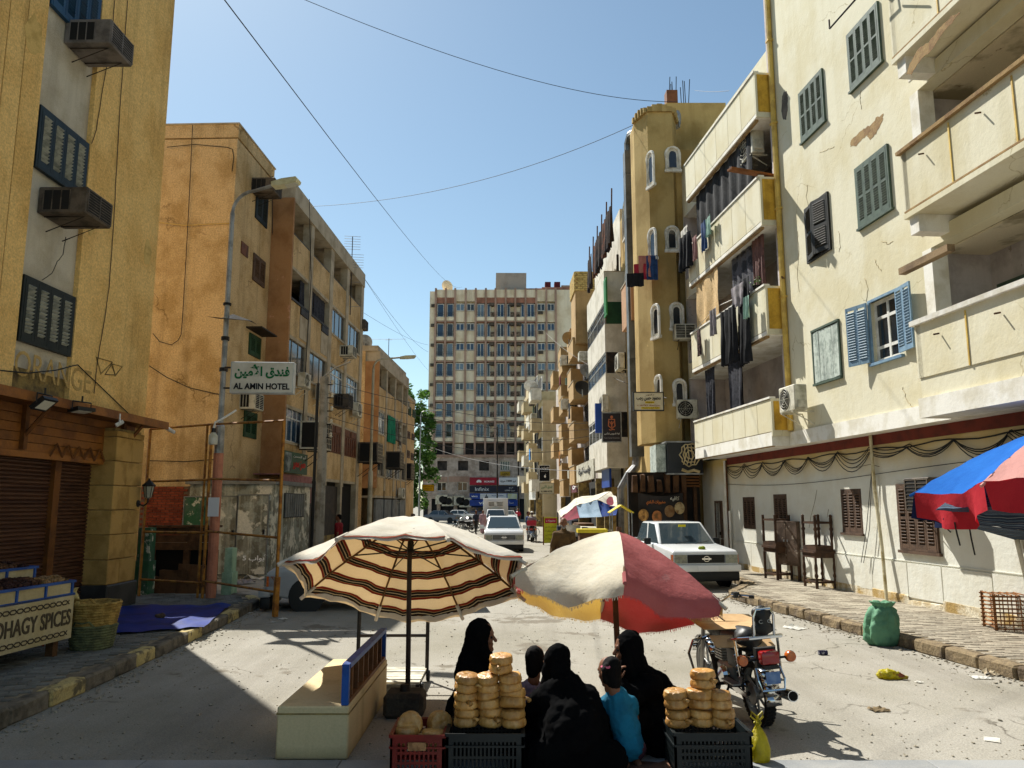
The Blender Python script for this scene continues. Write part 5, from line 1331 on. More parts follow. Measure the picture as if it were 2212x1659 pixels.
# ---- brown balconied block
m_brn=mat('tan_balcony_render','b39363','9c7e52',ms=1,grain=.12,gs=30,bump=.3,streak=.35,sc2='6a5028',rough=.95,rnd=.06)
m_lil=mat('lilac_grey_wall','b0a59c','9c9087',ms=1,grain=.08,bump=.3,streak=.3,rough=.95)
BB=T('apartment_block','brown block with angular tan balconies and a yellow brick roof box','building',FR.loc,FR.rz)
uB0=-(74-28);uB1=uW0-.02
zB=FR.px(1262,640,0)[1]
MB().box(uB0,uB1,0,9,0,14.4).build('body',m_lil,BB)
for s,(Yc,zoff) in enumerate(((50.0,0.0),(57.5,-1.2),(66,-.6))):
 u=-(Yc-28)
 for k in range(4):
  z=3.3+3.0*k+zoff*.5
  if s == 0:z=FR.px(1255,(1043,940,843,740,640)[k],.95)[1] if k<5 else z
  balcony(BB,FR,u-1.7,u+1.3,1.0,z,z+1.15,m_brn)
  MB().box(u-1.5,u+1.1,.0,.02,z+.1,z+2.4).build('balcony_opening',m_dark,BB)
  if s<2:balcony(BB,FR,u-4.6,u-2.1,.8,z+1.3,z+2.5,m_brn)
  shutter(BB,u+1.5,u+2.3,z+.9,z+2.2,0,1,m_dshut,.12,False)
u=-(49.5-28)
bx0,bx1,bz0,bz1=u-1.6,u+1.3,FR.px(1250,600,.95)[1],FR.px(1250,553,.95)[1]
MB().box(bx0+.1,bx1-.1,-.85,2,bz0-3.4,bz1-.02).build('roof_box',m_brn,BB)
brk=MB().bevbox(-.145,.145,-.05,.05,-.06,.06,.01).mesh('brick',mat('yellow_brick','c3a868','a98d50',ms=5,grain=.15,bump=.3,rough=.95,rnd=.14))
nr=int((bz1-bz0)/.14)
for r_ in range(nr):
 for k in range(7):link('brick',brk,BB,(bx1-.08,-.85+.15+k*.31+(.15 if r_ % 2 else 0),bz0+.07+r_*.14),(0,0,rad(90)))
 for k in range(9):link('brick',brk,BB,(bx0+.2+k*.31+(.1 if r_ % 2 else 0),-.87,bz0+.07+r_*.14))
window_ac('pale box air conditioner on the brown block beside the glazed bays, upper one',FR.w(FR.px(1238,790,.2)[0],.0,FR.px(1238,790,.2)[1]),FR.rz,w=.9,h=.7,d=1.1,m=m_acw)
window_ac('pale box air conditioner on the brown block beside the glazed bays, lower one',FR.w(FR.px(1240,884,.2)[0],.0,FR.px(1240,884,.2)[1]),FR.rz,w=.9,h=.7,d=1.1,m=m_acw)
dish('round brown satellite dish on a brown balcony below the brick box',FR.w(u-2.6,.9,FR.px(1230,745,.9)[1]),rad(160),r=.5,m=m_brn)
dish('black dish leaning out between the brown balconies and the white bays',FR.w(uB1-.3,.8,FR.px(1264,850,.8)[1]),rad(150),r=.5,m=m_blk)
# ---- pale block at the far end of the row
FF=Fr(3.0,76.0,180-3.5)
FB=T('apartment_block','pale far block with white balconies and washing at the far end of the right row','building',FF.loc,FF.rz)
m_fp=mat('pale_far_render','bfae8a','aa9772',ms=.8,grain=.1,bump=.3,streak=.35,sc2='7d6a48',rough=.95)
MB().box(-24,0,0,8,0,12.2).build('body',m_fp,FB)
MB().box(-24,-16,0,8,12.2,15.4).build('upper_storey',m_fp,FB)
for s,(uu,nn) in enumerate(((-2.6,1.0),(-7.5,.9),(-13,1.0),(-19,1.1))):
 for k in range(4 if s<2 else 4):
  z=3.4+3.0*k+(.9 if s % 2 else 0)
  balcony(FB,FF,uu-1.9,uu+1.5,nn,z,z+1.15,m_wb if (s+k) % 3 == 0 else m_fp)
  MB().box(uu-1.6,uu+1.2,-.02,.0,z+.1,z+2.3).build('balcony_opening',m_dark,FB)
  window(FB,uu+1.7,uu+2.6,z+.9,z+2.2,-.03,2,1,m_wht,m_gdark,.08)
dish('white rooftop dish on a balcony of the far right block',FF.w(-2.0,1.0,13.2),rad(170),r=.7,m=m_wht)
# small fittings that crowd the right row: air conditioners, shutters, pipes, washing
ac2=MB().bevbox(-.4,.4,-.75,.1,0,.55,.03).mesh('air_conditioner',m_acw);ac3=MB().bevbox(-.4,.4,-.5,.1,0,.6,.03).mesh('air_conditioner',m_acd)
for (P_,us,n_) in ((BB,(-19.8,-24.8,-27.3,-32.6,-35.3,-41),.0),(FB,(-4.9,-10,-15.6),.0),(WB,(-9.2,),.0)):
 for i,u_ in enumerate(us):
  for k in range(4):
   z=3.9+3.0*k+.5*((i*3+k) % 3)
   if (i+k) % 2 == 0:link('air_conditioner',ac2 if (i+k) % 4 else ac3,P_,(u_,0,z))
   if (i*2+k) % 3 == 1:MB().box(u_-.5,u_+.4,-.06,.0,z+.9,z+2.0).build('window_shutter',(m_grs,m_dshut,m_wshut)[(i+k) % 3],P_)
 MB().tube([(us[0]+.9,-.1,2.5),(us[0]+.9,-.1,14)],.06,6).build('drainpipe',m_iron,P_)
for k,(F_,u_,n_,z_,w_,h_,mm,lab) in enumerate(((FF,-2.6,1.1,7.6,1.4,1.1,mat('bright_blue_cloth','3f8fd0','2f74b0',grain=.08),'bright blue cloth hung on a balcony of the pale far block'),(FF,-3.2,1.1,10.4,1.0,.8,m_tealx if False else mat('white_sheet','d0ccc2','b8b2a6',grain=.06),'white sheet hung on a high balcony of the pale far block'),(FR,-22.5,1.1,8.6,.7,1.0,m_ck if False else mat('charcoal_cloth','26252a','1c1b1f',grain=.1),'charcoal cloth hung from a brown balcony'),(FR,-30,1.1,6.0,.9,1.1,mat('orange_black_cloth','b5762a','1f1c1a',ms=1.5,lo=.48,hi=.52,grain=.1),'black and orange cloth hanging from a far brown balcony'),(FR,-29.5,1.05,11.6,.8,.7,mat('maroon_cloth','7d2a3a','641f2d',grain=.1),'maroon cloth over the highest far brown balcony'))):
 o=cloth('hanging_cloth',mm,None,w_,h_,F_.w(u_,n_,z_),F_.rz,folds=2,seed=50+k);tag(o,lab,'cloth','washing hung along the right row')
# ================================================================ the painted kiosk and the stall yard on the left
m_flak=mat('flaking_kiosk_paint','8c8f84','6d6a5c',ms=2.6,lo=.45,hi=.55,grain=.2,gs=22,bump=.7,bs=12,rough=.9,streak=.9,ss=5,sc2='c9c6b4',spots='cfcaba',sps=1.7,spt=.52)
m_flakg=mat('flaking_green_door','2f5a3d','47604f',ms=3,grain=.2,bump=.5,rough=.8,spots='b9b8a6',sps=3.5,spt=.58)
m_conc=mat('grey_concrete','7c7c78','66655f',ms=2,grain=.2,bump=.4,rough=.95)
m_brick=mat('red_brick','84402a','6d3120',ms=6,grain=.2,bump=.3,rough=.95,rnd=.2)
m_mort=mat('mortar','6b5a4c',grain=.2,bump=.3,rough=1)
KX0,KX1,KY=V(399,1240,22.9).x,V(580,1240,22.9).x,22.9
kz=V(580,1046,22.9).z
K=T('kiosk','flat roofed utility kiosk with flaking painted doors beneath the tan loggia block','kiosk',(0,0,0))
MB().box(KX0,KX1,KY,23.85,0,kz).box(KX1-1.25,KX1,23.85,27.2,0,kz).build('body',m_flak,K)
MB().box(KX0-.1,KX1+.12,KY-.12,23.9,kz,kz+.12).box(KX1-1.3,KX1+.12,23.9,27.3,kz,kz+.12).build('roof_slab',m_conc,K)
def kpx(x,y):v=V(x,y,KY);return v.x,v.z
def kdoor(x0,x1,y0,y1,m,nm='door'):
 a,zt=kpx(x0,y0);b,zb=kpx(x1,y1);zb=max(zb,.06)
 d=MB().box(a+.02,b-.02,KY-.05,KY,zb,zt).build(nm,m,K)
 f=MB().box(a,a+.03,KY-.07,KY,zb,zt+.03).box(b-.03,b,KY-.07,KY,zb,zt+.03).box(a+.03,b-.03,KY-.07,KY,zt,zt+.03).build('door_frame',m_conc,K)
 MB().box(b-.14,b-.09,KY-.1,KY-.05,(zb+zt)/2,(zb+zt)/2+.14).build('handle',m_iron,d)
kdoor(399,447,1074,1138,m_flakg);kdoor(449,508,1073,1240,m_flak);kdoor(514,575,1070,1240,m_flak)
MB().box(KX1,KX1+.03,24.1,26.4,1.7,2.45).build('vent',m_acv,K)
for k in range(9):MB().box(KX1+.03,KX1+.06,24.15+k*.25,24.3+k*.25,1.72,2.43).build('vent_bar',m_conc,K)
text('5 '+ar('أبواب'),'stencil',m_lw,K,kpx(552,1205)[0],KY-.055,kpx(552,1205)[1],w=.7,h=.22,bold=.02)
# brick infill wall
BX0,BX1=V(300,1100,22.95).x,KX0-.05
bw=T('brick_wall','low red brick infill wall between the stone pier and the painted kiosk','wall',(0,0,0))
MB().box(BX0,BX1,23.0,23.2,0,kz-.06).build('mortar_core',m_mort,bw)
brk2=MB().bevbox(-.115,.115,-.02,.05,-.032,.032,.006).mesh('brick',m_brick)
nr=20;zb0=kz-.06-nr*.075;nb=0
for r_ in range(nr):
 n=int((BX1-BX0)/.245)
 for k in range(n):
  if nb >= 290:break
  link('brick',brk2,bw,(BX0+.15+k*.245+(.12 if r_ % 2 else 0),22.995,kz-.1-r_*.075));nb+=1
# timber stall and partitions behind the yellow frame
SY=18.6
m_old=mat('dark_old_timber','5e4128','442d1b',ms=3,grain=.25,bump=.4,rough=.85,streak=.4,rnd=.12)
st=T('market_stall','closed timber stall with a plank head and a dark opening behind the yellow frame','stall',(0,0,0))
def spx(x,y,Y=SY):v=V(x,y,Y);return v.x,v.z
x0,zt=spx(330,1139);x1,zm=spx(470,1188);
for k in range(3):
 h=(zt-zm)/3;MB().box(x0,x1,SY-.05,SY,zm+k*h+.006,zm+(k+1)*h-.006).build('plank',m_old,st)
xa,_=spx(408,1160);MB().box(xa,xa+.18,SY-.09,SY-.05,zm,zt).box(xa+.18,xa+.32,SY-.08,SY-.05,zm,zt).build('batten',m_old,st)
for xx in (330,405,466):a,_=spx(xx,1200);MB().box(a-.06,a+.06,SY-.1,SY+.02,0,zm).build('post',m_old,st)
MB().box(x0,x1,SY+.02,SY+.05,0,zm).build('back_panel',m_dark,st)
for k in range(3):a,_=spx(345+k*40,1230);MB().box(a-.3,a+.3,SY-.3,SY-.02,.02+.0,.45+.14*k,jit=.04).build('stored_box',m_old,st)
MB().box(x0-.05,x1+.05,SY-.12,SY+.1,zt,zt+.05).build('top_rail',m_old,st)
for lab,xa_,xb_,yt,m_ in (('pale green flaking post at the left end of the timber stall',302,327,1140,m_flakg),('pale mint painted post beside the lamp post base',488,504,1184,mat('mint_paint','9db89a','86a084',ms=3,grain=.12,bump=.3,streak=.3))):
 a,z=spx(xa_,yt,17.6);b,_=spx(xb_,yt,17.6)
 t=T('wooden_post',lab,'post',((a+b)/2,17.6,0));MB().box(-(b-a)/2,(b-a)/2,-.05,.25,0.05,z).build('shaft',m_,t);MB().box(-(b-a)/2-.03,(b-a)/2+.03,-.08,.28,0.05,z*.55).build('foot',m_,t)
# ---- the yellow tube frame
m_yf=mat('rusty_yellow_tube','a06c24','754618',ms=6,grain=.2,bump=.3,rough=.7,spots='5c3414',sps=5,spt=.62)
fr=T('tube_frame','bare frame of rusty yellow square tube standing at the pavement corner','frame',(0,0,0))
PL_=[(V(300,1281,17.3).x,17.3),(-6.5,16.9),(-4.45,15.2)]
zts=[3.75,3.82,3.72]
def bar(p,q,r=.035,nm='bar'):MB().tube([p,q],r,4).build(nm,m_yf,fr)
for (x,y),z in zip(PL_,zts):bar((x,y,.02),(x,y,z),.034,'upright')
bar((-6.62,16.95,.02),(-6.62,16.95,3.8),.028,'upright')
for i in range(2):
 a,b=PL_[i],PL_[i+1]
 for q in (1.0,.68,.38,.1):
  bar((a[0],a[1],.15+(zts[i]-.15)*q),(b[0],b[1],.1+(zts[i+1]-.1)*q),.024)
bar((-4.45,15.18,.02),(-4.43,15.16,.75),.06,'splice')
# ---- street lamps
def lamp(label,base,H,reach,rz,r=.09,m=None,group='street lamps on the left',paint=None,head=.75):
 t=T('street_lamp',label,'street lamp',base,rz,group);m=m or m_galv
 MB().tube([(0,0,0),(0,0,H*.4),(0,0,H*.405),(0,0,H*.93)],[r,r,r*.64,r*.52],10).build('pole',m,t)
 pts=[(0,0,H*.92)]
 for k in range(7):a=rad(15*k);pts.append((.5*(1-math.cos(a)),0,H*.93+.5*math.sin(a)))
 pts.append((reach,0,H*.93+.62));MB().tube(pts,r*.38,8).build('arm',m,t)
 hb=MB();Mh=Matrix.Translation((reach-.05,0,H*.93+.6)) @ Matrix.Rotation(rad(-8),4,'Y')
 hb.prism([(0,-.05),(.2,-.07),(head*.95,-.06),(head,0),(head*.95,.06),(.25,.08),(0,.05)],-.12,.12,'y',Mh);hb.build('lamp_head',mat('cream_lamp_head','cfc9a4','b5ae88',ms=3,grain=.06,bump=.05,rough=.5),t)
 MB().box(.3,head*.92,-.09,.09,-.085,-.06,Mh).build('lens',m_lens,t)
 if paint:
  MB().tube([(0,0,0),(0,0,paint)],r*1.04,12).build('painted_sleeve',mat('salmon_pole_paint','b5755a','9a6048',ms=2.5,grain=.12,bump=.15,rough=.7,spots='6d7f94',sps=2.2,spt=.68),t)
 return t
LP=(-6.36,17.0)
lm=lamp('tall grey street lamp with a salmon painted base carrying the hotel sign',(LP[0],LP[1],.1),9.2,1.0,rad(-8),.1,paint=3.1,head=.62)
MB().tube([(0,0,4.9),(0,0,4.98)],.09,10).build('band',m_iron,lm);MB().tube([(0,0,5.6),(0,0,5.68)],.09,10).build('band',m_iron,lm);MB().tube([(0,0,6.4),(0,0,6.45)],.09,10).build('band',m_iron,lm)
MB().box(-.14,.14,-.13,-.12,1.75,2.15).build('notice',m_sw,lm)
MB().face([(-.35,-.25,6.1),(.75,-.3,5.95),(.6,.25,6.0),(.1,.1,6.22),(-.3,.2,6.15)]).build('torn_sheet',m_iron,lm)
lamp('cream street lamp standing in front of the further tan block',(V(797,1150,36).x,36,0),9.0,1.3,rad(20),.11,m=mat('cream_pole','b5ad95','988f78',ms=2,grain=.08,bump=.1,rough=.6))
lamp('thin grey street lamp far down by the green tree',(V(905,1120,92).x,92,0),13.5,1.8,rad(15),.12)
# ---- the hotel sign on the lamp post
sx0,sz1=(lambda v:(v.x,v.z))(V(503,783,16.7));sx1,sz0=(lambda v:(v.x,v.z))(V(634,851,16.7))
hs=T('hotel_sign','white lightbox sign reading AL AMIN HOTEL under green Arabic lettering, strapped to the lamp post','sign',((sx0+sx1)/2,16.7,sz0),rad(4))
w,h=sx1-sx0,sz1-sz0
MB().bevbox(-w/2,w/2,-.09,.12,0,h,.015).build('lightbox',mat('sign_case','b9bab6','9fa09b',ms=3,grain=.08,bump=.05,rough=.4),hs)
MB().box(-w/2+.03,w/2-.03,-.094,-.088,.03,h-.03).build('face',mat('aged_sign_face','c9c5b8','bab5a6',ms=2,grain=.05,bump=0,rough=.4),hs)
text(ar('فندق الأمين'),'arabic_lettering',mat('sign_green','16643a',grain=0,bump=0),hs,.0,-.1,h*.68,w=w*.86,h=h*.46,bold=.035)
text('AL AMIN HOTEL','lettering',m_lk,hs,0,-.1,h*.22,w=w*.88,h=h*.2,bold=.03)
MB().box(-w/2-.15,-w/2,-.02,.02,h*.15,h*.2).build('strap',m_iron,hs);MB().box(-w/2-.15,-w/2,-.02,.02,h*.8,h*.85).build('strap',m_iron,hs)
# ---- bottle lamp on its bent arm
bp=V(461,938,16.6)
bl=T('bulb_lamp','lamp made of a cut plastic bottle on a white bent arm by the lamp post','lamp',(bp.x,bp.y,bp.z))
MB().tube([(.0,0,.12),(.02,0,.25),(.12,.1,.33),(.35,.3,.55)],.022,6).build('arm',m_wht,bl);MB().tube([(0,0,.04),(0,0,.13)],.045,8).build('socket',m_blk,bl)
MB().lathe([(.03,.05),(.09,-.03),(.095,-.2),(.085,-.22),(.0,-.22)],14).build('bottle',mat('milky_bottle','d8d5c6','c2b98f',ms=3,grain=.05,bump=0,rough=.3,transl=.3),bl,smooth=40)
# ---- utility poles
def upole(label,base,H,m,r=.11,ins=4,rz=0):
 t=T('utility_pole',label,'utility pole',base,rz,'utility poles along the left side')
 MB().tube([(0,0,0),(0,0,H)],r,9,r*.75).build('pole',m,t)
 for k in range(ins):
  z=H-.25-k*.42;MB().tube([(-.1,0,z),(.28,-.05,z)],.02,5).build('crossarm',m_iron,t);MB().lathe([(.02,0),(.06,.03),(.035,.08),(.055,.12),(.02,.16)],8,Matrix.Translation((.27,-.05,z))).build('insulator',m_acw,t)
 return t
m_up=mat('weathered_pole','8f8b82','6d675c',ms=3,grain=.2,bump=.3,rough=.8)
upos=[]
up1=upole('stout grey utility pole hung with insulators in front of the first loggia block',(V(687,1200,24.5).x,24.5,0),6.1,m_up,.17,5);
MB().tube([(-.22,0,.3),(-.2,0,5.9)],.05,6).build('cable_riser',m_blk,up1);MB().tube([(-.1,0,5.6),(0,-.1,6.1),(.4,-.3,6.35),(.9,-.5,6.5)],.03,6).build('lamp_arm',m_galv,up1)
upole('thin dark utility pole in front of the further tan block',(V(851,1150,50).x,50,0),7.6,m_up,.13,5)
upole('pale utility pole with stacked insulators far down the left side',(V(889,1130,72).x,72,0),8.2,m_acw,.14,6)
upole('slim dark pole in front of the blue and red hotel shop signs',(V(1074,1120,100).x,100,0),12.0,m_iron,.1,0)
upole('slim pole at the right edge of the hotel shop signs',(V(1120,1125,96).x,96,0),9.5,m_iron,.1,0)
# ---- wires across the sky
def wire(label,p,q,drop,r=.012):
 t=MB().tube(sag(p,q,drop,20),r*.55,4,r*.9).build('overhead_wire',m_cable);tag(t,label,'wire','wires across the sky')
def W3(x,y,Y):return V(x,y,Y)
wire('long overhead wire curving from the top middle of the sky to the turret dish',W3(650,-4,14),W3(1462,220,28.4),.55,.013)
wire('overhead wire running down the sky from upper left to the hotel roof',W3(470,-20,6.5),W3(998,620,110),1.0,.013)
wire('overhead wire crossing low from the tan loggia roof up to the ochre turret block',W3(672,446,29),W3(1398,256,28.6),.75,.014)
wire('overhead wire from the loggia block corner sloping down to the hotel face',W3(786,600,38),W3(925,760,112),.6,.02)
wire('steep thin wire behind the further tan block sloping to the hotel',W3(786,600,38),W3(925,800,112),.3,.016)
wire('nearly level thin wire from the loggia block corner to the hotel face',W3(786,676,39),W3(925,745,112),.3,.016)
wire('short wire between the turret rebar and the top cream balcony',W3(1500,195,29.6),W3(1575,196,26),.05,.01)
for k,(y0,y1) in enumerate(((820,893),(845,905),(865,920),(895,940))):
 wire(('topmost','second','third','lowest')[k]+' of the four power lines strung from the near utility pole across the street',W3(692,y0,24.5),W3(1285,y1+20,44),.5+.1*k,.015)
wire('sagging pale line from the plain tan wing to the right row shops',W3(868,940,62),W3(1345,1015,40),.9,.018)
wire('pale line from the doctor sign down to the shop awning',W3(1440,860,26.5),W3(1180,720,60),.5,.012)
# ================================================================ right-hand signs and shop fronts
t,w,h,y=sign('shop_sign','cream framed doctor sign of black Arabic script with yellow strips, hung from the turret',Fr(0,26.3,90),1369,849,1432,886,0,mat('cream_sign','cfc2a4','bfb192',ms=2,grain=.06,bump=0),.12,edge=m_blk)
text(ar('دكتور'),'lettering',mat('brown_letter','5a2a1c',grain=0,bump=0),t,.05,y,h*.88,w=w*.28,h=h*.12);text(ar('محمود حسن رجب'),'lettering',m_lk,t,0,y,h*.65,w=w*.84,h=h*.26,bold=.02)
MB().box(-w*.12,w*.2,y,y+.005,h*.38,h*.5).box(-w*.26,w*.38,y,y+.005,h*.06,h*.17).build('yellow_strip',mat('sign_yellow','cfae2a',grain=.05,bump=0),t)
text(ar('دكتوراه'),'lettering',m_lk,t,w*.04,y-.004,h*.44,w=w*.26,h=h*.1);text(ar('جراحة الأنف'),'lettering',mat('red_letter2','8d2a20',grain=0,bump=0),t,0,y,h*.27,w=w*.8,h=h*.12);text(ar('كلية الطب جامعة'),'lettering',m_lk,t,w*.06,y-.004,h*.115,w=w*.55,h=h*.08)
t,w,h,y=sign('shop_sign','tall dark projecting sign with a copper emblem over white Arabic and English lines',Fr(0,33.0,90),1301,893,1341,954,0,mat('dark_plum_sign','231c20',grain=.05,bump=0,rough=.4),.16,edge=m_galv)
me_=mat('copper_emblem','b06a4a',grain=.05,bump=0)
MB().tube([(-w*.16,y,h*.78),(-w*.18,y,h*.55),(0,y,h*.46),(w*.18,y,h*.55),(w*.16,y,h*.78)],.03,5,closed=True).tube([(0,y,h*.5),(0,y,h*.72)],.03,5).tube([(-w*.12,y,h*.7),(0,y,h*.58),(w*.12,y,h*.7)],.025,5).tube([(-w*.16,y,h*.42),(-.05,y,h*.4),(.05,y,h*.43),(w*.16,y,h*.41)],.02,5).ball((0,y,h*.86),w*.08,.02,h*.06).build('emblem',me_,t)
text(ar('قناة السويس للتأمين'),'lettering',m_lw,t,0,y,h*.28,w=w*.84,h=h*.09);text('Suez Canal Insurance','lettering',mat('dull_letter','8d8789',grain=0,bump=0),t,0,y,h*.13,w=w*.84,h=h*.06)
MB().box(-w/2-.3,-w/2-.04,-.1,.1,h*.3,h*1.35).build('blue_side',m_sblue,t)
t,w,h,y=sign('shop_sign','black phone agent sign with white Arabic heading and a fruit emblem',Fr(0,62,90),1165,1006,1187,1039,0,m_lk,.2,edge=m_wht)
text(ar('التوكيل'),'lettering',m_lw,t,0,y,h*.83,w=w*.82,h=h*.16,bold=.03);text(ar('لصيانة المحمول'),'lettering',m_lw,t,0,y,h*.64,w=w*.7,h=h*.08)
MB().ball((w*.05,y,h*.3),w*.1,.02,h*.09).ball((w*.12,y,h*.43),w*.03,.02,h*.03).build('emblem',m_lw,t)
t,w,h,y=sign('shop_sign','second smaller AL AMIN HOTEL sign with green script on the right side of the street',Fr(0,61,90),1166,1044,1196,1066,0,mat('cream_sign2','cfc9ac',grain=.05,bump=0),.2,edge=m_alu)
text(ar('فندق الأمين'),'lettering',mat('sign_green2','4a7d55',grain=0,bump=0),t,0,y,h*.64,w=w*.8,h=h*.4,bold=.02);text('AL AMIN HOTEL','lettering',m_lk,t,0,y,h*.2,w=w*.84,h=h*.17,bold=.03)
# black emblem sign box under the turret
eb=T('shop_sign','large black box sign bearing a gold calligraphic roundel, under the ochre turret','sign',(V(1465,1022,26.6).x,26.6,V(1465,1022,26.6).z))
xl,xr=V(1442,990,26.6).x-eb.location.x,V(1518,990,26.6).x-eb.location.x;hh=V(1465,956,26.6).z-eb.location.z
MB().box(xl,xr,0,1.6,0,hh).build('box',mat('black_sign_gloss','17191d','22252a',ms=1,grain=.05,bump=.05,rough=.35),eb)
MB().box(xl-.05,xr,-.04,1.65,-.05,-.0).box(xl-.05,xr,-.04,1.65,hh,hh+.05).build('frame',m_galv,eb)
MB().box(xl-.35,xl-.02,.2,1.4,.05,hh*.95).build('side_panel',m_lshut,eb)
ex=V(1491,990,26.6).x-eb.location.x;ez=hh*.52;gold=mat('gold_script','cdb88a','b59f6e',grain=.06,bump=0,rough=.4)
for k in range(3):MB().tube([(ex+(.33-.1*k)*math.cos(a*.35)*(1+.12*math.sin(a*3+k)),-.02,ez+.08+(.38-.12*k)*math.sin(a*.35)*(1+.1*math.cos(a*2+k))) for a in range(18)],.022,5,closed=True).build('script_stroke',gold,eb)
for k in range(4):MB().tube([(ex-.2+.12*k,-.02,ez+.4),(ex-.16+.12*k,-.02,ez),(ex-.24+.12*k,-.02,ez-.25)],.02,5).build('script_stroke',gold,eb)
MB().tube([(ex-.3,-.02,ez-.42),(ex-.1,-.02,ez-.5),(ex+.1,-.02,ez-.44),(ex+.3,-.02,ez-.5)],.05,5).build('script_stroke',gold,eb)
# black bread banner and the dark café front
bx0,bz1=(lambda v:(v.x,v.z))(V(1378,1064,26.2));bx1,bz0=(lambda v:(v.x,v.z))(V(1478,1148,26.2))
bn=T('banner','black hanging banner printed with four round loaves and Arabic phone numbers','banner',((bx0+bx1)/2,26.2,bz0));w,h=bx1-bx0,bz1-bz0
mb=MB();mb.grid(16,8,lambda a,b:((a-.5)*w,.05*math.sin(a*7)-.02,b*h-(.12*math.sin(a*3.14)*b)));mb.build('cloth',mat('black_banner','1f1a17','2b2420',ms=2,grain=.1,bump=.2,rough=.7),bn,smooth=True)
for k,(px_,pz,mm) in enumerate(((-.4,.42,'b98a4a'),(-.1,.38,'a5683a'),(.18,.52,'7d6040'),(.4,.6,'a8946c'))):
 MB().ball((px_*w,-.1,pz*h),.17,.02,.2,12,8).build('loaf_print',mat('loaf_print_%d' % k,mm,lin(mm)[:3] and '6b4a28',ms=6,grain=.2,bump=0),bn)
text(ar('إدارة محمد عادل'),'lettering',m_acw,bn,-w*.2,-.1,h*.17,w=w*.42,h=.1);text(ar('إدارة محمد النشاوي'),'lettering',m_acw,bn,w*.25,-.1,h*.24,w=w*.42,h=.1)
text('٠١١٥٢٠٩٥٦٧','lettering',m_acw,bn,w*.28,-.1,h*.1,w=w*.38,h=.09);text('٠١١٠٣٥٤٢','lettering',m_acw,bn,-w*.2,-.1,h*.04,w=w*.3,h=.08);text(ar('كافيه'),'lettering',m_acw,bn,w*.3,-.1,h*.84,w=w*.2,h=.16,bold=.02);text(ar('مخبوزات البلدي'),'lettering',mat('orange_letter','b5662a',grain=0,bump=0),bn,-w*.12,-.1,h*.74,w=w*.42,h=.16,bold=.02)
cf=T('cafe_facade','dark timber cafe front with a slatted head below the black emblem sign','shop front',(0,0,0))
cz_=V(1440,1020,26.9).z
MB().box(bx0-.2,bx1+.75,27.0,27.3,0,cz_).build('recess',mat('dark_cafe_wood','2b2119','1c1611',ms=2,grain=.2,bump=.3,rough=.8),cf)
for k in range(5):MB().box(bx1+.1,bx1+.75,26.85,27.0,cz_-.5+k*.1,cz_-.44+k*.1).build('slat',m_plankd,cf)
for xx in (bx1+.2,bx1+.55):MB().box(xx-.05,xx+.05,26.8,27.0,0,cz_-.5).build('post',m_old,cf)
for k in range(7):MB().box(bx0-.1+k*.28,bx0+.08+k*.28,26.75,27.0,bz1+.02,cz_-RND.uniform(.05,.3),jit=.03).build('shelf_board',m_old,cf)
# ---- row of small shops under the brown and white blocks: fascias, shutters, goods
def shopfront(label,F,u0,u1,fas,m_f,txt,n=.25,zf=3.0,hf=.7,tm=None):
 t=T('small_shop',label,'shop front',F.w(u0,0,0),F.rz,'small shop fronts on the right side');L=u1-u0
 MB().box(.05,L-.05,-n*.3,.02,0,zf).build('dark_opening',m_dark,t);MB().box(0,L,-n-.1,-n,zf,zf+hf).build('fascia',m_f,t)
 for a in (0,L):MB().box(a-.12,a+.12,-n,.02,0,zf).build('pier',m_stain,t)
 if txt:text(ar(txt),'lettering',tm or m_lw,t,L/2,-n-.12,zf+hf/2,w=L*.7,h=hf*.55,bold=.02)
 for k in range(3):MB().box(.2+k*(L-.6)/3,.2+(k+.8)*(L-.6)/3,-n-.3,-n*.3,0,RND.uniform(.5,1.1),jit=.03).build('goods_box',RND.choice([m_stain,m_acw,m_snavy,m_old]),t)
shopfront('shop with a white sign of tall black Arabic lettering behind the patched awning',FR,-19.5,-11.5,0,m_acw,'مؤسسة البركة',.9,3.4,1.0,m_lk)
shopfront('shop with a deep blue fascia next to the metal flue',FR,-10.8,-8.3,0,m_sblue,None,.6,2.9,.9)
shopfront('shop with a dark red fascia under the brown balconies',FR,-26.5,-20.2,0,mat('plum_fascia','5d1f2a','4a1722',grain=.06,bump=0),'الهدى',.5,2.9,.9)
shopfront('shop with a grey poster fascia further along the right side',FR,-36,-28,0,m_acw,'مكتبة',.5,2.7,.9,m_lk)
shopfront('shop with a small white fascia at the far end of the right row',FF,-8,-1,0,m_wht,None,.6,2.6,1.1)
# patched awning stall
def st_pt(x,y,Y):return V(x,y,Y)
ast=T('market_awning','patched awning of white, blue and red cloth shading a street stall on the right','awning',(0,0,0))
P0=[V(1205,1106,31),V(1245,1076,32),V(1318,1062,31.5),V(1332,1075,29.5)]
Q0=[V(1212,1118,28.5),V(1245,1092,28.2),V(1290,1080,28.2),V(1334,1098,28)]
R0=[V(1222,1125,27.6),V(1252,1118,27.4),V(1300,1116,27.4),V(1330,1112,27.4)]
cols=['canvas_white','canvas_sky','canvas_maroon']
mw_=mat('canvas_white','d6d0c2','bdb5a4',ms=3,grain=.08,bump=.3,transl=.2);mb_=mat('canvas_blue','21438c','1a3573',ms=3,grain=.1,bump=.3,transl=.2);mr_=mat('canvas_maroon','7d1f33','651829',ms=3,grain=.1,bump=.3,transl=.2);msk=mat('canvas_sky','9fb7cc','8aa3b8',ms=3,grain=.1,bump=.3,transl=.2)
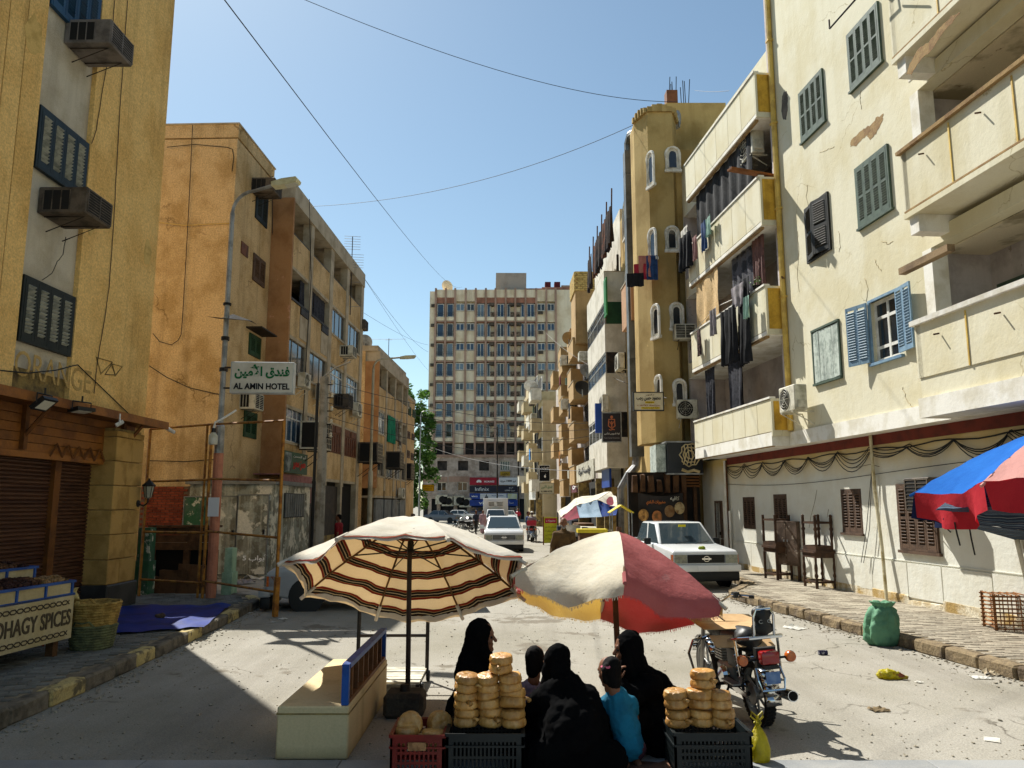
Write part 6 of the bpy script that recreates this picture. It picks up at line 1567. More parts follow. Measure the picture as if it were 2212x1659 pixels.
for i in range(3):
 mb=MB();a,b,c,d=P0[i],P0[i+1],Q0[i+1],Q0[i]
 mb.grid(6,5,lambda s,t_:(a.lerp(b,s)).lerp(d.lerp(c,s),t_)+Vector((0,0,-.1*math.sin(s*3.14)*math.sin(t_*3.14)+.03*math.sin(s*9))));mb.build('canopy_panel',(mw_,mw_,mw_)[i],ast,smooth=True)
 mb=MB();c2,d2=R0[i+1],R0[i]
 mb.grid(6,4,lambda s,t_:(d.lerp(c,s)).lerp(d2.lerp(c2,s),t_)+Vector((0,.08*math.sin(s*12),-.05*math.sin(t_*3))));mb.build('canopy_panel',(mr_,msk,mb_)[i],ast,smooth=True)
mb=MB();a,b,c=V(1318,1062,31.5),V(1334,1098,28),V(1300,1090,28);mb.face([a,b,c]).build('canopy_panel',mr_,ast)
for p in (P0[0],Q0[3],P0[3],Q0[0]):MB().tube([(p.x,p.y,0),tuple(p)],.03,5).build('pole',m_iron,ast)
sb=T('market_table','dark stall counter heaped with goods under the patched awning','stall',(V(1262,1180,29.4).x,29.4,0))
MB().box(-1.1,1.2,-.5,.6,0,.85).build('counter',m_old,sb)
for k in range(7):MB().box(-1.0+k*.3,-.75+k*.3,-.45,.1,.85,RND.uniform(.95,1.35),jit=.03).build('goods_box',RND.choice([m_old,m_snavy,m_wht,m_sred,m_dark]),sb)
pot=T('cooking_pot','big white enamel pot standing on the stall under the awning','pot',(V(1232,1140,28.6).x,28.6,.95));MB().lathe([(.05,0),(.3,.02),(.36,.4),(.38,.42),(.34,.42),(.3,.1)],18).build('bowl',m_wht,pot,smooth=40);MB().box(-.34,.34,-.3,.3,-.95,0).build('stand',m_iron,pot)
# yellow roofed cart
yc=T('food_cart','little food cart with a yellow gabled roof on thin posts','cart',(V(1342,1180,24.5).x,24.5,0))
zr=V(1342,1106,24.5).z
for k,s in enumerate((-1,1)):
 mb=MB().prism([(0,zr+.22),(s*.36,zr),(s*.36,zr-.03),(0,zr+.19)] if s>0 else [(0,zr+.22),(0,zr+.19),(s*.36,zr-.03),(s*.36,zr)],-.35,.35,'y').build('roof_panel',mat('yellow_cart_paint','d8c22a','bfa91f',ms=3,grain=.08,bump=.1,rough=.5),yc)
for a in (-.3,.3):
 for b in (-.3,.3):MB().tube([(a,b,.9),(a,b,zr)],.018,5).build('post',m_galv,yc)
MB().box(-.36,.36,-.4,.4,.35,.95).build('body',m_plankd,yc);MB().box(-1.3,-.5,-.3,.3,0.0,1.25).build('cabinet',m_old,yc);MB().box(-1.35,-.45,-.35,.35,1.25,1.36).build('cabinet_top',_M['yellow_cart_paint'],yc)
for a in (-.37,.37):MB().lathe([(.24,-.03),(.28,-.03),(.28,.03),(.24,.03)],16,Matrix.Translation((a,0,.28)) @ Matrix.Rotation(rad(90),4,'Y')).build('wheel',m_blk,yc)
# menu board
mn=T('menu_board','tall yellow green menu board with a red heading standing in the street','sign board',(V(1190,1172,42).x,42,0));w=V(1207,1170,42).x-V(1175,1170,42).x;hmn=V(1190,1117,42).z
MB().box(-w/2,w/2,-.03,.03,.1,hmn).build('board',mat('lime_board','b9b832','a3a22a',ms=2,grain=.06,bump=0),mn);MB().box(-w/2+.08,w/2-.08,-.04,-.03,hmn*.78,hmn*.96).build('heading',m_sred,mn)
for a in (-1,1):MB().box(a*w/2-.03,a*w/2+.03,-.05,.05,0,hmn+.03).build('frame',m_plankd,mn)
text(ar('مخبوزات'),'lettering',m_lw,mn,0,-.05,hmn*.87,w=w*.6,h=hmn*.09)
for k in range(4):text(ar(('عيش بلدي','فطير مشلتت','خبز شمسي','كعك سمسم')[k]),'lettering',m_lk,mn,0,-.04,hmn*(.64-.14*k),w=w*.75,h=hmn*.075)
# ================================================================ washing and curtains on the cream balconies
def hang(name,label,cat,m,x,y,Y,w,h,rz=-84,**k):
 n_=1.02+.04*(k.get('seed',0) % 4);u,z=FA.px(x,y,n_);v=FA.w(u,n_,z) if Y<26.5 else V(x,y,Y)
 o=cloth(name,m,None,w,h,v,FA.rz+rad(RND.uniform(-8,8)) if Y<26.5 else rad(rz),**k);tag(o,label,cat,'washing hung from the balconies');return o
m_ck=mat('black_cotton','17171a','222226',ms=5,grain=.1,bump=.3,rough=.95);m_dn=mat('blue_denim','27416b','1d3254',ms=6,grain=.12,bump=.2,rough=.95);m_pk=mat('faded_rose_cloth','8f6a66','7a5955',ms=6,grain=.12,bump=.3,rough=.95)
m_gry=mat('grey_cotton','8c8589','75706f',ms=5,grain=.1,bump=.3,rough=.95);m_wc=mat('white_cotton','d6d2c8','c2bcae',ms=5,grain=.06,bump=.3,rough=.95,transl=.15);m_flor=mat('floral_brown_cloth','6b5350','2f2426',ms=16,lo=.45,hi=.55,grain=.15,bump=.2,rough=.95);m_teal=mat('pale_teal_cloth','8fae9f','7d9a8d',ms=5,grain=.08,bump=.2)
YB_=25.2
hang('hanging_trousers','blue denim trousers hanging from the second balcony from the top','trousers',m_dn,1518,480,YB_-.3,.5,.95,folds=2,seed=1)
hang('hanging_robe','long black garment blowing out beyond the second balcony','garment',m_ck,1478,508,25.4,1.0,1.2,folds=3,seed=2,amp=.1)
hang('hanging_shirt','rose coloured shirt hanging next to the black garment','shirt',m_pk,1500,510,25.3,.4,.8,folds=2,seed=3)
hang('hanging_cloth','white cloth blown sideways beside an arched turret window','cloth',m_wc,1478,492,25.2,.8,.35,folds=2,seed=4)
hang('hanging_shirt','pale striped shirt draped at the rail above the denim trousers','shirt',m_teal,1530,468,24.4,.5,.6,folds=2,seed=5)
hang('hanging_blouse','lilac grey blouse hanging sunlit from the third balcony line','blouse',m_gry,1592,616,22.4,.75,.62,folds=2,seed=6,taper=.8)
hang('hanging_dress','long black dress with a floral panel on the third balcony line','dress',m_ck,1570,668,22.9,1.1,1.6,folds=4,amp=.09,seed=7);hang('hanging_skirt','black skirt hanging at the near end of the third balcony line','skirt',m_ck,1603,655,21.8,.9,1.7,folds=4,amp=.09,seed=8)
hang('hanging_scarf','brown patterned scarf hanging alone at the far end of the third balcony','scarf',m_flor,1509,712,25.1,.4,.85,folds=2,seed=9);hang('hanging_shirt','grey shirt at the far end of the row of black washing','shirt',m_gry,1540,668,23.7,.45,.8,folds=2,seed=10)
hang('hanging_shirt','small pale teal vest hanging over the black skirt','vest',m_teal,1612,640,21.5,.3,.6,folds=2,seed=11);hang('hanging_coat','black coat bunched at the rail of the third balcony','coat',m_ck,1608,602,21.6,.6,.55,folds=2,seed=12)
for k in range(2):
 pass
ln=MB().tube([tuple(V(1500,715,25.2)),tuple(V(1545,664,23.6)),tuple(V(1620,630,21.3))],.012,4).build('clothes_line',m_wht);tag(ln,'white clothes line carrying the black washing on the third balcony','clothes line')
# washing on the ochre turret
for k,(lab,mm,x,y,w_,h_) in enumerate((('red shirt in the bunch of washing on the ochre turret',mat('red_cotton','a5283a','8c2030',grain=.1,bump=.3),1384,570,.5,.6),('salmon cloth in the bunch of washing on the ochre turret',mat('salmon_cotton','b5786a','a1685b',grain=.1,bump=.3),1394,552,.5,.8),('blue and yellow garment in the bunch of washing on the ochre turret',m_dn,1408,552,.4,.9),('black trousers trailing from the bunch of washing on the ochre turret',m_ck,1372,590,.6,.5))):
 hang('hanging_cloth',lab,'washing',mm,x,y,27.2-k*.05,w_,h_,rz=-10,folds=2,seed=20+k)
# curtains behind the cream parapets
def bay_curtain(label,m,x0,y0,x1,y1,n,folds,seed,**k):
 u0,z1=FA.px(x0,y0,n);u1,z0=FA.px(x1,y1,n)
 o=cloth('balcony_curtain',m,None,abs(u1-u0),z1-z0,FA.w((u0+u1)/2,n,z1),FA.rz,folds=folds,amp=.07,seed=seed,**k);tag(o,label,'curtain','curtains on the cream balconies')
m_net=mat('black_shade_net','1b1b1c','29292b',ms=9,grain=.2,bump=.2,rough=.95,streak=.5,ss=10,sc2='6b6b6e');m_brc=mat('brown_curtain','6b4a44','533934',ms=8,grain=.12,bump=.2,streak=.6,ss=12,sc2='8d6d66')
u0=FA.px(1499,450,.8)[0];u1=FA.px(1630,330,.8)[0]
o=cloth('balcony_curtain',m_net,None,u1-u0-.4,1.75,FA.w((u0+u1)/2-.2,.72,12.5),FA.rz,folds=7,amp=.07,seed=31,nx=40);tag(o,'black shade net hung right across the second opening from the top','curtain','curtains on the cream balconies')
o=cloth('balcony_curtain',m_brc,None,.75,2.0,FA.w(FA.px(1655,540,.5)[0]-.3,.62,9.42),FA.rz,folds=4,amp=.06,seed=32);tag(o,'brown striped curtain at the near end of the middle balcony','curtain','curtains on the cream balconies')
o=cloth('balcony_curtain',mat('grey_towel_curtain','54535a','2b2b30',ms=3,lo=.48,hi=.52,grain=.1,bump=.2),None,1.5,1.75,FA.w(FA.px(1600,560,.6)[0],.6,9.35),FA.rz,folds=4,amp=.07,seed=33);tag(o,'grey sheets hung inside the middle balcony','curtain','curtains on the cream balconies')
o=cloth('balcony_curtain',m_curt,None,.9,1.85,FA.w(FA.px(1535,850,.7)[0],.7,6.4),FA.rz,folds=4,amp=.06,seed=34,taper=.55);tag(o,'dark curtain gathered at the far end of the lowest balcony','curtain','curtains on the cream balconies')
o=cloth('balcony_curtain',m_curt,None,1.1,1.9,FA.w(FA.px(1590,820,.7)[0],.7,6.42),FA.rz,folds=5,amp=.06,seed=35,taper=.7);tag(o,'dark striped curtain in the middle of the lowest balcony','curtain','curtains on the cream balconies')
o=cloth('balcony_curtain',m_tan2,None,2.0,1.7,FA.w(FA.px(1530,640,.8)[0],.82,9.4),FA.rz,folds=2,amp=.05,seed=36,nx=20);tag(o,'tan canvas screen closing the far half of the middle balcony','curtain','curtains on the cream balconies')
pp=FA.w(FA.px(1632,590,.75)[0],.75,7.82)
t=T('potted_plant','small leafy plant in a black pot on the middle balcony rail','plant',pp);MB().lathe([(.07,0),(.1,.18),(.11,.18),(.09,.15)],10).build('pot',m_blk,t)
mb=MB()
for k in range(40):
 a,e=RND.uniform(0,6.28),RND.uniform(.2,1.3);d=Vector((math.cos(a)*math.cos(e),math.sin(a)*math.cos(e),math.sin(e)))*RND.uniform(.08,.26);c=Vector((0,0,.18))+d;s=.035;u=Vector((RND.gauss(0,1),RND.gauss(0,1),RND.gauss(0,1))).normalized();v=u.orthogonal().normalized();mb.face([c-u*s,c-v*s*.5,c+u*s,c+v*s*.5])
tag(mb.build('leaves',mat('tree_leaf','6f9a3c'),t),kind='stuff')
c_u,c_z=FA.px(1622,300,.55)
condenser('white air conditioner unit hung inside the top cream balcony opening',FA.w(c_u,.25,c_z-.62),FA.rz,w=.95,h=.95,d=.35)
br_=MB().box(-.9,.55,-.1,.1,0,.06).build('timber_board',mat('red_brown_board','7a4a24','5d3618',grain=.2,bump=.3),None,FA.w(FA.px(1640,365,.9)[0]-.1,.9,10.83),(0,0,rad(20)));tag(br_,'red brown board sticking out over the second cream parapet','board')
# ================================================================ the street market in front
def cloth2(name,c,tc_,f=.4,c2=None,dirt=None):
 m=mat(name,c,c2 or c,ms=2.2,lo=.4,hi=.7,grain=.1,gs=90,bump=.55,bs=9,rough=.95,spec=.05,spots=dirt,sps=4,spt=.66,transl=f)
 for n in m.node_tree.nodes:
  if n.type == 'BSDF_TRANSLUCENT':
   for l in list(m.node_tree.links):
    if l.to_node == n and l.to_socket == n.inputs[0]:m.node_tree.links.remove(l)
   n.inputs[0].default_value=lin(tc_)
 return m
def umbrella(label,base,C,R,h,tilt,roll,ribs,phase,panels,pole_top_ext=.05,stripes=None,sagk=.1,flap=.0,wind=0.0,seed=0,fringe=None,valance=None,base_pole=True,pole_m=None,group='market umbrellas',rib_m=None,pr=.022):
 t=T('market_umbrella',label,'umbrella',base,0,group);B=Vector(base)
 Mx=Matrix.Translation(Vector(C)-B) @ Matrix.Rotation(rad(roll),4,'Y') @ Matrix.Rotation(rad(-tilt),4,'X')
 rr=random.Random(seed)
 rz=[h*.0+rr.uniform(-.03,.03) for _ in range(ribs)]
 def prof(tt):return h*(1-tt**1.35)
 def rib_pt(k,tt,dz=0):a=rad(phase)+2*math.pi*k/ribs;return Vector((R*tt*math.cos(a),R*tt*math.sin(a),prof(tt)+rz[k % ribs]*tt+dz))
 def surf(k,s,tt,dz=0):
  t1=min(tt,1.0);p=rib_pt(k,t1).lerp(rib_pt(k+1,t1),s);b=math.sin(s*math.pi)
  p=p*1.0;rad_=Vector((p.x,p.y,0));rad_.normalize() if rad_.length>1e-6 else None
  p.z-=sagk*b*t1**2*(1-.5*t1);p-=rad_*(.06*b*t1**3*R)
  p.z+=wind*b*math.sin(k*2.1+seed)*t1**3+.012*math.sin(s*14+k)*t1**2+.03*mnoise.noise(Vector((p.x*5,p.y*5,seed)))*t1+.012*mnoise.noise(Vector((p.x*14,p.y*14,seed)))
  if tt>1:q=tt-1;p.z-=q*R*.9;p+=rad_*(q*R*.25*math.sin(s*6.28*2+k))
  p.z+=dz
  return Mx @ p
 tm=1+flap
 vt=1.0 if valance else tm
 for k in range(ribs):
  mb=MB();mb.grid(14,16,lambda s,v:surf(k,s,max(v*vt,.012)))
  pn=mb.build('canopy_panel',panels[k % len(panels)],t,smooth=True)
  if valance:
   vb=MB();vb.grid(10,4,lambda s,v:surf(k,s,1+v*flap*(.75+.25*math.sin(s*3.14))));vb.build('valance',valance[k % len(valance)],pn,smooth=True)
  if stripes:
   sb=MB()
   for (c,w) in stripes:
    sb.grid(10,3,lambda s,v:surf(k,s,c-w/2+v*w,-.008),flip=False)
   tag(sb.build('woven_stripes',stripe_m,pn,smooth=True),kind='stuff')
  if fringe:
   fb=MB();n=70
   for i in range(n):
    s=(i+.5)/n;p=surf(k,s,tm);q=surf(k,min(1,s+.008),tm);l=rr.uniform(.012,.034)
    fb.face([p,q,q.lerp(p,.4)+Vector((rr.uniform(-.01,.01),0,-l)),p.lerp(q,.2)+Vector((0,0,-l*.8))])
   tag(fb.build('fringe',panels[k % len(panels)],pn),kind='stuff')
  rb=MB().tube([Mx @ rib_pt(k,tt,-.02) for tt in (.02,.35,.7,1.0)],.012,5).build('rib',rib_m or m_rust,t)
  MB().tube([Mx @ Vector((0,0,h*.45)),Mx @ rib_pt(k,.55,-.02)],.008,4).build('strut',m_iron,rb)
  MB().tube([Mx @ rib_pt(k,.9,-.03),Mx @ rib_pt(k,1.03,-.03)],.022,6).build('rib_pocket',panels[k % len(panels)],rb)
 tip=Mx @ Vector((0,0,h+pole_top_ext))
 if base_pole:MB().tube([(0,0,.02),Mx @ Vector((0,0,h*.3)),tip],pr,8).build('pole',pole_m or m_rust,t)
 MB().lathe([(.035,0),(.035,.12)],8,Mx @ Matrix.Translation((0,0,h*.42))).build('runner',m_iron,t)
 return t
# printed stripes: red, dark, pale, dark, red across each band
stripe_m=uvbands('woven_band','2a2523',[(.02,.2,'8c2a22'),(.2,.26,'b08a5a'),(.46,.54,'c9b692'),(.74,.8,'b08a5a'),(.8,.98,'8c2a22')],axis=1,transl=.12,dirt=.2)
m_can1=cloth2('cream_canvas','dcd6c9','bf9a62',.28,'cfc8b8',dirt='b39a6c')
umb1=umbrella('big cream umbrella with dark red and black woven stripes tilted over the left bread stall',(-1.06,8.35,0),(-1.1,8.5,1.33),1.31,.68,25,0,8,22.5,[m_can1],stripes=[(.24,.065),(.42,.075),(.61,.08),(.79,.085),(.955,.085)],sagk=.05,flap=.03,wind=.06,seed=3,pr=.026,pole_m=mat('dark_pole','3a2a1e','2a1f17',ms=5,grain=.15,bump=.1,rough=.6),rib_m=mat('brown_rib_wood','6b4a2a','523820',grain=.15))
m_cr2=cloth2('faded_cream_panel','e6dfcd','c49a2c',.3,'d8cfb9',dirt='a5977a');m_rd2=cloth2('faded_red_panel','bb706f','8f1a1c',.34,'aa6160',dirt='b57a78');m_pk2=cloth2('washed_pink_panel','d3b3ac','b8272a',.4)
umb2=umbrella('faded red and cream panelled umbrella with a ragged fringe over the right bread stall',(1.08,8.2,0),(1.07,8.6,1.17),1.2,.66,13,9,6,-33,[m_cr2,m_rd2],sagk=.16,flap=.12,wind=.1,seed=8,fringe=True,pr=.03,pole_m=mat('worn_pole_wood','5a3d28','452d1c',ms=5,grain=.2,bump=.2,rough=.7))
m_bl3=cloth2('bright_blue_panel','2f6fc4','12264f',.3,'2a63b5');m_rd3=cloth2('bright_red_panel','c23a44','b3121c',.4,'b5313c');m_pk3=cloth2('sun_pink_panel','e0a9a2','b52a35',.35);m_nv3=cloth2('navy_panel','1b2340','0f1428',.25)
tipv=V(1988,1030,11.2)
umb3=umbrella('bright blue and red umbrella at the right edge of the photo',(8.2,11.3,.16),(8.05,11.2,2.42),2.12,.85,4,-3,8,26,[m_bl3,m_nv3,m_nv3,m_bl3,m_pk3,m_rd3,m_nv3,m_rd3],sagk=.1,flap=.26,wind=.05,seed=5,valance=[m_rd3,m_nv3,m_nv3,m_rd3,m_rd3,m_nv3,m_rd3,m_nv3],pr=.03,pole_m=m_galv)
# striped cloth canopy beneath it
m_st4=uvbands('navy_striped_cloth','3a465c',[(.08,.1,'8d97a3'),(.16,.22,'6f8499'),(.28,.29,'b5b9bb'),(.36,.42,'5e7288'),(.5,.52,'9aa3ab'),(.6,.67,'6f8499'),(.76,.78,'aab0b5'),(.86,.92,'5e7288')],axis=1,transl=.12)
t=T('cloth_canopy','navy striped cloth canopy lashed to a pale pole beneath the blue and red umbrella','canopy',(7.75,11.9,.16));Bp=Vector((7.75,11.9,.16))
A0,A1,B0,B1_,C0=V(2020,1102,10.9),V(2230,1090,10.9),V(2052,1078,11.5),V(2235,1062,11.5),V(2192,1166,11.9)
D0,D1=V(2044,1112,11.1),V(2240,1118,11.0)
def pan(nm,a,b,c,d,sg=.04):
 mb=MB();mb.grid(12,8,lambda s,v:(a.lerp(b,s)).lerp(d.lerp(c,s),v)-Bp+Vector((0,0,-sg*math.sin(s*3.14)*math.sin(v*3.14)+.006*math.sin(s*25))));mb.build(nm,m_st4,t,smooth=True)
pan('canopy_panel',A0,A1,B1_,B0);pan('canopy_panel',A0,D1,A1,A0+Vector((.05,.02,.02)),.02)
E0=V(2036,1122,11.3);pan('canopy_panel',E0,V(2240,1150,11.4),V(2240,1085,11.2),V(2060,1085,11.3),.05)
mb=MB();mb.grid(10,8,lambda s,v:(E0.lerp(V(2240,1150,11.4),s)).lerp(C0.lerp(C0+Vector((.3,0,.0)),s),v)-Bp);mb.build('canopy_panel',m_st4,t,smooth=True)
MB().tube([(0,0,0),tuple(C0-Bp+Vector((0,.02,.3)))],.035,8).build('pole',m_acw,t);MB().tube([(.12,.05,0),tuple(C0-Bp+Vector((.1,.02,.3)))],.03,8).build('pole',m_acw,t)
for x,l in ((2062,.32),(2092,.45)):
 p=V(x,1128,11.1)-Bp;MB().tube([p,p+Vector((.02,0,-l*.5)),p+Vector((.05,0,-l))],.012,4).build('tie_cord',m_cable,t)
# ---- concrete foot of the striped umbrella
t=T('umbrella_foot','rough block of concrete and stone holding the big striped umbrella','umbrella base',(-1.08,8.3,0));o=MB().bevbox(-.2,.2,-.17,.17,0,.24,.04);o.build('block',mat('dark_rubble','4a443b','35302a',ms=6,grain=.3,bump=1,bs=18,rough=1),t);MB().lathe([(.06,.24),(.05,.3)],10).build('socket',m_iron,t)
# ---- bench block and the blue edged tray standing on it
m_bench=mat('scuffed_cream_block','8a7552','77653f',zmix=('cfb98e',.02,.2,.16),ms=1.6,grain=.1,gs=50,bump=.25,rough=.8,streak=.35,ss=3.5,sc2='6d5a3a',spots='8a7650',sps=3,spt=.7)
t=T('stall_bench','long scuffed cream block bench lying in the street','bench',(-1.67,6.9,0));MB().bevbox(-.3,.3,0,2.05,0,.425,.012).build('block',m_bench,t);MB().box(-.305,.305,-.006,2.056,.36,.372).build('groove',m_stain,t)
t=T('wooden_tray','blue edged wooden tray with slatted back standing upright on the bench edge','tray',(-1.41,6.92,.43));m_bt=mat('royal_blue_paint','1f4f9c','1a4385',ms=4,grain=.1,bump=.15,rough=.5);m_bw=mat('tray_back_wood','7a4f2c','5f3c20',ms=4,grain=.18,bump=.25,rough=.7)
MB().box(-.03,.03,0,.05,0,.33).build('end_board',m_bt,t);MB().box(-.03,.03,1.95,2.0,0,.33).build('end_board',m_bt,t);MB().box(-.035,.035,.05,1.95,.29,.33).build('rim',m_bt,t);MB().box(-.03,-.018,.05,1.95,0,.29).build('back',m_bw,t);MB().box(-.03,.03,.05,1.95,0,.035).build('rim',m_bw,t)
for k in range(7):MB().box(-.018,.02,.2+k*.255,.235+k*.255,.035,.29).build('batten',m_bw,t)
# ---- hand trolley
t=T('hand_trolley','flat metal hand trolley with a tall tubular handle behind the bench','trolley',(-1.45,9.6,0))
for x in (-.42,.42):MB().tube([(x,.28,.12),(x,.3,.5),(x,.34,1.15)],.025,6).build('upright',m_iron,t)
MB().tube([(-.42,.31,.52),(.42,.31,.52)],.02,6).build('crossbar',m_iron,t);MB().tube([(-.42,.34,1.13),(.42,.34,1.13)],.022,6).build('handle',m_iron,t)
for k in range(6):MB().box(-.42,.42,-.5+k*.14,-.38+k*.14,.13,.15).build('deck_board',m_acw,t)
for x in (-.4,0,.4):MB().box(x-.02,x+.02,-.52,.34,.1,.13).build('deck_bearer',m_iron,t)
for x in (-.4,.44):
 for y in (-.4,.25):MB().lathe([(.02,-.02),(.06,-.02),(.065,0),(.06,.02),(.02,.02)],12,Matrix.Translation((x,y,.065)) @ Matrix.Rotation(rad(90),4,'Y')).build('wheel',m_blk,t)
# ---- plastic crates
def crate(label,x,y,w,d,h,m,group='plastic crates under the bread',rows=2,cols=9,tall=True,plate=None):
 t=T('plastic_crate',label,'crate',(x,y,0),0,group);th=.018
 MB().box(-w/2,w/2,0,d,0,.02).build('floor',m,t)
 def side(nm,L,M):
  mb=MB();mb.box(-L/2,L/2,0,th,h-.06,h,M).box(-L/2,L/2,0,th,0,.05,M).box(-L/2,-L/2+.05,0,th,.05,h-.06,M).box(L/2-.05,L/2,0,th,.05,h-.06,M)
  for r_ in range(1,rows+1):z=.05+(h-.11)*r_/(rows+1);mb.box(-L/2+.05,L/2-.05,.002,th-.002,z-.01,z+.01,M)
  n=int(cols*L/w)
  for k in range(n+1):xx=-L/2+.05+(L-.1)*k/n;mb.box(xx-.007,xx+.007,.001,th-.001,.05,h-.06,M)
  mb.box(-L/2-.004,L/2+.004,-.012,0,h-.02,h+.004,M).box(-L/2,L/2,-.01,0,h-.1,h-.085,M)
  mb.build(nm,m,t)
 side('side_wall',w,Matrix.Identity(4));side('side_wall',w,Matrix.Translation((0,d,0)) @ Matrix.Rotation(math.pi,4,'Z'))
 side('side_wall',d,Matrix.Translation((-w/2,d/2,0)) @ Matrix.Rotation(-math.pi/2,4,'Z'));side('side_wall',d,Matrix.Translation((w/2,d/2,0)) @ Matrix.Rotation(math.pi/2,4,'Z'))
 if plate:MB().box(-.07,.07,-.016,-.01,h-.11,h-.05).build('label_plate',plate,t)
 return t
m_crd=mat('dark_red_plastic','7a2018','651912',ms=4,grain=.1,bump=.05,rough=.4);m_cdk=mat('dark_green_plastic','11191b','0d1416',ms=4,grain=.1,bump=.05,rough=.4)
crate('open dark red plastic crate holding bagged loaves, left of the bread pile',-.735,6.42,.42,.5,.33,m_crd,plate=mat('worn_label','a0764f','7d5636',ms=20,grain=.2,bump=0));crate('dark green plastic crate under the taller bread pile',-.21,6.42,.6,.42,.34,m_cdk,cols=16,rows=1);crate('dark green plastic crate under the right bread pile beside the yellow bag',1.555,6.4,.6,.42,.35,m_cdk,cols=16,rows=4)
# ---- bagged loaves: pairs of round loaves in tight plastic
m_bread=mat('bagged_loaf','bd8d4a','95652c',ms=8,lo=.36,hi=.66,grain=.12,gs=30,bump=.45,bs=30,rough=.36,spec=.5,rnd=.2,streak=.45,ss=18,sc2='dcbf8a')
def loaf_me(seed,r=.098,hz=.036):
 mb=MB();mb.lathe([(.01,0),(r*.8,.002),(r*.97,hz*.4),(r,hz),(r*.95,hz*1.6),(r*.78,hz*2),(r*.3,hz*2.05),(.01,hz*1.9)],22);rr=random.Random(seed)
 for k in range(26):a=k/26*6.28;q=1+.03*math.sin(a*13+seed);mb.capsule((r*.2*math.cos(a),r*.2*math.sin(a),hz*2),(r*.85*q*math.cos(a),r*.85*q*math.sin(a),hz*1.75),.006,.01,5)
 o=blob(mb,'loaf',m_bread,None,.0075,4,((.06,.014),(.02,.004)));me=o.data;bpy.data.objects.remove(o);return me
LO=[loaf_me(k) for k in range(3)]
knot=MB().tube([(.09,0,.07),(.115,.0,.075),(.135,.01,.06)],[.02,.008,.02],7).mesh('bag_knot',m_bread,smooth=True)
def bread(label,x,y,z,rz=0,tilt=0,side=False,group='bagged bread on the left crate',s=1.0):
 t=T('bread_pack',label,'bread',(x,y,z),rz,group);t.rotation_euler=((rad(82) if side else rad(tilt+RND.uniform(-4,4))),rad(RND.uniform(-3,3)),rz);q=s*RND.uniform(.95,1.06);t.scale=(q,q,q*RND.uniform(.95,1.04));t.location.x+=RND.uniform(-.008,.008);t.location.y+=RND.uniform(-.012,.012)
 a,b=RND.sample(LO,2);link('loaf',a,t,(0,0,0));link('loaf',b,t,(.004,.003,.064),(RND.uniform(-.07,.07),0,2));link('bag_knot',knot,t,None,(0,0,RND.uniform(-1.2,1.2)-1.5))
zc_=.345
cx4=lambda x,Y:(((1650+x/2.011)*.576-PCX)/FPX)*(Y*_c+(0.6-HC)*_s)
BY=6.6
A_=['bottom','middle','top']
for k in range(3):bread('bagged loaves, %s of the left column of the taller pile' % A_[k],cx4(203-3*k,BY),BY,zc_+k*.137,.3*k,3*(k-1))
for k in range(3):bread('bagged loaves, %s of the centre column of the taller pile' % A_[k],cx4(380-10*k,BY) ,BY+.02,zc_+k*.135,1+k,-4*(k == 2))
for k in range(3):bread('bagged loaves, %s of the right column of the taller pile' % A_[k],cx4(552-8*k,BY),BY,zc_+k*.138,2+k,(0,14,-6)[k],s=(1,1.06,1.02)[k])
bread('bagged loaves perched highest, across the centre and right columns of the taller pile',cx4(462,BY),BY+.02,zc_+.413,.5,5)
for k in range(3):bread('bagged loaves on the back row behind the %s of the taller pile' % ('left','centre','right')[k],cx4(200+175*k,BY+.2),BY+.21,zc_,k)
GR='bagged bread on the right crate';zc2=.355;c2=lambda x:cx4(x,6.58)
for k in range(2):bread('bagged loaves, %s of the left column of the right pile' % ('bottom','top')[k],c2(1787),6.58,zc2+k*.138,k,0,group=GR,s=1.02)
for k in range(2):bread('bagged loaves, %s of the centre column of the right pile' % ('bottom','middle')[k],c2(1960-8*k),6.58,zc2+k*.138,2+k,0,group=GR,s=1.03)
for k in range(2):bread('bagged loaves, %s of the right column of the right pile' % ('bottom','top')[k],c2(2120-10*k),6.58,zc2+k*.136,1+k,4,group=GR,s=1.0)
bread('sunlit bagged loaves on the very top of the right pile',c2(2000),6.62,zc2+.278,.8,-4,group=GR,s=1.08)
GC='bagged bread in the red crate'
bread('bagged loaves standing on edge at the left of the red crate',-.83,6.72,.34,0,side=True,group=GC);bread('bagged loaves lying flat at the front of the red crate',-.83,6.57,.22,1,group=GC);bread('yellowish bagged loaves standing on edge at the right of the red crate',-.62,6.78,.33,.4,side=True,group=GC);bread('bagged loaves sunk low at the right of the red crate',-.62,6.58,.18,2,group=GC)
# jars and a thermos between the crates
for k,(x,y,hh,lab) in enumerate(((-.53,6.95,.3,'dark flask standing between the red and green crates'),(-.47,7.02,.38,'taller dark flask behind the gap between the crates'))):
 t=T('flask',lab,'flask',(x,y,0));MB().lathe([(.05,0),(.055,.02),(.055,hh*.75),(.03,hh*.85)],14).build('body',m_blk,t,smooth=40);MB().lathe([(.035,hh*.85),(.035,hh)],12).build('cap',m_iron,t)
# ---- yellow bags
m_yb=mat('yellow_plastic_bag','c6b81c','a89a18',ms=6,grain=.08,bump=.6,bs=22,rough=.35,spec=.5,transl=.35,spots='8d4a2a',sps=5,spt=.62)
mb=MB().ball((0,0,.05),.13,.09,.06,14,8).capsule((.1,-.03,.04),(.2,-.06,.03),.05,.02);p=G(1917,1466);o=blob(mb,'plastic_bag',m_yb,None,.012,2,((.05,.05),(.02,.02)),loc=p);tag(o,'crumpled yellow plastic bag lying alone on the sunlit road','bag')
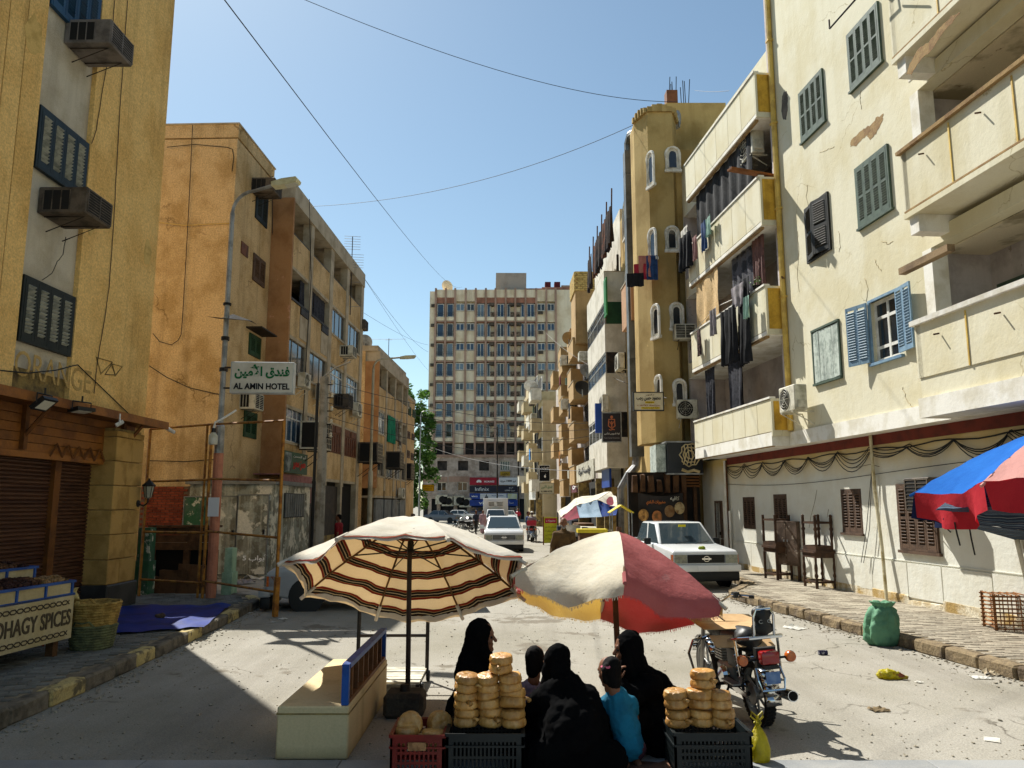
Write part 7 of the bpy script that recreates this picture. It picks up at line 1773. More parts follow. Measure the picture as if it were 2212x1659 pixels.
# ---- green sack
m_sack=mat('mint_woven_sack','5f8d6e','4f785d',ms=4,grain=.1,gs=160,bump=.3,bs=70,rough=.7,spec=.2)
p=G(1906,1393);SK=[(0.01,0),(.19,.0),(.24,.05),(.255,.18),(.25,.32),(.225,.44),(.18,.52),(.12,.565),(.15,.61),(.17,.635),(.1,.6),(.02,.58)]
def bag_mesh(prof,n,fold,seed,lean=(0,0),sq=1.0):
 mb=MB();b=[];zt=max(z for r,z in prof)
 for (r,z) in prof:
  for k in range(n):
   a=2*math.pi*k/n;q=z/zt;d=Vector((math.cos(a)*2.2,math.sin(a)*2.2,z*5+seed))
   rr=r*(1+fold*(.35*mnoise.noise(d)+(.2+.8*q**2)*.28*math.sin(a*9+seed+3*mnoise.noise(d*.5))+.3*mnoise.noise(d*2.3)))
   mb.v.append((rr*math.cos(a)+lean[0]*q*q,rr*sq*math.sin(a)+lean[1]*q*q,z+.03*q*mnoise.noise(d*1.5)))
 for i in range(len(prof)-1):
  for k in range(n):k2=(k+1) % n;mb.f.append((i*n+k,i*n+k2,(i+1)*n+k2,(i+1)*n+k));mb.m.append(0)
 return mb
def finer(pr,m=4):
 out=[]
 for a,b in zip(pr[:-1],pr[1:]):out+=[(a[0]+(b[0]-a[0])*k/m,a[1]+(b[1]-a[1])*k/m) for k in range(m)]
 return out+[pr[-1]]
o=bag_mesh(finer(SK),40,.55,4.0,(.05,0),.85).build('woven_sack',m_sack,None,(p.x,p.y,.003),smooth=True);tag(o,'bulging mint green woven sack standing against the right kerb','sack')
YBG=[(.01,0),(.07,.002),(.09,.04),(.092,.12),(.075,.19),(.045,.24),(.02,.28),(.018,.3),(.03,.315),(.012,.33)]
o=bag_mesh(finer(YBG),28,.5,9.0).build('carrier_bag',m_yb,None,(2.03,6.82,.003),smooth=True);tag(o,'knotted yellow plastic bag standing beside the right green crate','bag')
for a_ in (-1,1):MB().tube([(.005*a_,0,.32),(.05*a_,.01,.36),(.045*a_,.01,.4),(.01*a_,0,.37),(.004*a_,0,.33)],.008,5).build('bag_handle',m_yb,o)
# ---- rug under the women
m_rug=mat('worn_brown_rug','6b4a38','503629',ms=3,grain=.2,bump=.5,rough=1,spots='3a2820',sps=4,spt=.64)
mb=MB();mb.grid(24,14,lambda a,b:(.02+a*1.22+.1*b*(1-a),6.02+b*.85+.12*math.sin(a*5),.028+.03*abs(mnoise.noise(Vector((a*4,b*4,3))))+(.06*max(0,a-.75)*3 if b<.9 else 0)));mb.grid(24,14,lambda a,b:(.02+a*1.22+.1*b*(1-a),6.02+b*.85+.12*math.sin(a*5),.022+.03*abs(mnoise.noise(Vector((a*4,b*4,3))))+(.06*max(0,a-.75)*3 if b<.9 else 0)),flip=True)
o=mb.build('rug',m_rug,None,smooth=True);tag(o,'worn brown rug rumpled under the seated women','rug')
o=MB().tube([(1.0+.15*math.cos(a*.4)+.02*a,6.16+.06*math.sin(a*.55),.05+.03*math.sin(a*.4)) for a in range(22)],.012,5).build('rope',m_wht);tag(o,'pale loop of cord lying on the front edge of the rug','cord')
# ---- blue tarpaulin
m_tarp=mat('blue_tarpaulin','06297a','051f5c',ms=2,grain=.08,bump=.35,bs=10,rough=.6,spec=.15)
c0,c1,c2_,c3=G(222,1372,.175),G(440,1356,.175),G(500,1308,.175),G(262,1310,.175)
mb=MB();mb.grid(22,16,lambda a,b:(c0.lerp(c1,a)).lerp(c3.lerp(c2_,a),b)+Vector((0,0,.004+.05*max(0,mnoise.noise(Vector((a*5,b*5,1))))+.02*abs(math.sin(a*9+b*3)))))
o=mb.build('tarpaulin',m_tarp,None,smooth=True);tag(o,'royal blue tarpaulin spread on the left pavement, part in sun','tarpaulin')
t_=G(347,1334,.2);o=blob(MB().ball((0,0,.03),.09,.06,.05),'rag',mat('brown_rag','6d5a44','4d3d2e',ms=8,grain=.2,bump=.4),None,.015,2,(.05,.05),loc=t_);tag(o,'small brown rag lying on the blue tarpaulin','rag')
# ---- spice stall
SP0=Vector((-5.86,10.75,0));ang=rad(5.3);sd=Vector((-math.sin(ang),-math.cos(ang),0))
FSp=Fr(-5.86-math.sin(ang)*4.2,10.75-math.cos(ang)*4.2,5.3)
t=T('spice_stall','long cream spice stall with carved lettering and blue trimmed trays of dried goods','stall',FSp.loc,FSp.rz)
m_spc=mat('cream_stall_panel','b8aa86','a5966f',ms=2,grain=.1,gs=40,bump=.25,rough=.85,streak=.3);m_sbt=mat('stall_blue_trim','1d4a8f','173c75',ms=5,grain=.1,bump=.1,rough=.5);m_car=mat('carved_line','4a4030',grain=.1,bump=.1)
MB().box(0,4.2,-.02,.03,.36,.93).build('front_panel',m_spc,t);MB().box(4.17,4.2,.03,1.3,.36,.93).build('end_panel',m_spc,t);MB().box(0,4.2,.03,1.3,.5,.9).build('core',m_old,t)
for u in (.4,2.2,4.0):
 for y in (.1,1.2):MB().box(u-.05,u+.05,y-.05,y+.05,.12,.5).build('leg',m_old,t)
text('SOHAGY SPICES','carved_lettering',m_car,t,3.42,-.026,.64,w=1.46,h=.2,bold=.015)
for zz in (.44,.83):
 n=34
 for q in range(2):MB().tube([(.1+4.0*i/(n*2),-.024,zz+(.024 if q else-.024)*math.sin(i*math.pi/2+.78)*1.4) for i in range(n*2+1)],.009,4).build('carved_braid',m_car,t)
for tier,(y0,y1,z0,zt_) in enumerate(((.0,.55,.93,1.08),(.55,1.25,1.1,1.26))):
 MB().box(0,4.2,y0,y0+.02,z0,zt_).build('tray_front',m_spc,t)
 MB().box(-.02,4.22,y0-.02,y0+.03,zt_-.005,zt_+.025).build('blue_rim',m_sbt,t);MB().box(4.17,4.21,y0+.03,y1,z0,zt_+.03).build('blue_rim',m_sbt,t);MB().box(-.02,4.22,y0-.02,y0-.0,z0-.02,z0+.01).build('blue_rim',m_sbt,t)
 for k in range(9):MB().box(.02+k*.515,.05+k*.515,y0-.022,y0-.0,z0+.01,zt_-.005).build('blue_stile',m_sbt,t)
 MB().box(0,4.2,y0+.03,y1,z0-.15,z0+.02).build('tray_floor',m_old,t)
 mats_=[mat('dried_hibiscus','3a1f18','26130f',ms=20,grain=.3,bump=0,rough=.8),mat('dried_dates','5a3a22','3d2514',ms=20,grain=.3,bump=0,rough=.6),mat('pale_nuts','94734a','6d5230',ms=20,grain=.3,bump=0,rough=.7)]
 mb=MB();
 for i in range(1500 if tier == 0 else 900):
  u=RND.uniform(.9,4.15);y=RND.uniform(y0+.06,y1-.02);w_=.05+.09*math.sin((y-y0)/(y1-y0)*3.14)*(.7+.3*math.sin(u*6))
  s=RND.uniform(.012,.024);mb.mi(2 if (tier == 0 and u>3.65) else (1 if (u*2) % 2>1 else 0));mb.box(u-s,u+s,y-s,y+s,zt_-.04+w_*RND.uniform(.5,1)-s,zt_-.04+w_+s,jit=s*.6)
 tag(mb.build('dried_goods',mats_,t),kind='stuff')
sh_=MB().box(1.2,4.2,1.25,1.3,1.26,1.5).build('back_board',m_old,t)
for k,(lab,z,col_,c2c,rr_) in enumerate((('lower greenish round palm basket standing on the pavement by the spice stall',.16,'6b6d4a','4d5038',.30),('upper straw coloured palm basket nested on the green one',.46,'a88a4a','7d6330',.33))):
 p=G(186,1398,.16);b=T('palm_basket',lab,'basket',(p.x+.1,p.y-.05,z),0,'palm baskets by the spice stall');m_=mat('palm_weave_%d' % k,col_,c2c,ms=12,lo=.4,hi=.6,grain=.2,bump=.6,bs=40,rough=.95)
 mb=MB()
 for r_ in range(9):
  zz=.02+r_*.035;ra=rr_*(.84+.16*r_/8);mb.tube([(ra*math.cos(a*.2618),ra*math.sin(a*.2618),zz+.006*math.sin(a*2+r_)) for a in range(24)],.021,5,closed=True)
 tag(mb.build('coils',m_,b),kind='stuff');MB().lathe([(rr_*.82,0),(rr_*.97,.3),(rr_*.9,.3),(.01,.06)],20).build('wall',m_,b)
 for s in (-1,1):MB().tube([(s*rr_*.5,-rr_*.8,.3),(s*rr_*.3,-rr_*.95,.38),(s*rr_*-.0,-rr_*.98,.36)],.016,5).build('handle',m_,b)
o=blob(MB().ball((0,0,.12),.14,.1,.14).capsule((0,0,.2),(.1,0,.28),.06,.02),'straw_bag',mat('pale_straw_bag','b3a26a','94834d',ms=8,grain=.15,bump=.4),None,.016,2,(.06,.05),loc=FSp.w(4.35,-.15,.7));tag(o,'pale yellow paper bag tucked behind the baskets at the stall end','bag')
t=T('red_chair','small red plastic chair half hidden behind the spice stall','chair',FSp.w(4.7,-.9,.16),rad(30));m_rp=mat('red_plastic','7a1f1f',grain=.08,bump=0,rough=.4);MB().box(-.18,.18,-.18,.18,.3,.33).build('seat',m_rp,t);MB().box(-.18,.18,.15,.18,.36,.62).build('backrest',m_rp,t)
for a in (-.15,.15):
 for b_ in (-.15,.15):MB().box(a-.018,a+.018,b_-.018,b_+.018,0,.3).build('leg',m_rp,t)
for a in (-.15,.15):MB().box(a-.018,a+.018,.15,.18,.33,.36).build('back_post',m_rp,t)
# ---- stacked tables and a cabinet against the cream wall
m_tw=mat('dark_turned_wood','4a3220','332115',ms=4,grain=.2,gs=30,bump=.3,rough=.65,streak=.3)
def leg_me(h,turned):
 prof=[(.036,0),(.036,.06)]
 if turned:
  for k in range(9):q=.06+(h-.12)*(k+1)/10;prof.append((.028+.014*(k % 3 == 0)+.008*(k % 2),q))
  prof+=[(.03,h-.06),(.03,h)]
 else:prof+=[(.034,h*.5),(.038,h-.03),(.038,h)]
 return MB().lathe(prof,8).mesh('leg',m_tw,smooth=50)
def table(label,loc,rz,w,d,h,flip=False,turned=False,top=True,group='old tables stacked leg to leg on the pavement'):
 t=T('old_table',label,'table',loc,rz,group);s=-1 if flip else 1;me=leg_me(h-.14,turned)
 for a in (-1,1):
  for b in (-1,1):link('leg',me,t,(a*(w/2-.05),b*(d/2-.05),0 if not flip else h),(0 if not flip else math.pi,0,0))
 zz=(h-.14,h-.03) if not flip else (.03,.14)
 MB().box(-w/2+.03,w/2-.03,-d/2+.03,-d/2+.05,*zz).box(-w/2+.03,w/2-.03,d/2-.05,d/2-.03,*zz).box(-w/2+.03,-w/2+.05,-d/2+.05,d/2-.05,*zz).box(w/2-.05,w/2-.03,-d/2+.05,d/2-.05,*zz).build('apron',m_tw,t)
 MB().box(-w/2,w/2,-d/2,d/2,*((h-.03,h) if not flip else (0,.03))).build('tabletop',m_tw,t)
 q=.12 if not flip else h-.15
 for b in (-1,1):MB().box(-w/2+.06,w/2-.06,b*(d/2-.05)-.015,b*(d/2-.05)+.015,q,q+.05).build('stretcher',m_tw,t)
 for a in (-1,1):MB().box(a*(w/2-.05)-.015,a*(w/2-.05)+.015,-d/2+.07,d/2-.07,q,q+.05).build('stretcher',m_tw,t)
 if turned and flip:
  for a in (-1,1):
   for b in (-1,1):MB().ball((a*(w/2-.05),b*(d/2-.05),h+.03),.04,n=8,k=6).build('finial',m_tw,t)
 return t
p1=G(1682,1250,.17);p2=G(1772,1268,.17);tr=FA.rz
table('plain dark table standing upright on the pavement, far stack',(p1.x,p1.y,.16),tr+.1,.72,.5,.84);table('plain dark table upside down on the far stack, legs in the air',(p1.x,p1.y,1.0),tr+.1,.72,.5,.83,flip=True)
table('carved dark table standing upright on the pavement, near stack',(p2.x,p2.y,.16),tr,.7,.55,.84,turned=True);table('table with turned legs and ball finials upside down on the near stack',(p2.x,p2.y,1.0),tr+.05,.66,.5,.8,flip=True,turned=True)
pc=G(1727,1252,.17);t=T('old_cabinet','peeling brown two door cabinet on legs between the stacked tables','cabinet',(pc.x-.12,pc.y,.16),tr+.35)
m_cb=mat('peeling_cabinet_paint','6a584a','4d3d30',ms=5,lo=.42,hi=.58,grain=.2,bump=.4,rough=.8,spots='9d8f80',sps=7,spt=.6)
MB().box(-.38,.38,-.2,.22,.38,1.48).build('body',m_cb,t);MB().box(-.4,.4,-.23,.24,1.48,1.51).build('top',m_cb,t)
for a in (-.375,.008):
 d_=MB().box(a,a+.365,-.235,-.2,.4,1.47).build('door',m_cb,t);MB().box(a+(.3 if a<0 else .04),a+(.33 if a<0 else .07),-.26,-.235,.98,1.04).build('handle',m_galv,d_)
for a in (-.34,.34):
 for b in (-.17,.18):MB().box(a-.03,a+.03,b-.03,b+.03,0,.38).build('leg',m_tw,t)
# ---- palm rib crate at the right edge
p=G(2190,1362,.17);t=T('palm_crate','brown palm rib crate standing on the right pavement','crate',(p.x+.1,p.y+.2,.16),rad(-12));m_pr=mat('palm_rib','8a5c34','5f3c20',ms=5,grain=.25,bump=.4,rough=.9,rnd=.12)
w,d,h=.62,.5,.56
for a in (-w/2,w/2):
 for b in (-d/2,d/2):MB().tube([(a,b,0),(a,b,h)],.022,6).build('corner_stick',m_pr,t)
for k in range(9):
 z=.03+k*.062
 for b in (-d/2,d/2):MB().tube([(-w/2-.04,b,z),(w/2+.04,b,z+RND.uniform(-.005,.005))],.011,5).build('rib_stick',m_pr,t)
 for a in (-w/2,w/2):MB().tube([(a,-d/2-.04,z+.02),(a,d/2+.04,z+.02)],.011,5).build('rib_stick',m_pr,t)
for k in range(1,5):
 for b in (-d/2,d/2):MB().tube([(-w/2+w*k/5,b,0),(-w/2+w*k/5,b,h-.02)],.009,5).build('rib_stick',m_pr,t)
for k in range(6):MB().tube([(-w/2+w*(k+.5)/6,-d/2,h-.02),(-w/2+w*(k+.5)/6,d/2,h-.02)],.011,5).build('rib_stick',m_pr,t)
# ---- litter
def litter(name,label,px,py,s,m,z=0.0,flat=.25):
 p=G(px,py,z);mb=MB();sd=RND.random()*50
 mb.grid(6,5,lambda a,b:((a-.5)*s*(1+.3*mnoise.noise(Vector((b*3,sd,0)))),(b-.5)*s*.8,.005+flat*s*abs(mnoise.noise(Vector((a*3+sd,b*3,2))))))
 o=mb.build(name,m,None,(p.x,p.y,z+.002),(0,0,RND.uniform(0,3)),smooth=False);tag(o,label,'litter','litter on the road')
m_pap=mat('crumpled_white_paper','d8d5cc','bdb9ae',ms=8,grain=.06,bump=.2,transl=.2)
litter('plastic_scrap','white plastic scrap twisted on the road near the motorcycle front wheel',1718,1358,.3,m_pap);litter('paper_scrap','grey crumpled paper close to the right kerb',1712,1329,.22,m_pap);litter('paper_scrap','small white wrapper between the crumpled paper and the green sack',1741,1332,.14,m_pap)
litter('paper_scrap','flat white paper sheet at the lower right of the road',2143,1599,.16,m_pap,flat=.03);litter('paper_scrap','torn white paper by the right kerb near the yellow bag',2116,1465,.2,m_pap);litter('paper_scrap','cream rag heap against the lower right kerb',2145,1458,.2,mat('cream_rag','a3957c','857860',ms=8,grain=.15,bump=.3),flat=.5)
litter('cardboard_scrap','flattened brown scrap on the road below the yellow bag',1898,1535,.18,mat('wet_cardboard','7d6a4c','5f5038',ms=8,grain=.2,bump=.3));litter('plastic_scrap','black plastic bag scrap by the pavement behind the motorcycle',1678,1315,.3,m_blk,flat=.35)
litter('plastic_scrap','white plastic sheet heaped on the ground right of the mint post',570,1250,.9,m_pap,flat=.3);litter('plastic_scrap','grey plastic heap at the foot of the painted kiosk',520,1262,.6,m_gry,flat=.4);litter('paper_scrap','small white scrap on the road beside the left kerb',612,1338,.16,m_pap)
for k,(x,y) in enumerate(((543,1325),(590,1345),(1590,1412),(2060,1408),(1985,1475))):litter('paper_scrap',('tiny white scrap on the left kerb corner','tiny white scrap inside the loggia shadow','tiny white scrap left of the motorcycle tail lamp','tiny white scrap in mid road below the right kerb','tiny scrap on the sunlit road right of the yellow bag')[k],x,y,.09,m_pap)
pcn=G(1778,1415);o=MB().tube([(-.06,0,.033),(.06,.01,.033)],.033,14).build('drink_can',mat('navy_can','2a2a4a','a5a6ad',ms=14,lo=.5,hi=.55,grain=.05,bump=0,rough=.3,metal=.5),None,(pcn.x,pcn.y,0));tag(o,'dark blue drink can lying on its side on the road','can')
# ================================================================ vehicles
m_carw=mat('white_car_paint','d8dadb','cfd1d1',ms=.8,grain=.03,bump=0,rough=.25,spec=.5,coat=.6)
m_cglass=glass('car_glass','39464d',.04);m_tyre=mat('tyre_rubber','171716','222120',ms=6,grain=.15,bump=.2,rough=.85);m_chrome=mat('chrome','c9cbcd',grain=.03,bump=0,rough=.12,metal=1.0)
m_trim=mat('black_trim','191a1b',grain=.05,bump=.05,rough=.5);m_hl=mat('headlamp_glass','8a8d7d','6b6f66',ms=12,grain=.1,bump=0,rough=.1,spec=.6);m_redl=mat('red_lens','8a1212',grain=.05,bump=0,rough=.15,spec=.6);m_orl=mat('orange_lens','c2601c','a34a12',ms=14,grain=.08,bump=0,rough=.15,spec=.6)
def bevel(o,w=.03,seg=3):
 m=o.modifiers.new('b','BEVEL');m.width=w;m.segments=seg;m.limit_method='ANGLE';m.angle_limit=rad(28);bake(o)
 o.data.polygons.foreach_set('use_smooth',[True]*len(o.data.polygons))
 try:o.data.set_sharp_from_angle(angle=rad(40))
 except Exception:pass
 return o
def wheel(P,x,y,r,w,rim=None):
 M=Matrix.Translation((x,y,r)) @ Matrix.Rotation(rad(90),4,'Y')
 t=MB().lathe([(r*.62,-w/2),(r*.93,-w/2),(r,-w*.32),(r,w*.32),(r*.93,w/2),(r*.62,w/2)],24,M,cap=False).build('wheel',m_tyre,P,smooth=50)
 MB().lathe([(.02,-w*.35),(r*.2,-w*.4),(r*.5,-w*.3),(r*.62,-w*.46),(r*.63,0),(r*.62,w*.46),(r*.5,w*.3),(r*.2,w*.4),(.02,w*.35)],18,M).build('rim',rim or m_galv,t,smooth=40)
def car(label,cat,loc,rz,L,Wd,prof,cab,wheels,r,m=None,name='parked_car',face='pickup',group=None,roofbars=False,wfr=None):
 """prof: side outline (y, z) of the body from the front bumper; cab: base y0, y1, roof y0, y1, z0, z1"""
 m=m or m_carw;t=T(name,label,cat,loc,rz,group);h=Wd/2
 o=MB().prism([(y,z) for y,z in prof][::-1],-h,h,'x').build('body',m,t);bevel(o,.06,3)
 y0,y1,ry0,ry1,z0,z1=cab;hb,ht=h-.05,h-.2
 v=[(-hb,y0,z0),(hb,y0,z0),(hb,y1,z0),(-hb,y1,z0),(-ht,ry0,z1),(ht,ry0,z1),(ht,ry1,z1),(-ht,ry1,z1)]
 cb=MB();cb.v=[tuple(p) for p in v];cb.f=[(0,3,2,1),(4,5,6,7),(0,1,5,4),(1,2,6,5),(2,3,7,6),(3,0,4,7)];cb.m=[0]*6
 bevel(cb.build('cabin',m,t),.07,3)
 V_=[Vector(p) for p in v]
 def paneq(nm,a,b,c,d,i=.06,off=.006,mm=None):
  cen=(a+b+c+d)/4;n=(b-a).cross(d-a).normalized()
  if n.dot(cen-Vector((0,(y0+y1)/2,(z0+z1)/2)))<0:n=-n
  q=[p+(cen-p).normalized()*i*1.4+n*off for p in (a,b,c,d)]
  MB().face(q).face([p-n*.004 for p in q][::-1]).build(nm,mm or m_cglass,t)
 paneq('windscreen',V_[0],V_[1],V_[5],V_[4],.07);paneq('rear_window',V_[2],V_[3],V_[7],V_[6],.08)
 for s in (0,1):
  a,b,c,d=(V_[3],V_[0],V_[4],V_[7]) if s == 0 else (V_[1],V_[2],V_[6],V_[5])
  n=2
  for k in range(n):paneq('side_window',a.lerp(b,k/n),a.lerp(b,(k+1)/n),d.lerp(c,(k+1)/n),d.lerp(c,k/n),.05)
 fz=prof[1][1];yf=prof[1][0]-.005
 hz0,hz1=fz-.26,fz-.06
 for s in (-1,1):
  MB().box(s*(h-.04) if s<0 else h-.36,s*(h-.36) if s<0 else h-.04,yf-.03,yf+.1,hz0,hz1).build('headlight',m_hl,t)
  MB().box(min(s*h,s*(h-.035)),max(s*h,s*(h-.035)),yf+.02,yf+.16,hz0,hz1).build('indicator',m_orl,t)
  mb=MB().box(s*(h+.02),s*(h+.2),y0+.42,y0+.5,z0+.0,z0+.17);mb=mb if s>0 else MB().box(-h-.2,-h-.02,y0+.42,y0+.5,z0+.0,z0+.17)
  bevel(mb.build('mirror',m_trim if face == 'pickup' else m,t),.02,2)
  MB().box(min(s*(h+.005),s*(h-.01)),max(s*(h+.005),s*(h-.01)),y0+.6,y0+1.55,z0-.45,z0-.44).build('door_line',m_trim,t)
  for yw in wheels:
   wheel(t,s*(h-.1),yw,r,.2,wfr)
   M=Matrix.Translation((s*(h-.005),yw,r)) @ Matrix.Rotation(rad(90),4,'Y');MB().lathe([(r*1.18,-.012),(r*1.18,.012)],20,M).build('wheel_arch',m_trim,t)
 g_=MB().box(-h+.38,h-.38,yf-.02,yf+.05,hz0+.0,hz1).build('grille',m_trim,t)
 for k in range(4):MB().box(-h+.4,h-.4,yf-.032,yf-.02,hz0+.02+k*.045,hz0+.035+k*.045).build('grille_bar',m_trim if face == 'pickup' else m_galv,g_)
 MB().tube([(.075*math.cos(a*.524),yf-.04,(hz0+hz1)/2+.065*math.sin(a*.524)) for a in range(12)],.012,5,closed=True).box(-.12,.12,yf-.05,yf-.035,(hz0+hz1)/2-.018,(hz0+hz1)/2+.018).build('badge',m_chrome,g_)
 bz=hz0-.04
 bevel(MB().box(-h-.01,h+.01,yf-.13,yf+.1,bz-.17,bz).build('bumper',m if face == 'pickup' else m,t),.03,2);bevel(MB().box(-h+.03,h-.03,yf-.1,yf+.1,bz-.4,bz-.172).build('bumper_skirt',m_trim,t),.03,2)
 MB().box(-.26,.26,yf-.14,yf-.13,bz-.14,bz-.02).build('number_plate_or_reflection',m_sw,t)
 if roofbars:
  for s in (-1,1):MB().tube([(s*(ht-.03),ry0+.05,z1),(s*(ht-.03),ry0+.2,z1+.07),(s*(ht-.03),ry1-.1,z1+.07),(s*(ht-.03),ry1,z1)],.02,6).build('roof_rail',m_galv,t)
 for s in (-.35,.2):MB().tube([(s,y0-.02,z0+.03),(s+.4,y0+.05,z0+.1)],.008,4).build('wiper',m_trim,t)
 return t
pk=car('white pickup truck parked facing the camera at the right kerb','pickup truck',(4.85,20.0,0),rad(7.5),5.0,1.72,
 [(0,.42),(.0,.92),(.1,.97),(1.25,1.06),(1.4,1.08),(3.35,1.08),(3.4,1.1),(4.95,1.1),(5.0,.5),(4.3,.36),(.5,.36)],(1.25,3.35,1.95,3.2,1.04,1.63),(.85,3.85),.34)
MB().box(-.1,.1,1.72,1.74,1.5,1.56,Matrix.Translation((0,-.05,0))).build('windscreen_sticker',mat('yellow_sticker','d0c020',grain=0,bump=0),pk)
o=blob(MB().ball((0,0,.04),.1,.06,.05),'leaf_ornament',mat('yellow_green_ornament','8d9a2a','6b7a20',ms=20,grain=.2,bump=0),pk,.014,1,(.04,.05),loc=(0,.25,.97))
car('white estate car with roof rails driving up the middle of the street','car',(-.35,35.4,0),rad(2),4.3,1.76,
 [(0,.4),(.0,.82),(.15,.95),(1.0,1.03),(3.6,1.05),(4.2,1.0),(4.25,.45),(3.9,.3),(.4,.28)],(.95,4.0,1.75,3.7,1.0,1.56),(.8,3.4),.32,name='driving_car',face='suv',roofbars=True)
# refrigerated box lorry
bt=car('small white refrigerated box lorry behind the estate car','lorry',(-1.25,62,0),rad(2),5,1.75,
 [(0,.4),(.0,.85),(.2,1.0),(.9,1.1),(4.9,1.1),(4.9,.5),(.4,.4)],(.8,2.4,1.4,2.3,1.05,1.72),(.8,4.0),.34,name='box_lorry',face='suv')
bevel(MB().box(-1.0,1.0,2.3,5.2,.75,2.62).build('cargo_box',m_carw,bt),.04,2);MB().box(-.62,.62,2.05,2.3,1.95,2.35).build('cooling_unit',m_wht,bt)
for k in range(3):
 for s in (-1,1):MB().box(min(s*.12,s*.56),max(s*.12,s*.56),2.035,2.05,2.02+k*.1,2.07+k*.1).build('vent_slot',m_trim,bt)
car('pale silver car half hidden behind the left corner of the big striped umbrella','car',(-5.0,16.75,0),rad(-82),4.2,1.66,
 [(0,.35),(.0,.75),(.15,.85),(1.1,.95),(3.5,.98),(4.1,.9),(4.15,.4),(3.8,.25),(.4,.25)],(1.0,3.6,1.7,3.1,.93,1.4),(.8,3.3),.3,m=mat('silver_car_paint','a9adb0','9a9ea1',ms=1,grain=.03,bump=0,rough=.3,coat=.5),face='suv')
for k,(lab,x,Y,mm) in enumerate((('grey car parked at the far left below the hotel air conditioners',615,92,mat('grey_car_paint','70757c',grain=.03,bump=0,rough=.3,coat=.4)),('white car parked sideways at the hotel shopfront',800,100,m_carw),('white car half hidden behind the box lorry',1150,90,m_carw))):
 v=V((1500+x/2.765)*.576,1120,Y);car(lab,'car',(v.x,Y,0),rad((70,80,10)[k]),4.2,1.68,[(0,.35),(.0,.75),(.15,.85),(1.1,.95),(3.5,.98),(4.1,.9),(4.15,.4),(3.8,.25),(.4,.25)],(1.0,3.6,1.7,3.1,.93,1.42),(.8,3.3),.3,m=mm,face='suv',group='cars parked far down the street')
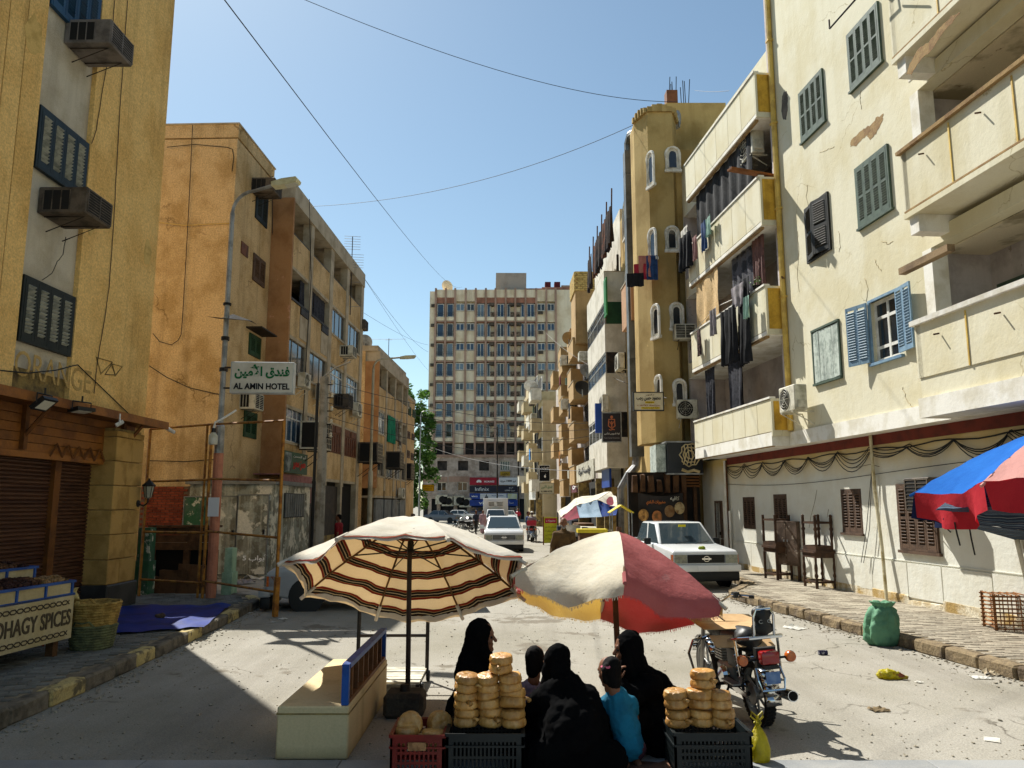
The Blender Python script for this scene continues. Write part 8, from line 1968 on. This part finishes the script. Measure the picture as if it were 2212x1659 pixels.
# ---------------------------------------------------------------- the motorcycle in the foreground (forward = +y, origin at the rear tyre contact)
def motorcycle(label,loc,rz,k=1.0,paint=None,detail=True,group=None,lean=0.0):
 t=T('motorcycle',label,'motorcycle',loc,rz,group,rot=(0,rad(lean),rz));t.scale=(k,k,k);pa=paint or m_blk
 WB_,r=1.3,.3
 def wh(y,nm,tw,knob):
  M=Matrix.Translation((0,y,r)) @ Matrix.Rotation(rad(90),4,'Y')
  w=MB().lathe([(r*.8,-tw*.4),(r*.9,-tw/2),(r*.985,-tw*.35),(r,0),(r*.985,tw*.35),(r*.9,tw/2),(r*.8,tw*.4)],36,M,cap=False)
  if knob:
   for i in range(40):
    for s in (-.3,0,.3):
     Mk=M @ Matrix.Rotation(2*math.pi*(i+(.5 if s == 0 else 0))/40,4,'Z');w.box(r*.97,r*1.015,-.014,.014,s*tw-.013,s*tw+.013,Mk)
  w=w.build(nm,m_tyre,t,smooth=50)
  MB().lathe([(r*.78,-.035),(r*.82,-.04),(r*.82,.04),(r*.78,.035)],32,M,cap=False).build('rim',m_galv,w,smooth=40)
  sp=MB()
  for i in range(6):a=i*1.047;sp.tube([M @ Vector((.05*math.cos(a+.3),.05*math.sin(a+.3),0)),M @ Vector((r*.8*math.cos(a),r*.8*math.sin(a),0))],.014,5)
  sp.lathe([(.05,-.05),(.06,0),(.05,.05)],14,M).lathe([(.1,-.06),(.105,-.05)],20,M);sp.build('spokes',m_trim if not detail else m_galv,w)
 wh(0,'rear_wheel',.11,detail);wh(WB_,'front_wheel',.09,False)
 # frame, engine
 MB().tube([(0,0,r),(-.0,.42,.38),(0,.85,.3),(0,1.02,.75)],.025,6).tube([(0,.42,.38),(0,.3,.72),(0,1.02,.78)],.025,6).tube([(.09,0,r),(.1,.45,.36)],.022,6).tube([(-.09,0,r),(-.1,.45,.36)],.022,6).build('frame',m_trim,t)
 e=MB().bevbox(-.1,.1,.42,.78,.24,.5,.04);e.build('engine',m_galv,t)
 f=MB()
 for i in range(7):f.box(-.09,.09,.62,.82,.5+i*.028,.514+i*.028)
 f.box(-.06,.06,.65,.79,.5,.7);f.build('cylinder_fins',m_galv,t);MB().lathe([(.09,-.03),(.1,.0),(.08,.04)],18,Matrix.Translation((-.12,.52,.38)) @ Matrix.Rotation(rad(-90),4,'Y')).build('crankcase_cover',m_chrome,t)
 # tank, seat, side panels
 o=blob(MB().ball((0,.82,.82),.15,.26,.13).ball((0,.66,.8),.12,.16,.1),'fuel_tank',pa,t,.02,3)
 o=blob(MB().capsule((0,.55,.77),(0,.1,.79),.11,.13).capsule((-.06,.1,.78),(.06,.1,.78),.09,.09),'seat',mat('black_seat_vinyl','1a1a1a',grain=.08,bump=.1,rough=.45),t,.02,3)
 for s in (-1,1):bevel(MB().box(s*.1-.012,s*.1+.012,.12,.42,.5,.68).build('side_panel',pa,t),.01,2)
 # rear mudguard, lamp, panel coloured as reflected sky
 mg=MB();n=9
 pts=[(0,.0+(r+.06)*math.cos(rad(a)),r+(r+.06)*math.sin(rad(a))) for a in range(60,200,14)]
 for (p,q) in zip(pts[:-1],pts[1:]):mg.face([(-.075,p[1],p[2]),(.075,p[1],p[2]),(.075,q[1],q[2]),(-.075,q[1],q[2])])
 o=mg.build('mudguard',m_chrome,t,smooth=True);sm=o.modifiers.new('s','SOLIDIFY');sm.thickness=.006;bake(o)
 bevel(MB().box(-.09,.09,-.4,-.28,.64,.76).build('tail_light',m_redl,t),.02,2);MB().box(-.1,.1,-.3,-.24,.6,.78).build('lamp_bracket',m_trim,t)
 MB().box(-.07,.07,-.405,-.4,.47,.58).build('number_plate_or_reflection',mat('painted_sky_reflection','4a6a9c','6d86ad',ms=9,grain=.05,bump=0,rough=.3),t)  # blue colour imitates the sky mirrored in the chrome mudguard
 MB().box(-.07,.07,-.395,-.33,.6,.635).build('plate_light',m_trim,t)
 MB().tube([(-.12,-.3,.6),(-.13,-.36,.5),(-.11,-.38,.41),(.11,-.38,.41),(.13,-.36,.5),(.12,-.3,.6)],.012,6).build('plate_frame',m_chrome,t)
 for s in (-1,1):
  st=MB().tube([(s*.09,-.3,.68),(s*.2,-.3,.68)],.012,6).build('indicator_stalk',m_trim,t)
  MB().lathe([(.02,.05),(.05,.03),(.055,0),(.045,-.025),(.0,-.03)],14,Matrix.Translation((s*.24,-.3,.68)) @ Matrix.Rotation(rad(-90),4,'X')).build('indicator_lens',m_orl,st,smooth=50)
 # grab rail and padded backrest
 MB().tube([(-.2,.1,.8),(-.22,-.2,.86),(-.16,-.32,.88),(.16,-.32,.88),(.22,-.2,.86),(.2,.1,.8)],.017,8).tube([(-.22,-.1,.84),(-.2,-.12,.5),(-.17,-.05,.42)],.013,6).tube([(.22,-.1,.84),(.21,-.12,.5),(.17,-.05,.42)],.013,6).build('grab_rail',m_chrome,t)
 MB().tube([(-.1,-.3,.88),(-.1,-.33,1.08),(-.07,-.335,1.14),(.07,-.335,1.14),(.1,-.33,1.08),(.1,-.3,.88)],.014,8).build('backrest_hoop',m_chrome,t)
 o=blob(MB().capsule((-.05,-.28,.96),(.05,-.28,.96),.06,.06).capsule((-.04,-.29,1.1),(.04,-.29,1.1),.06,.06).capsule((0,-.28,.96),(0,-.29,1.1),.08,.075),'backrest_pad',mat('black_seat_vinyl','1a1a1a'),t,.014,3)
 if detail:text('CMG','maker_letters',m_galv,t,0,-.352,1.03,w=.12,h=.035)
 # dampers, exhaust, stands, crash bars
 for s in (-1,1):
  sp=MB().tube([(s*.13,.02,.33),(s*.13,.12,.7)],.016,6).build('damper',m_trim,t)
  MB().tube([(s*.13+.03*math.cos(a*.9),.03+.08*a/40+.03*math.sin(a*.9)*.3,.38+.28*a/40) for a in range(41)],.007,4).build('coil_spring',m_chrome,sp)
  MB().tube([(s*.08,WB_,r),(s*.085,WB_-.14,.62),(s*.085,WB_-.27,.98)],.026,8).build('fork_leg',m_galv,t)
  MB().tube([(s*.06,.86,.72),(s*.3,.88,.68),(s*.36,.88,.55),(s*.33,.85,.38),(s*.1,.72,.24)],.016,7).build('crash_bar',m_chrome,t)
  MB().tube([(s*.1,.5,.3),(s*.3,.5,.3)],.018,6).build('foot_peg',m_trim,t);MB().tube([(s*.1,.1,.36),(s*.24,.08,.38)],.02,6).build('pillion_peg',m_trim,t)
  MB().box(s*.22-.04,s*.22+.04,-.05,.25,.4,.415).build('footboard',m_galv,t)
 MB().tube([(.08,.8,.42),(.12,.86,.28),(.14,.6,.22),(.15,.2,.27),(.16,.0,.3)],.024,8).tube([(.16,.1,.29),(.165,-.3,.34),(.165,-.42,.35)],[.03,.05,.052],12).build('exhaust',m_chrome,t)
 MB().lathe([(.043,0),(.043,.004)],12,Matrix.Translation((.165,-.422,.35)) @ Matrix.Rotation(rad(85),4,'X')).build('exhaust_mouth',m_dark,t)
 MB().tube([(-.1,.45,.3),(-.28,.38,.01)],.013,6).build('side_stand',m_trim,t)
 MB().box(-.11,-.08,.02,.45,.26,.36).build('chain_case',m_chrome,t)
 # steering: bars, grips, levers, lamp
 mh=1.04
 MB().tube([(-.35,.78,mh+.06),(-.2,.9,mh+.08),(-.08,WB_-.29,mh-.02),(.08,WB_-.29,mh-.02),(.2,.9,mh+.08),(.35,.78,mh+.06)],.013,8).build('handlebar',m_chrome,t)
 for s in (-1,1):
  MB().tube([(s*.27,.85,mh+.07),(s*.4,.76,mh+.055)],.02,8).build('grip',m_blk,t);MB().tube([(s*.24,.92,mh+.06),(s*.4,.86,mh+.04)],.008,5).build('lever',m_trim,t);MB().box(s*.24-.03,s*.24+.03,.84,.92,mh+.05,mh+.11).build('switch_block',m_trim,t)
 MB().lathe([(.0,-.12),(.06,-.1),(.09,0),(.085,.02),(0,.03)],16,Matrix.Translation((0,WB_-.14,.86)) @ Matrix.Rotation(rad(-80),4,'X')).build('headlamp',m_chrome,t,smooth=50)
 MB().lathe([(.05,0),(.05,.04)],14,Matrix.Translation((-.06,WB_-.26,mh))).lathe([(.05,0),(.05,.04)],14,Matrix.Translation((.06,WB_-.26,mh))).build('dials',m_trim,t)
 fg=MB();pts=[(0,WB_+(r+.05)*math.cos(rad(a)),r+(r+.05)*math.sin(rad(a))) for a in range(20,160,14)]
 for (p,q) in zip(pts[:-1],pts[1:]):fg.face([(-.06,p[1],p[2]),(.06,p[1],p[2]),(.06,q[1],q[2]),(-.06,q[1],q[2])])
 o=fg.build('front_mudguard',m_chrome,t,smooth=True);sm=o.modifiers.new('s','SOLIDIFY');sm.thickness=.006;bake(o)
 return t
mc=motorcycle('black and chrome motorcycle parked with its tail to the camera',(2.4,7.95,0),rad(7),.99,lean=-4)
m_card=mat('fresh_cardboard','bb9a70','a8875e',ms=3,grain=.08,bump=.15,rough=.9)
t=T('cardboard_box','opened out cardboard box laid over the motorcycle seat','cardboard',(2.24,8.33,.88),rad(7))
MB().box(-.35,.35,-.2,.1,0,.008).build('main_panel',m_card,t,rot=(rad(5),0,0));MB().box(-.35,-.02,.105,.4,.0,.008).build('flap',m_card,t,rot=(rad(7),0,0));MB().box(0,.36,.105,.36,.0,.008).build('flap',m_card,t,rot=(rad(9),rad(2),0))
MB().box(-.3,.3,-.42,-.21,0,.008).build('flap',m_card,t,rot=(rad(22),0,0));MB().box(.355,.5,-.2,.1,-.04,-.03).build('flap',m_card,t,rot=(rad(10),rad(35),0))
motorcycle('red motorcycle carrying a rider in a white cap far up the street',(1.12,45.2,0),rad(-6),1.05,mat('red_bike_paint','8a1a20',grain=.03,bump=0,rough=.3),False)
crt=T('red_crate','red plastic crate strapped behind the far motorcycle rider','crate',(1.12,45.0,.92),rad(-6));MB().box(-.25,.25,-.25,.25,0,.03).build('floor',m_sred,crt)
for s in (-1,1):MB().box(-.25,.25,s*.24-.01,s*.24+.01,.03,.3).build('side_wall',m_sred,crt);MB().box(s*.24-.01,s*.24+.01,-.23,.23,.03,.3).build('side_wall',m_sred,crt)
motorcycle('dark motorcycle parked far left of the box lorry',(V(1020,1140,60).x,60,0),rad(80),1.0,None,False,group='parked motorcycles far down the street');motorcycle('second dark motorcycle parked just beyond the dark one far down the street',(V(1032,1140,63).x,63,0),rad(70),1.0,None,False,group='parked motorcycles far down the street')
# ================================================================ people
m_skin=mat('brown_skin','7a5038','6a4430',ms=6,grain=.05,bump=.05,rough=.6);m_abaya=mat('black_abaya','0a0a0b','0d0d0e',ms=4,grain=.05,bump=.12,bs=30,rough=.95,spec=.03);m_hair=mat('black_hair','0c0a0a','110e0d',ms=30,grain=.2,bump=.15,bs=60,rough=.8,spec=.1)
def face_prims(mb,c,fwd,s=1.0,up=Vector((0,0,1))):
 """head with brow, eyes, nose, lips, chin and ears; c = centre, fwd = looking direction"""
 f=Vector(fwd).normalized();r=f.cross(up).normalized();u=r.cross(f).normalized();c=Vector(c)
 P=lambda a,b,d:c+f*(a*s)+r*(b*s)+u*(d*s)
 B=Matrix((r,f,u)).transposed().to_4x4()
 mb.ball(c+u*.02*s,.076*s,.096*s,.105*s,14,10,B);mb.ball(P(.028,0,-.06),.056*s,.066*s,.058*s,12,8,B)
 mb.capsule(P(.09,0,.012),P(.112,0,-.022),.011*s,.016*s,8);mb.capsule(P(.082,-.035,.03),P(.082,.035,.03),.015*s,.015*s,8)
 mb.capsule(P(.084,-.02,-.052),P(.084,.02,-.052),.012*s,.012*s,8);mb.ball(P(.076,0,-.09),.024*s)
 for q in (-1,1):mb.ball(P(.0,q*.076,-.005),.012*s,.022*s,.03*s,8,6,B);mb.ball(P(.07,q*.034,-.028),.02*s)
 mb.capsule(P(-.01,0,-.06),P(-.03,0,-.17),.048*s,.055*s)
 return P
def eyes(parent,P,s=1.0):
 for q in (-1,1):MB().ball(P(.083,q*.031,.006),.0105*s,n=8,k=6).build('eye',m_lk,parent)
def hand(mb,wrist,dirv,palm_n,s=1.0,curl=.5):
 d=Vector(dirv).normalized();n=Vector(palm_n);n=(n-d*n.dot(d)).normalized();sd=d.cross(n);w=Vector(wrist)
 for k in range(4):mb.capsule(w,w+d*.085*s+sd*(k-1.5)*.02*s,.02*s,.013*s,8)
 for k,L in enumerate((.068,.078,.073,.057)):
  a=w+d*.085*s+sd*(k-1.5)*.021*s;b=a+(d*math.cos(curl)+n*math.sin(curl))*L*.55*s;c_=b+(d*math.cos(curl*2.2)+n*math.sin(curl*2.2))*L*.5*s
  mb.capsule(a,b,.0095*s,.0088*s,7);mb.capsule(b,c_,.0088*s,.0075*s,7)
 a=w+d*.025*s+sd*-.03*s;b=a+(d*.6-sd*.75+n*.35).normalized()*.045*s;mb.capsule(a,b,.013*s,.011*s,7);mb.capsule(b,b+(d*.85-sd*.2+n*.45).normalized()*.034*s,.0105*s,.0085*s,7)
def seated(label,base,head,fwd,robe,arms,scarf_drop=.24,lean=None,hs=1.13,vox=.016):
 """veiled seated woman: robe = capsules, arms = (elbow, wrist, hand dir, palm normal)"""
 t=T('person',label,'person',base);B=Vector(base);f=Vector(fwd).normalized();loc=lambda v:Vector(v)-B
 mb=MB();P=face_prims(mb,loc(head),fwd,hs)
 for (sh,el,wr,hd,pn,cu) in arms:mb.capsule(loc(el),loc(wr),.038,.026);hand(mb,loc(wr),hd,pn,.95,cu)
 nk=loc(head)+Vector((0,0,-.17))-f*.03;tr=robe[0]
 mb.capsule(nk,loc(tr[0]),.05,.06)
 for (sh,el,wr,hd,pn,cu) in arms:mb.capsule(loc(sh),loc(el),.05,.04);mb.capsule(loc(tr[0]),loc(sh),.06,.05)
 body=blob(mb,'body',m_skin,t,.0075,2);eyes(t,P,hs)
 rb=MB()
 for (p,q,r0,r1) in robe:rb.capsule(loc(p),loc(q),r0,r1,14)
 for (sh,el,wr,hd,pn,cu) in arms:rb.capsule(loc(sh),loc(el),.085,.068);rb.capsule(loc(el),loc(el).lerp(loc(wr),.8),.068,.06);rb.capsule(loc(tr[0]),loc(sh),.1,.085)
 blob(rb,'robe',m_abaya,t,vox,6,((.2,.09),(.07,.03)))
 sc_=MB();h=loc(head);u=Vector((0,0,1));
 r_=f.cross(u).normalized()
 sc_.ball(h+u*.03-f*.018,.1*hs,.108*hs,.118*hs,16,12,Matrix((r_,f,u)).transposed().to_4x4())
 sc_.capsule(h-f*.035,h-f*.06-u*.15,.1*hs,.11);
 for q in (-1,1):sc_.capsule(h+r_*q*.062*hs+f*.018-u*.02,h+r_*q*.06-u*.15+f*.03,.045,.07)
 sc_.capsule(h-u*.15+f*.03,h-u*.2+f*.04,.07,.085)
 sc_.capsule(h-f*.07-u*.12,h-f*.1-u*(.2+scarf_drop*.5),.11,.15);
 for q in (-1,1):sc_.capsule(h-u*.17,loc(robe[0][0])+r_*q*.13-u*(scarf_drop*.35),.09,.1)
 blob(sc_,'headscarf',m_abaya,t,.013,4,((.09,.03),(.03,.01)))
 return t
# woman in profile behind the taller pile of bread
H1_=V(1040,1376,7.2)
seated('woman in black abaya and headscarf in profile behind the taller bread pile',(-.35,7.2,0),H1_,(1,-.1,-.02),
 [((-.36,7.22,.62),(-.36,7.24,.3),.14,.2),((-.36,7.24,.3),(-.3,7.22,.2),.22,.24),((-.38,7.12,.56),(-.36,7.34,.56),.12,.12),((-.3,7.22,.24),(.02,7.15,.28),.17,.12),((.02,7.15,.28),(.05,7.15,.08),.13,.1),((-.3,7.25,.15),(-.3,7.25,.1),.28,.28)],
 [((-.32,7.08,.56),(-.2,7.0,.36),(.0,7.02,.36),(1,.1,0),(0,0,-1),.5),((-.32,7.38,.56),(-.2,7.42,.36),(0,7.36,.35),(1,-.1,0),(0,0,-1),.5)])
st_=T('low_stool','low stool under the woman in profile','stool',(-.33,7.24,0));
bpy.data.objects.remove(st_)
# woman bent over in the middle, her back to the camera
seated('woman in black abaya bent forward with her back to the camera in the middle',(.45,6.75,0),(.37,6.92,.77),(-.55,.8,-.35),
 [((.44,6.8,.58),(.5,6.72,.3),.17,.27),((.5,6.72,.3),(.47,6.7,.2),.3,.3),((.3,6.8,.52),(.62,6.78,.5),.13,.14),((.4,6.8,.22),(.2,7.05,.24),.2,.14),((.55,6.75,.2),(.8,6.95,.22),.22,.14),((.3,6.6,.12),(.75,6.6,.1),.2,.16),((.2,6.75,.1),(.1,6.65,.08),.18,.12)],
 [((.22,6.82,.52),(.14,6.95,.34),(.18,7.1,.32),(.3,1,0),(0,0,-1),.5),((.68,6.82,.5),(.78,6.92,.32),(.72,7.08,.3),(-.4,1,0),(0,0,-1),.6)],scarf_drop=.5)
# woman at the right with her hand near her mouth
H3=V(1356,1402,7.25)
seated('woman in black abaya at the umbrella pole raising a hand to her mouth',(1.25,7.25,0),H3,(-1,-.05,-.1),
 [((1.17,7.27,.57),(1.32,7.25,.32),.15,.22),((1.32,7.25,.32),(1.3,7.2,.2),.24,.26),((1.18,7.1,.54),(1.18,7.4,.54),.13,.13),((1.32,7.22,.24),(1.55,7.1,.2),.2,.16),((1.2,7.2,.2),(1.0,7.0,.26),.18,.13),((1.3,7.1,.12),(1.55,6.95,.12),.2,.16),((1.42,7.25,.3),(1.52,7.2,.22),.15,.14)],
 [((1.1,7.08,.52),(.98,6.96,.42),(.93,7.06,.6),(-.05,.15,1),(1,.2,0),.7),((1.1,7.4,.52),(1.0,7.45,.32),(.85,7.35,.3),(-1,-.2,0),(0,0,-1),.5)],scarf_drop=.45)
def child(label,base,head,fwd,top_m,torso,arms,legs,hair_m=m_hair,pants=None,hs=1.0,pony=None):
 t=T('person',label,'person',base);B=Vector(base);loc=lambda v:Vector(v)-B;f=Vector(fwd).normalized()
 mb=MB();P=face_prims(mb,loc(head),fwd,hs);mb.capsule(loc(head)-Vector((0,0,.13)),loc(torso[0][0]),.045,.06)
 for (p,q,r0,r1) in torso:mb.capsule(loc(p),loc(q),r0*.85,r1*.85)
 for (sh,el,wr,hd,pn,cu) in arms:mb.capsule(loc(torso[0][0]),loc(sh),.05,.042);mb.capsule(loc(sh),loc(el),.038,.031);mb.capsule(loc(el),loc(wr),.031,.022);hand(mb,loc(wr),hd,pn,.75,cu)
 for pts in legs:
  for (p,q,r0,r1) in pts:mb.capsule(loc(p),loc(q),r0*.85,r1*.85)
 blob(mb,'body',m_skin,t,.0075,2);eyes(t,P,hs)
 sb=MB()
 for (p,q,r0,r1) in torso:sb.capsule(loc(p),loc(q),r0,r1,14)
 for (sh,el,wr,hd,pn,cu) in arms:sb.capsule(loc(torso[0][0]),loc(sh),.06,.056);sb.capsule(loc(sh),loc(sh).lerp(loc(el),.55),.054,.052)
 blob(sb,'shirt',top_m,t,.012,5,((.08,.03),(.03,.01)))
 lb=MB()
 for pts in legs:
  for (p,q,r0,r1) in pts[:2]:lb.capsule(loc(p),loc(q),r0*1.08,r1*1.08,10)
 blob(lb,'trousers',pants or m_abaya,t,.013,3,(.08,.02))
 hb=MB();h=loc(head);u=Vector((0,0,1));r_=f.cross(u).normalized();hb.ball(h+u*.026-f*.02,.083*hs,.098*hs,.104*hs,16,12,Matrix((r_,f,u)).transposed().to_4x4());hb.capsule(h-f*.04-u*.0,h-f*.055-u*.09,.075*hs,.06*hs);hb.capsule(h+r_*.05*hs-f*.01,h+r_*.06*hs-u*.06-f*.02,.04,.03);hb.capsule(h-r_*.05*hs-f*.01,h-r_*.06*hs-u*.06-f*.02,.04,.03)
 if pony:hb.capsule(h+Vector(pony[0]),h+Vector(pony[1]),.03,.022)
 blob(hb,'hair',hair_m,t,.01,2,(.02,.008))
 if pony:MB().tube([(lambda c:(c.x+.034*math.cos(a*.628),c.y+.034*math.sin(a*.628),c.z))(h+Vector(pony[0])) for a in range(10)],.009,5,closed=True).build('hair_tie',mat('pink_tie','c0607a',grain=0,bump=0),t)
 return t
m_lilac=mat('lilac_spotted_top','8d7b88','7b6a77',ms=9,grain=.15,bump=.2,rough=.9);m_aqua=mat('aqua_shirt','136783','0f5670',ms=4,grain=.08,bump=.25,bs=30,rough=.9);m_plum=mat('plum_trousers','4d2a35','3d212b',ms=6,grain=.1,bump=.2,rough=.95)
child('small girl in a lilac top turned away beside the bent woman',(.2,7.25,0),V(1157,1426,7.25),(.5,.8,-.05),m_lilac,
 [((.17,7.25,.5),(.16,7.24,.3),.09,.1),((.16,7.24,.3),(.17,7.22,.2),.1,.1)],[((.06,7.25,.49),(.02,7.2,.34),(.06,7.3,.24),(.5,.8,-.2),(0,0,-1),.4),((.27,7.25,.49),(.31,7.3,.35),(.3,7.42,.3),(.2,1,0),(0,0,-1),.4)],
 [[((.12,7.22,.2),(.14,7.45,.22),.08,.06),((.14,7.45,.22),(.14,7.47,.05),.06,.045),((.14,7.47,.05),(.14,7.56,.03),.04,.03)],[((.22,7.22,.2),(.26,7.44,.22),.08,.06),((.26,7.44,.22),(.26,7.46,.05),.06,.045),((.26,7.46,.05),(.26,7.55,.03),.04,.03)]])
child('child in an aqua blue shirt kneeling in front of the woman at the pole',(.9,6.78,0),V(1316,1452,6.82),(-.6,.75,-.2),m_aqua,
 [((.87,6.8,.5),(.93,6.76,.3),.11,.12),((.93,6.76,.3),(.96,6.74,.16),.115,.125)],[((.78,6.82,.48),(.72,6.82,.34),(.7,6.95,.24),(0,1,-.3),(1,0,0),.4),((.99,6.8,.48),(1.03,6.88,.34),(.95,7.0,.28),(-.5,1,0),(0,0,-1),.4)],
 [[((.93,6.74,.14),(.84,7.0,.1),.09,.065),((.84,7.0,.08),(.9,6.75,.06),.06,.045),((.9,6.75,.06),(.92,6.66,.04),.04,.03)],[((1.0,6.74,.14),(.98,7.02,.1),.09,.065),((.98,7.02,.08),(1.0,6.75,.06),.06,.045),((1.0,6.75,.06),(1.02,6.66,.04),.04,.03)]],pants=m_plum,pony=((-.04,-.09,.06),(-.06,-.13,.04)))
# standing and riding figures
def standing(label,x,y,H,face,robe=None,shirt=None,trousers=None,hairm=m_hair,walk=.12,arm=.12,beard=None,vox=.016,sit=None,head_cloth=None,group=None,cap=None):
 t=T('person',label,'person',(x,y,0),math.atan2(face[1],face[0])-math.pi/2 ,group)   # local +y is forward
 k=H/1.72;z=lambda v:v*k
 hip,sh,nk,hd=z(.92),z(1.42),z(1.48),z(1.615)
 oy=0
 mb=MB();P=face_prims(mb,(0,.02,hd),(0,1,0),k);mb.capsule((0,.0,nk),(0,0,sh-.08),.055*k,.09*k)
 body=[((-.09*k,0,sh-.1),(.09*k,0,sh-.1),.1*k,.1*k),((0,0,sh-.12),(0,0,hip+.1),.13*k,.125*k),((-.06*k,0,hip),(.06*k,0,hip),.115*k,.115*k)]
 for b in body:mb.capsule(*b)
 arms=[];legs=[]
 for s in (-1,1):
  sh_p=Vector((s*.185*k,0,sh-.06));el=sh_p+Vector((s*.07*k,(-.03+s*arm*.4),-.29*k));wr=el+Vector((s*.0,.09+s*arm*.5,-.24*k))
  if sit:el=sh_p+Vector((s*.05,.16,-.2*k));wr=el+Vector((-s*.0,.22,-.02))
  arms.append((sh_p,el,wr));mb.capsule((s*.1*k,0,sh-.06),sh_p,.07*k,.06*k);mb.capsule(sh_p,el,.052*k,.042*k);mb.capsule(el,wr,.042*k,.03*k);hand(mb,wr,wr-el,(-s,.2,0),k,.45)
  hp=Vector((s*.09*k,0,hip));kn=Vector((s*.1*k,s*walk+.03,z(.5)));an=Vector((s*.1*k,s*walk*1.6-.02,z(.09)))
  if sit:hp=Vector((s*.1,0,hip));kn=Vector((s*.17,.38,hip-.12));an=Vector((s*.2,.32,.3 if s<0 else .12))
  legs.append((hp,kn,an));mb.capsule(hp,kn,.085*k,.06*k);mb.capsule(kn,an,.058*k,.036*k);mb.capsule(an-Vector((0,.03,.03)),an+Vector((0,.16,-.05))*k,.038*k,.03*k)
 blob(mb,'body',m_skin,t,max(vox*.7,.011),2);eyes(t,P,k)
 for s,(sh_p,el,wr) in zip((-1,1),arms):pass
 if robe:
  rb=MB()
  for b in body:rb.capsule(b[0],b[1],b[2]+.03,b[3]+.035)
  for (a,b,c_) in arms:rb.capsule((a.x*.5,0,sh-.06),a,.09*k,.08*k);rb.capsule(a,b,.075*k,.068*k);rb.capsule(b,b.lerp(c_,.85),.066*k,.07*k)
  for (a,b,c_) in legs:rb.capsule(a,b,.14*k,.14*k);rb.capsule(b,c_+Vector((0,0,.1)),.14*k,.16*k)
  rb.capsule((0,0,hip),(0,0,z(.3)),.16*k,.2*k);rb.capsule((0,0,nk-.02),(0,0,sh-.08),.07*k,.11*k)
  blob(rb,'robe',robe,t,vox,4,((.14,.03),(.05,.012)))
 if shirt:
  rb=MB()
  for b in body[:2]:rb.capsule(b[0],b[1],b[2]+.022,b[3]+.03)
  for (a,b,c_) in arms:rb.capsule((a.x*.5,0,sh-.06),a,.085*k,.074*k);rb.capsule(a,a.lerp(b,.8),.066*k,.06*k)
  blob(rb,'shirt',shirt,t,vox,4,(.08,.02))
 if trousers:
  rb=MB();rb.capsule(body[2][0],body[2][1],.135*k,.135*k)
  for (a,b,c_) in legs:rb.capsule(a,b,.1*k,.08*k);rb.capsule(b,c_+Vector((0,0,.03)),.078*k,.065*k)
  blob(rb,'trousers',trousers,t,vox,3,(.08,.015))
 sb=MB()
 for (a,b,c_) in legs:sb.capsule(c_-Vector((0,.035,.045)),c_+Vector((0,.17,-.055))*k,.042*k,.036*k)
 tag(blob(sb,'shoes',m_blk,t,vox,1),None)
 hb=MB();hb.ball((0,-.004,hd+.032*k),.082*k,.1*k,.09*k)
 hb.capsule((0,-.05*k,hd),(0,-.055*k,hd-.05*k),.055*k,.04*k)
 blob(hb,'hair' if not head_cloth else 'headscarf',head_cloth or hairm,t,.012,2)
 if beard:blob(MB().capsule((-.04,.085*k,hd-.07),(.04,.085*k,hd-.07),.026,.026).ball((0,.085*k,hd-.1),.035),'beard',beard,t,.011,2)
 if cap:MB().ball((0,0,hd+.055*k),.095*k,.11*k,.075*k).box(-.07,.07,.08,.19,hd+.04,hd+.055).build('cap',cap,t,smooth=40)
 return t
m_gal=mat('brown_galabeya','594326','4a371f',ms=3,grain=.1,bump=.2,rough=.95)
m_grh=mat('grey_hair','8d8a85','6f6c68',ms=20,grain=.15,bump=.3)
standing('grey haired man in a brown galabeya walking toward the camera',V(1219,1280,18.6).x,18.6,1.78,(-.05,-1),robe=m_gal,hairm=m_grh,beard=m_grh)
bx=V(1148,1170,45)
rd=standing('motorcycle rider in a grey shirt and white cap far up the street',1.15,45.55,1.72,(.1,1),shirt=m_gry,trousers=m_gry,sit=True,cap=m_wht,vox=.025);rd.location.z=-.02
standing('man in a blue shirt standing beside the far red motorcycle',V(1141,1168,46.5).x,46.5,1.7,(.8,-.4),shirt=mat('dusty_blue_shirt','4a5f8f','3d5079',ms=4,grain=.1,bump=.1),trousers=mat('slate_trousers','4a4f5a',grain=.1),vox=.025,walk=.03)
standing('person in a pale pink robe walking left of the box lorry',V(1043,1146,58).x,58,1.68,(.3,-1),robe=mat('pale_pink_robe','b5949b','a58289',ms=3,grain=.08,bump=.1),head_cloth=m_ck,vox=.03)
standing('person in a dark red shirt at the grilled shop counter on the left',V(728,1170,29).x,29.2,1.74,(-1,.2),shirt=mat('dark_red_shirt','8a1620','74121b',ms=4,grain=.1,bump=.1),trousers=mat('dark_red_trousers','5d1219',grain=.1),vox=.022,walk=.04)
standing('person in dark clothes by the parked motorcycles far down the street',V(1028,1150,57).x,57,1.7,(.6,-1),shirt=m_snavy,trousers=m_blk,vox=.03)
standing('person in a red shirt far off at the right shopfronts',V(1119,1150,78).x,78,1.72,(-.5,-1),shirt=m_sred,trousers=m_blk,vox=.035)
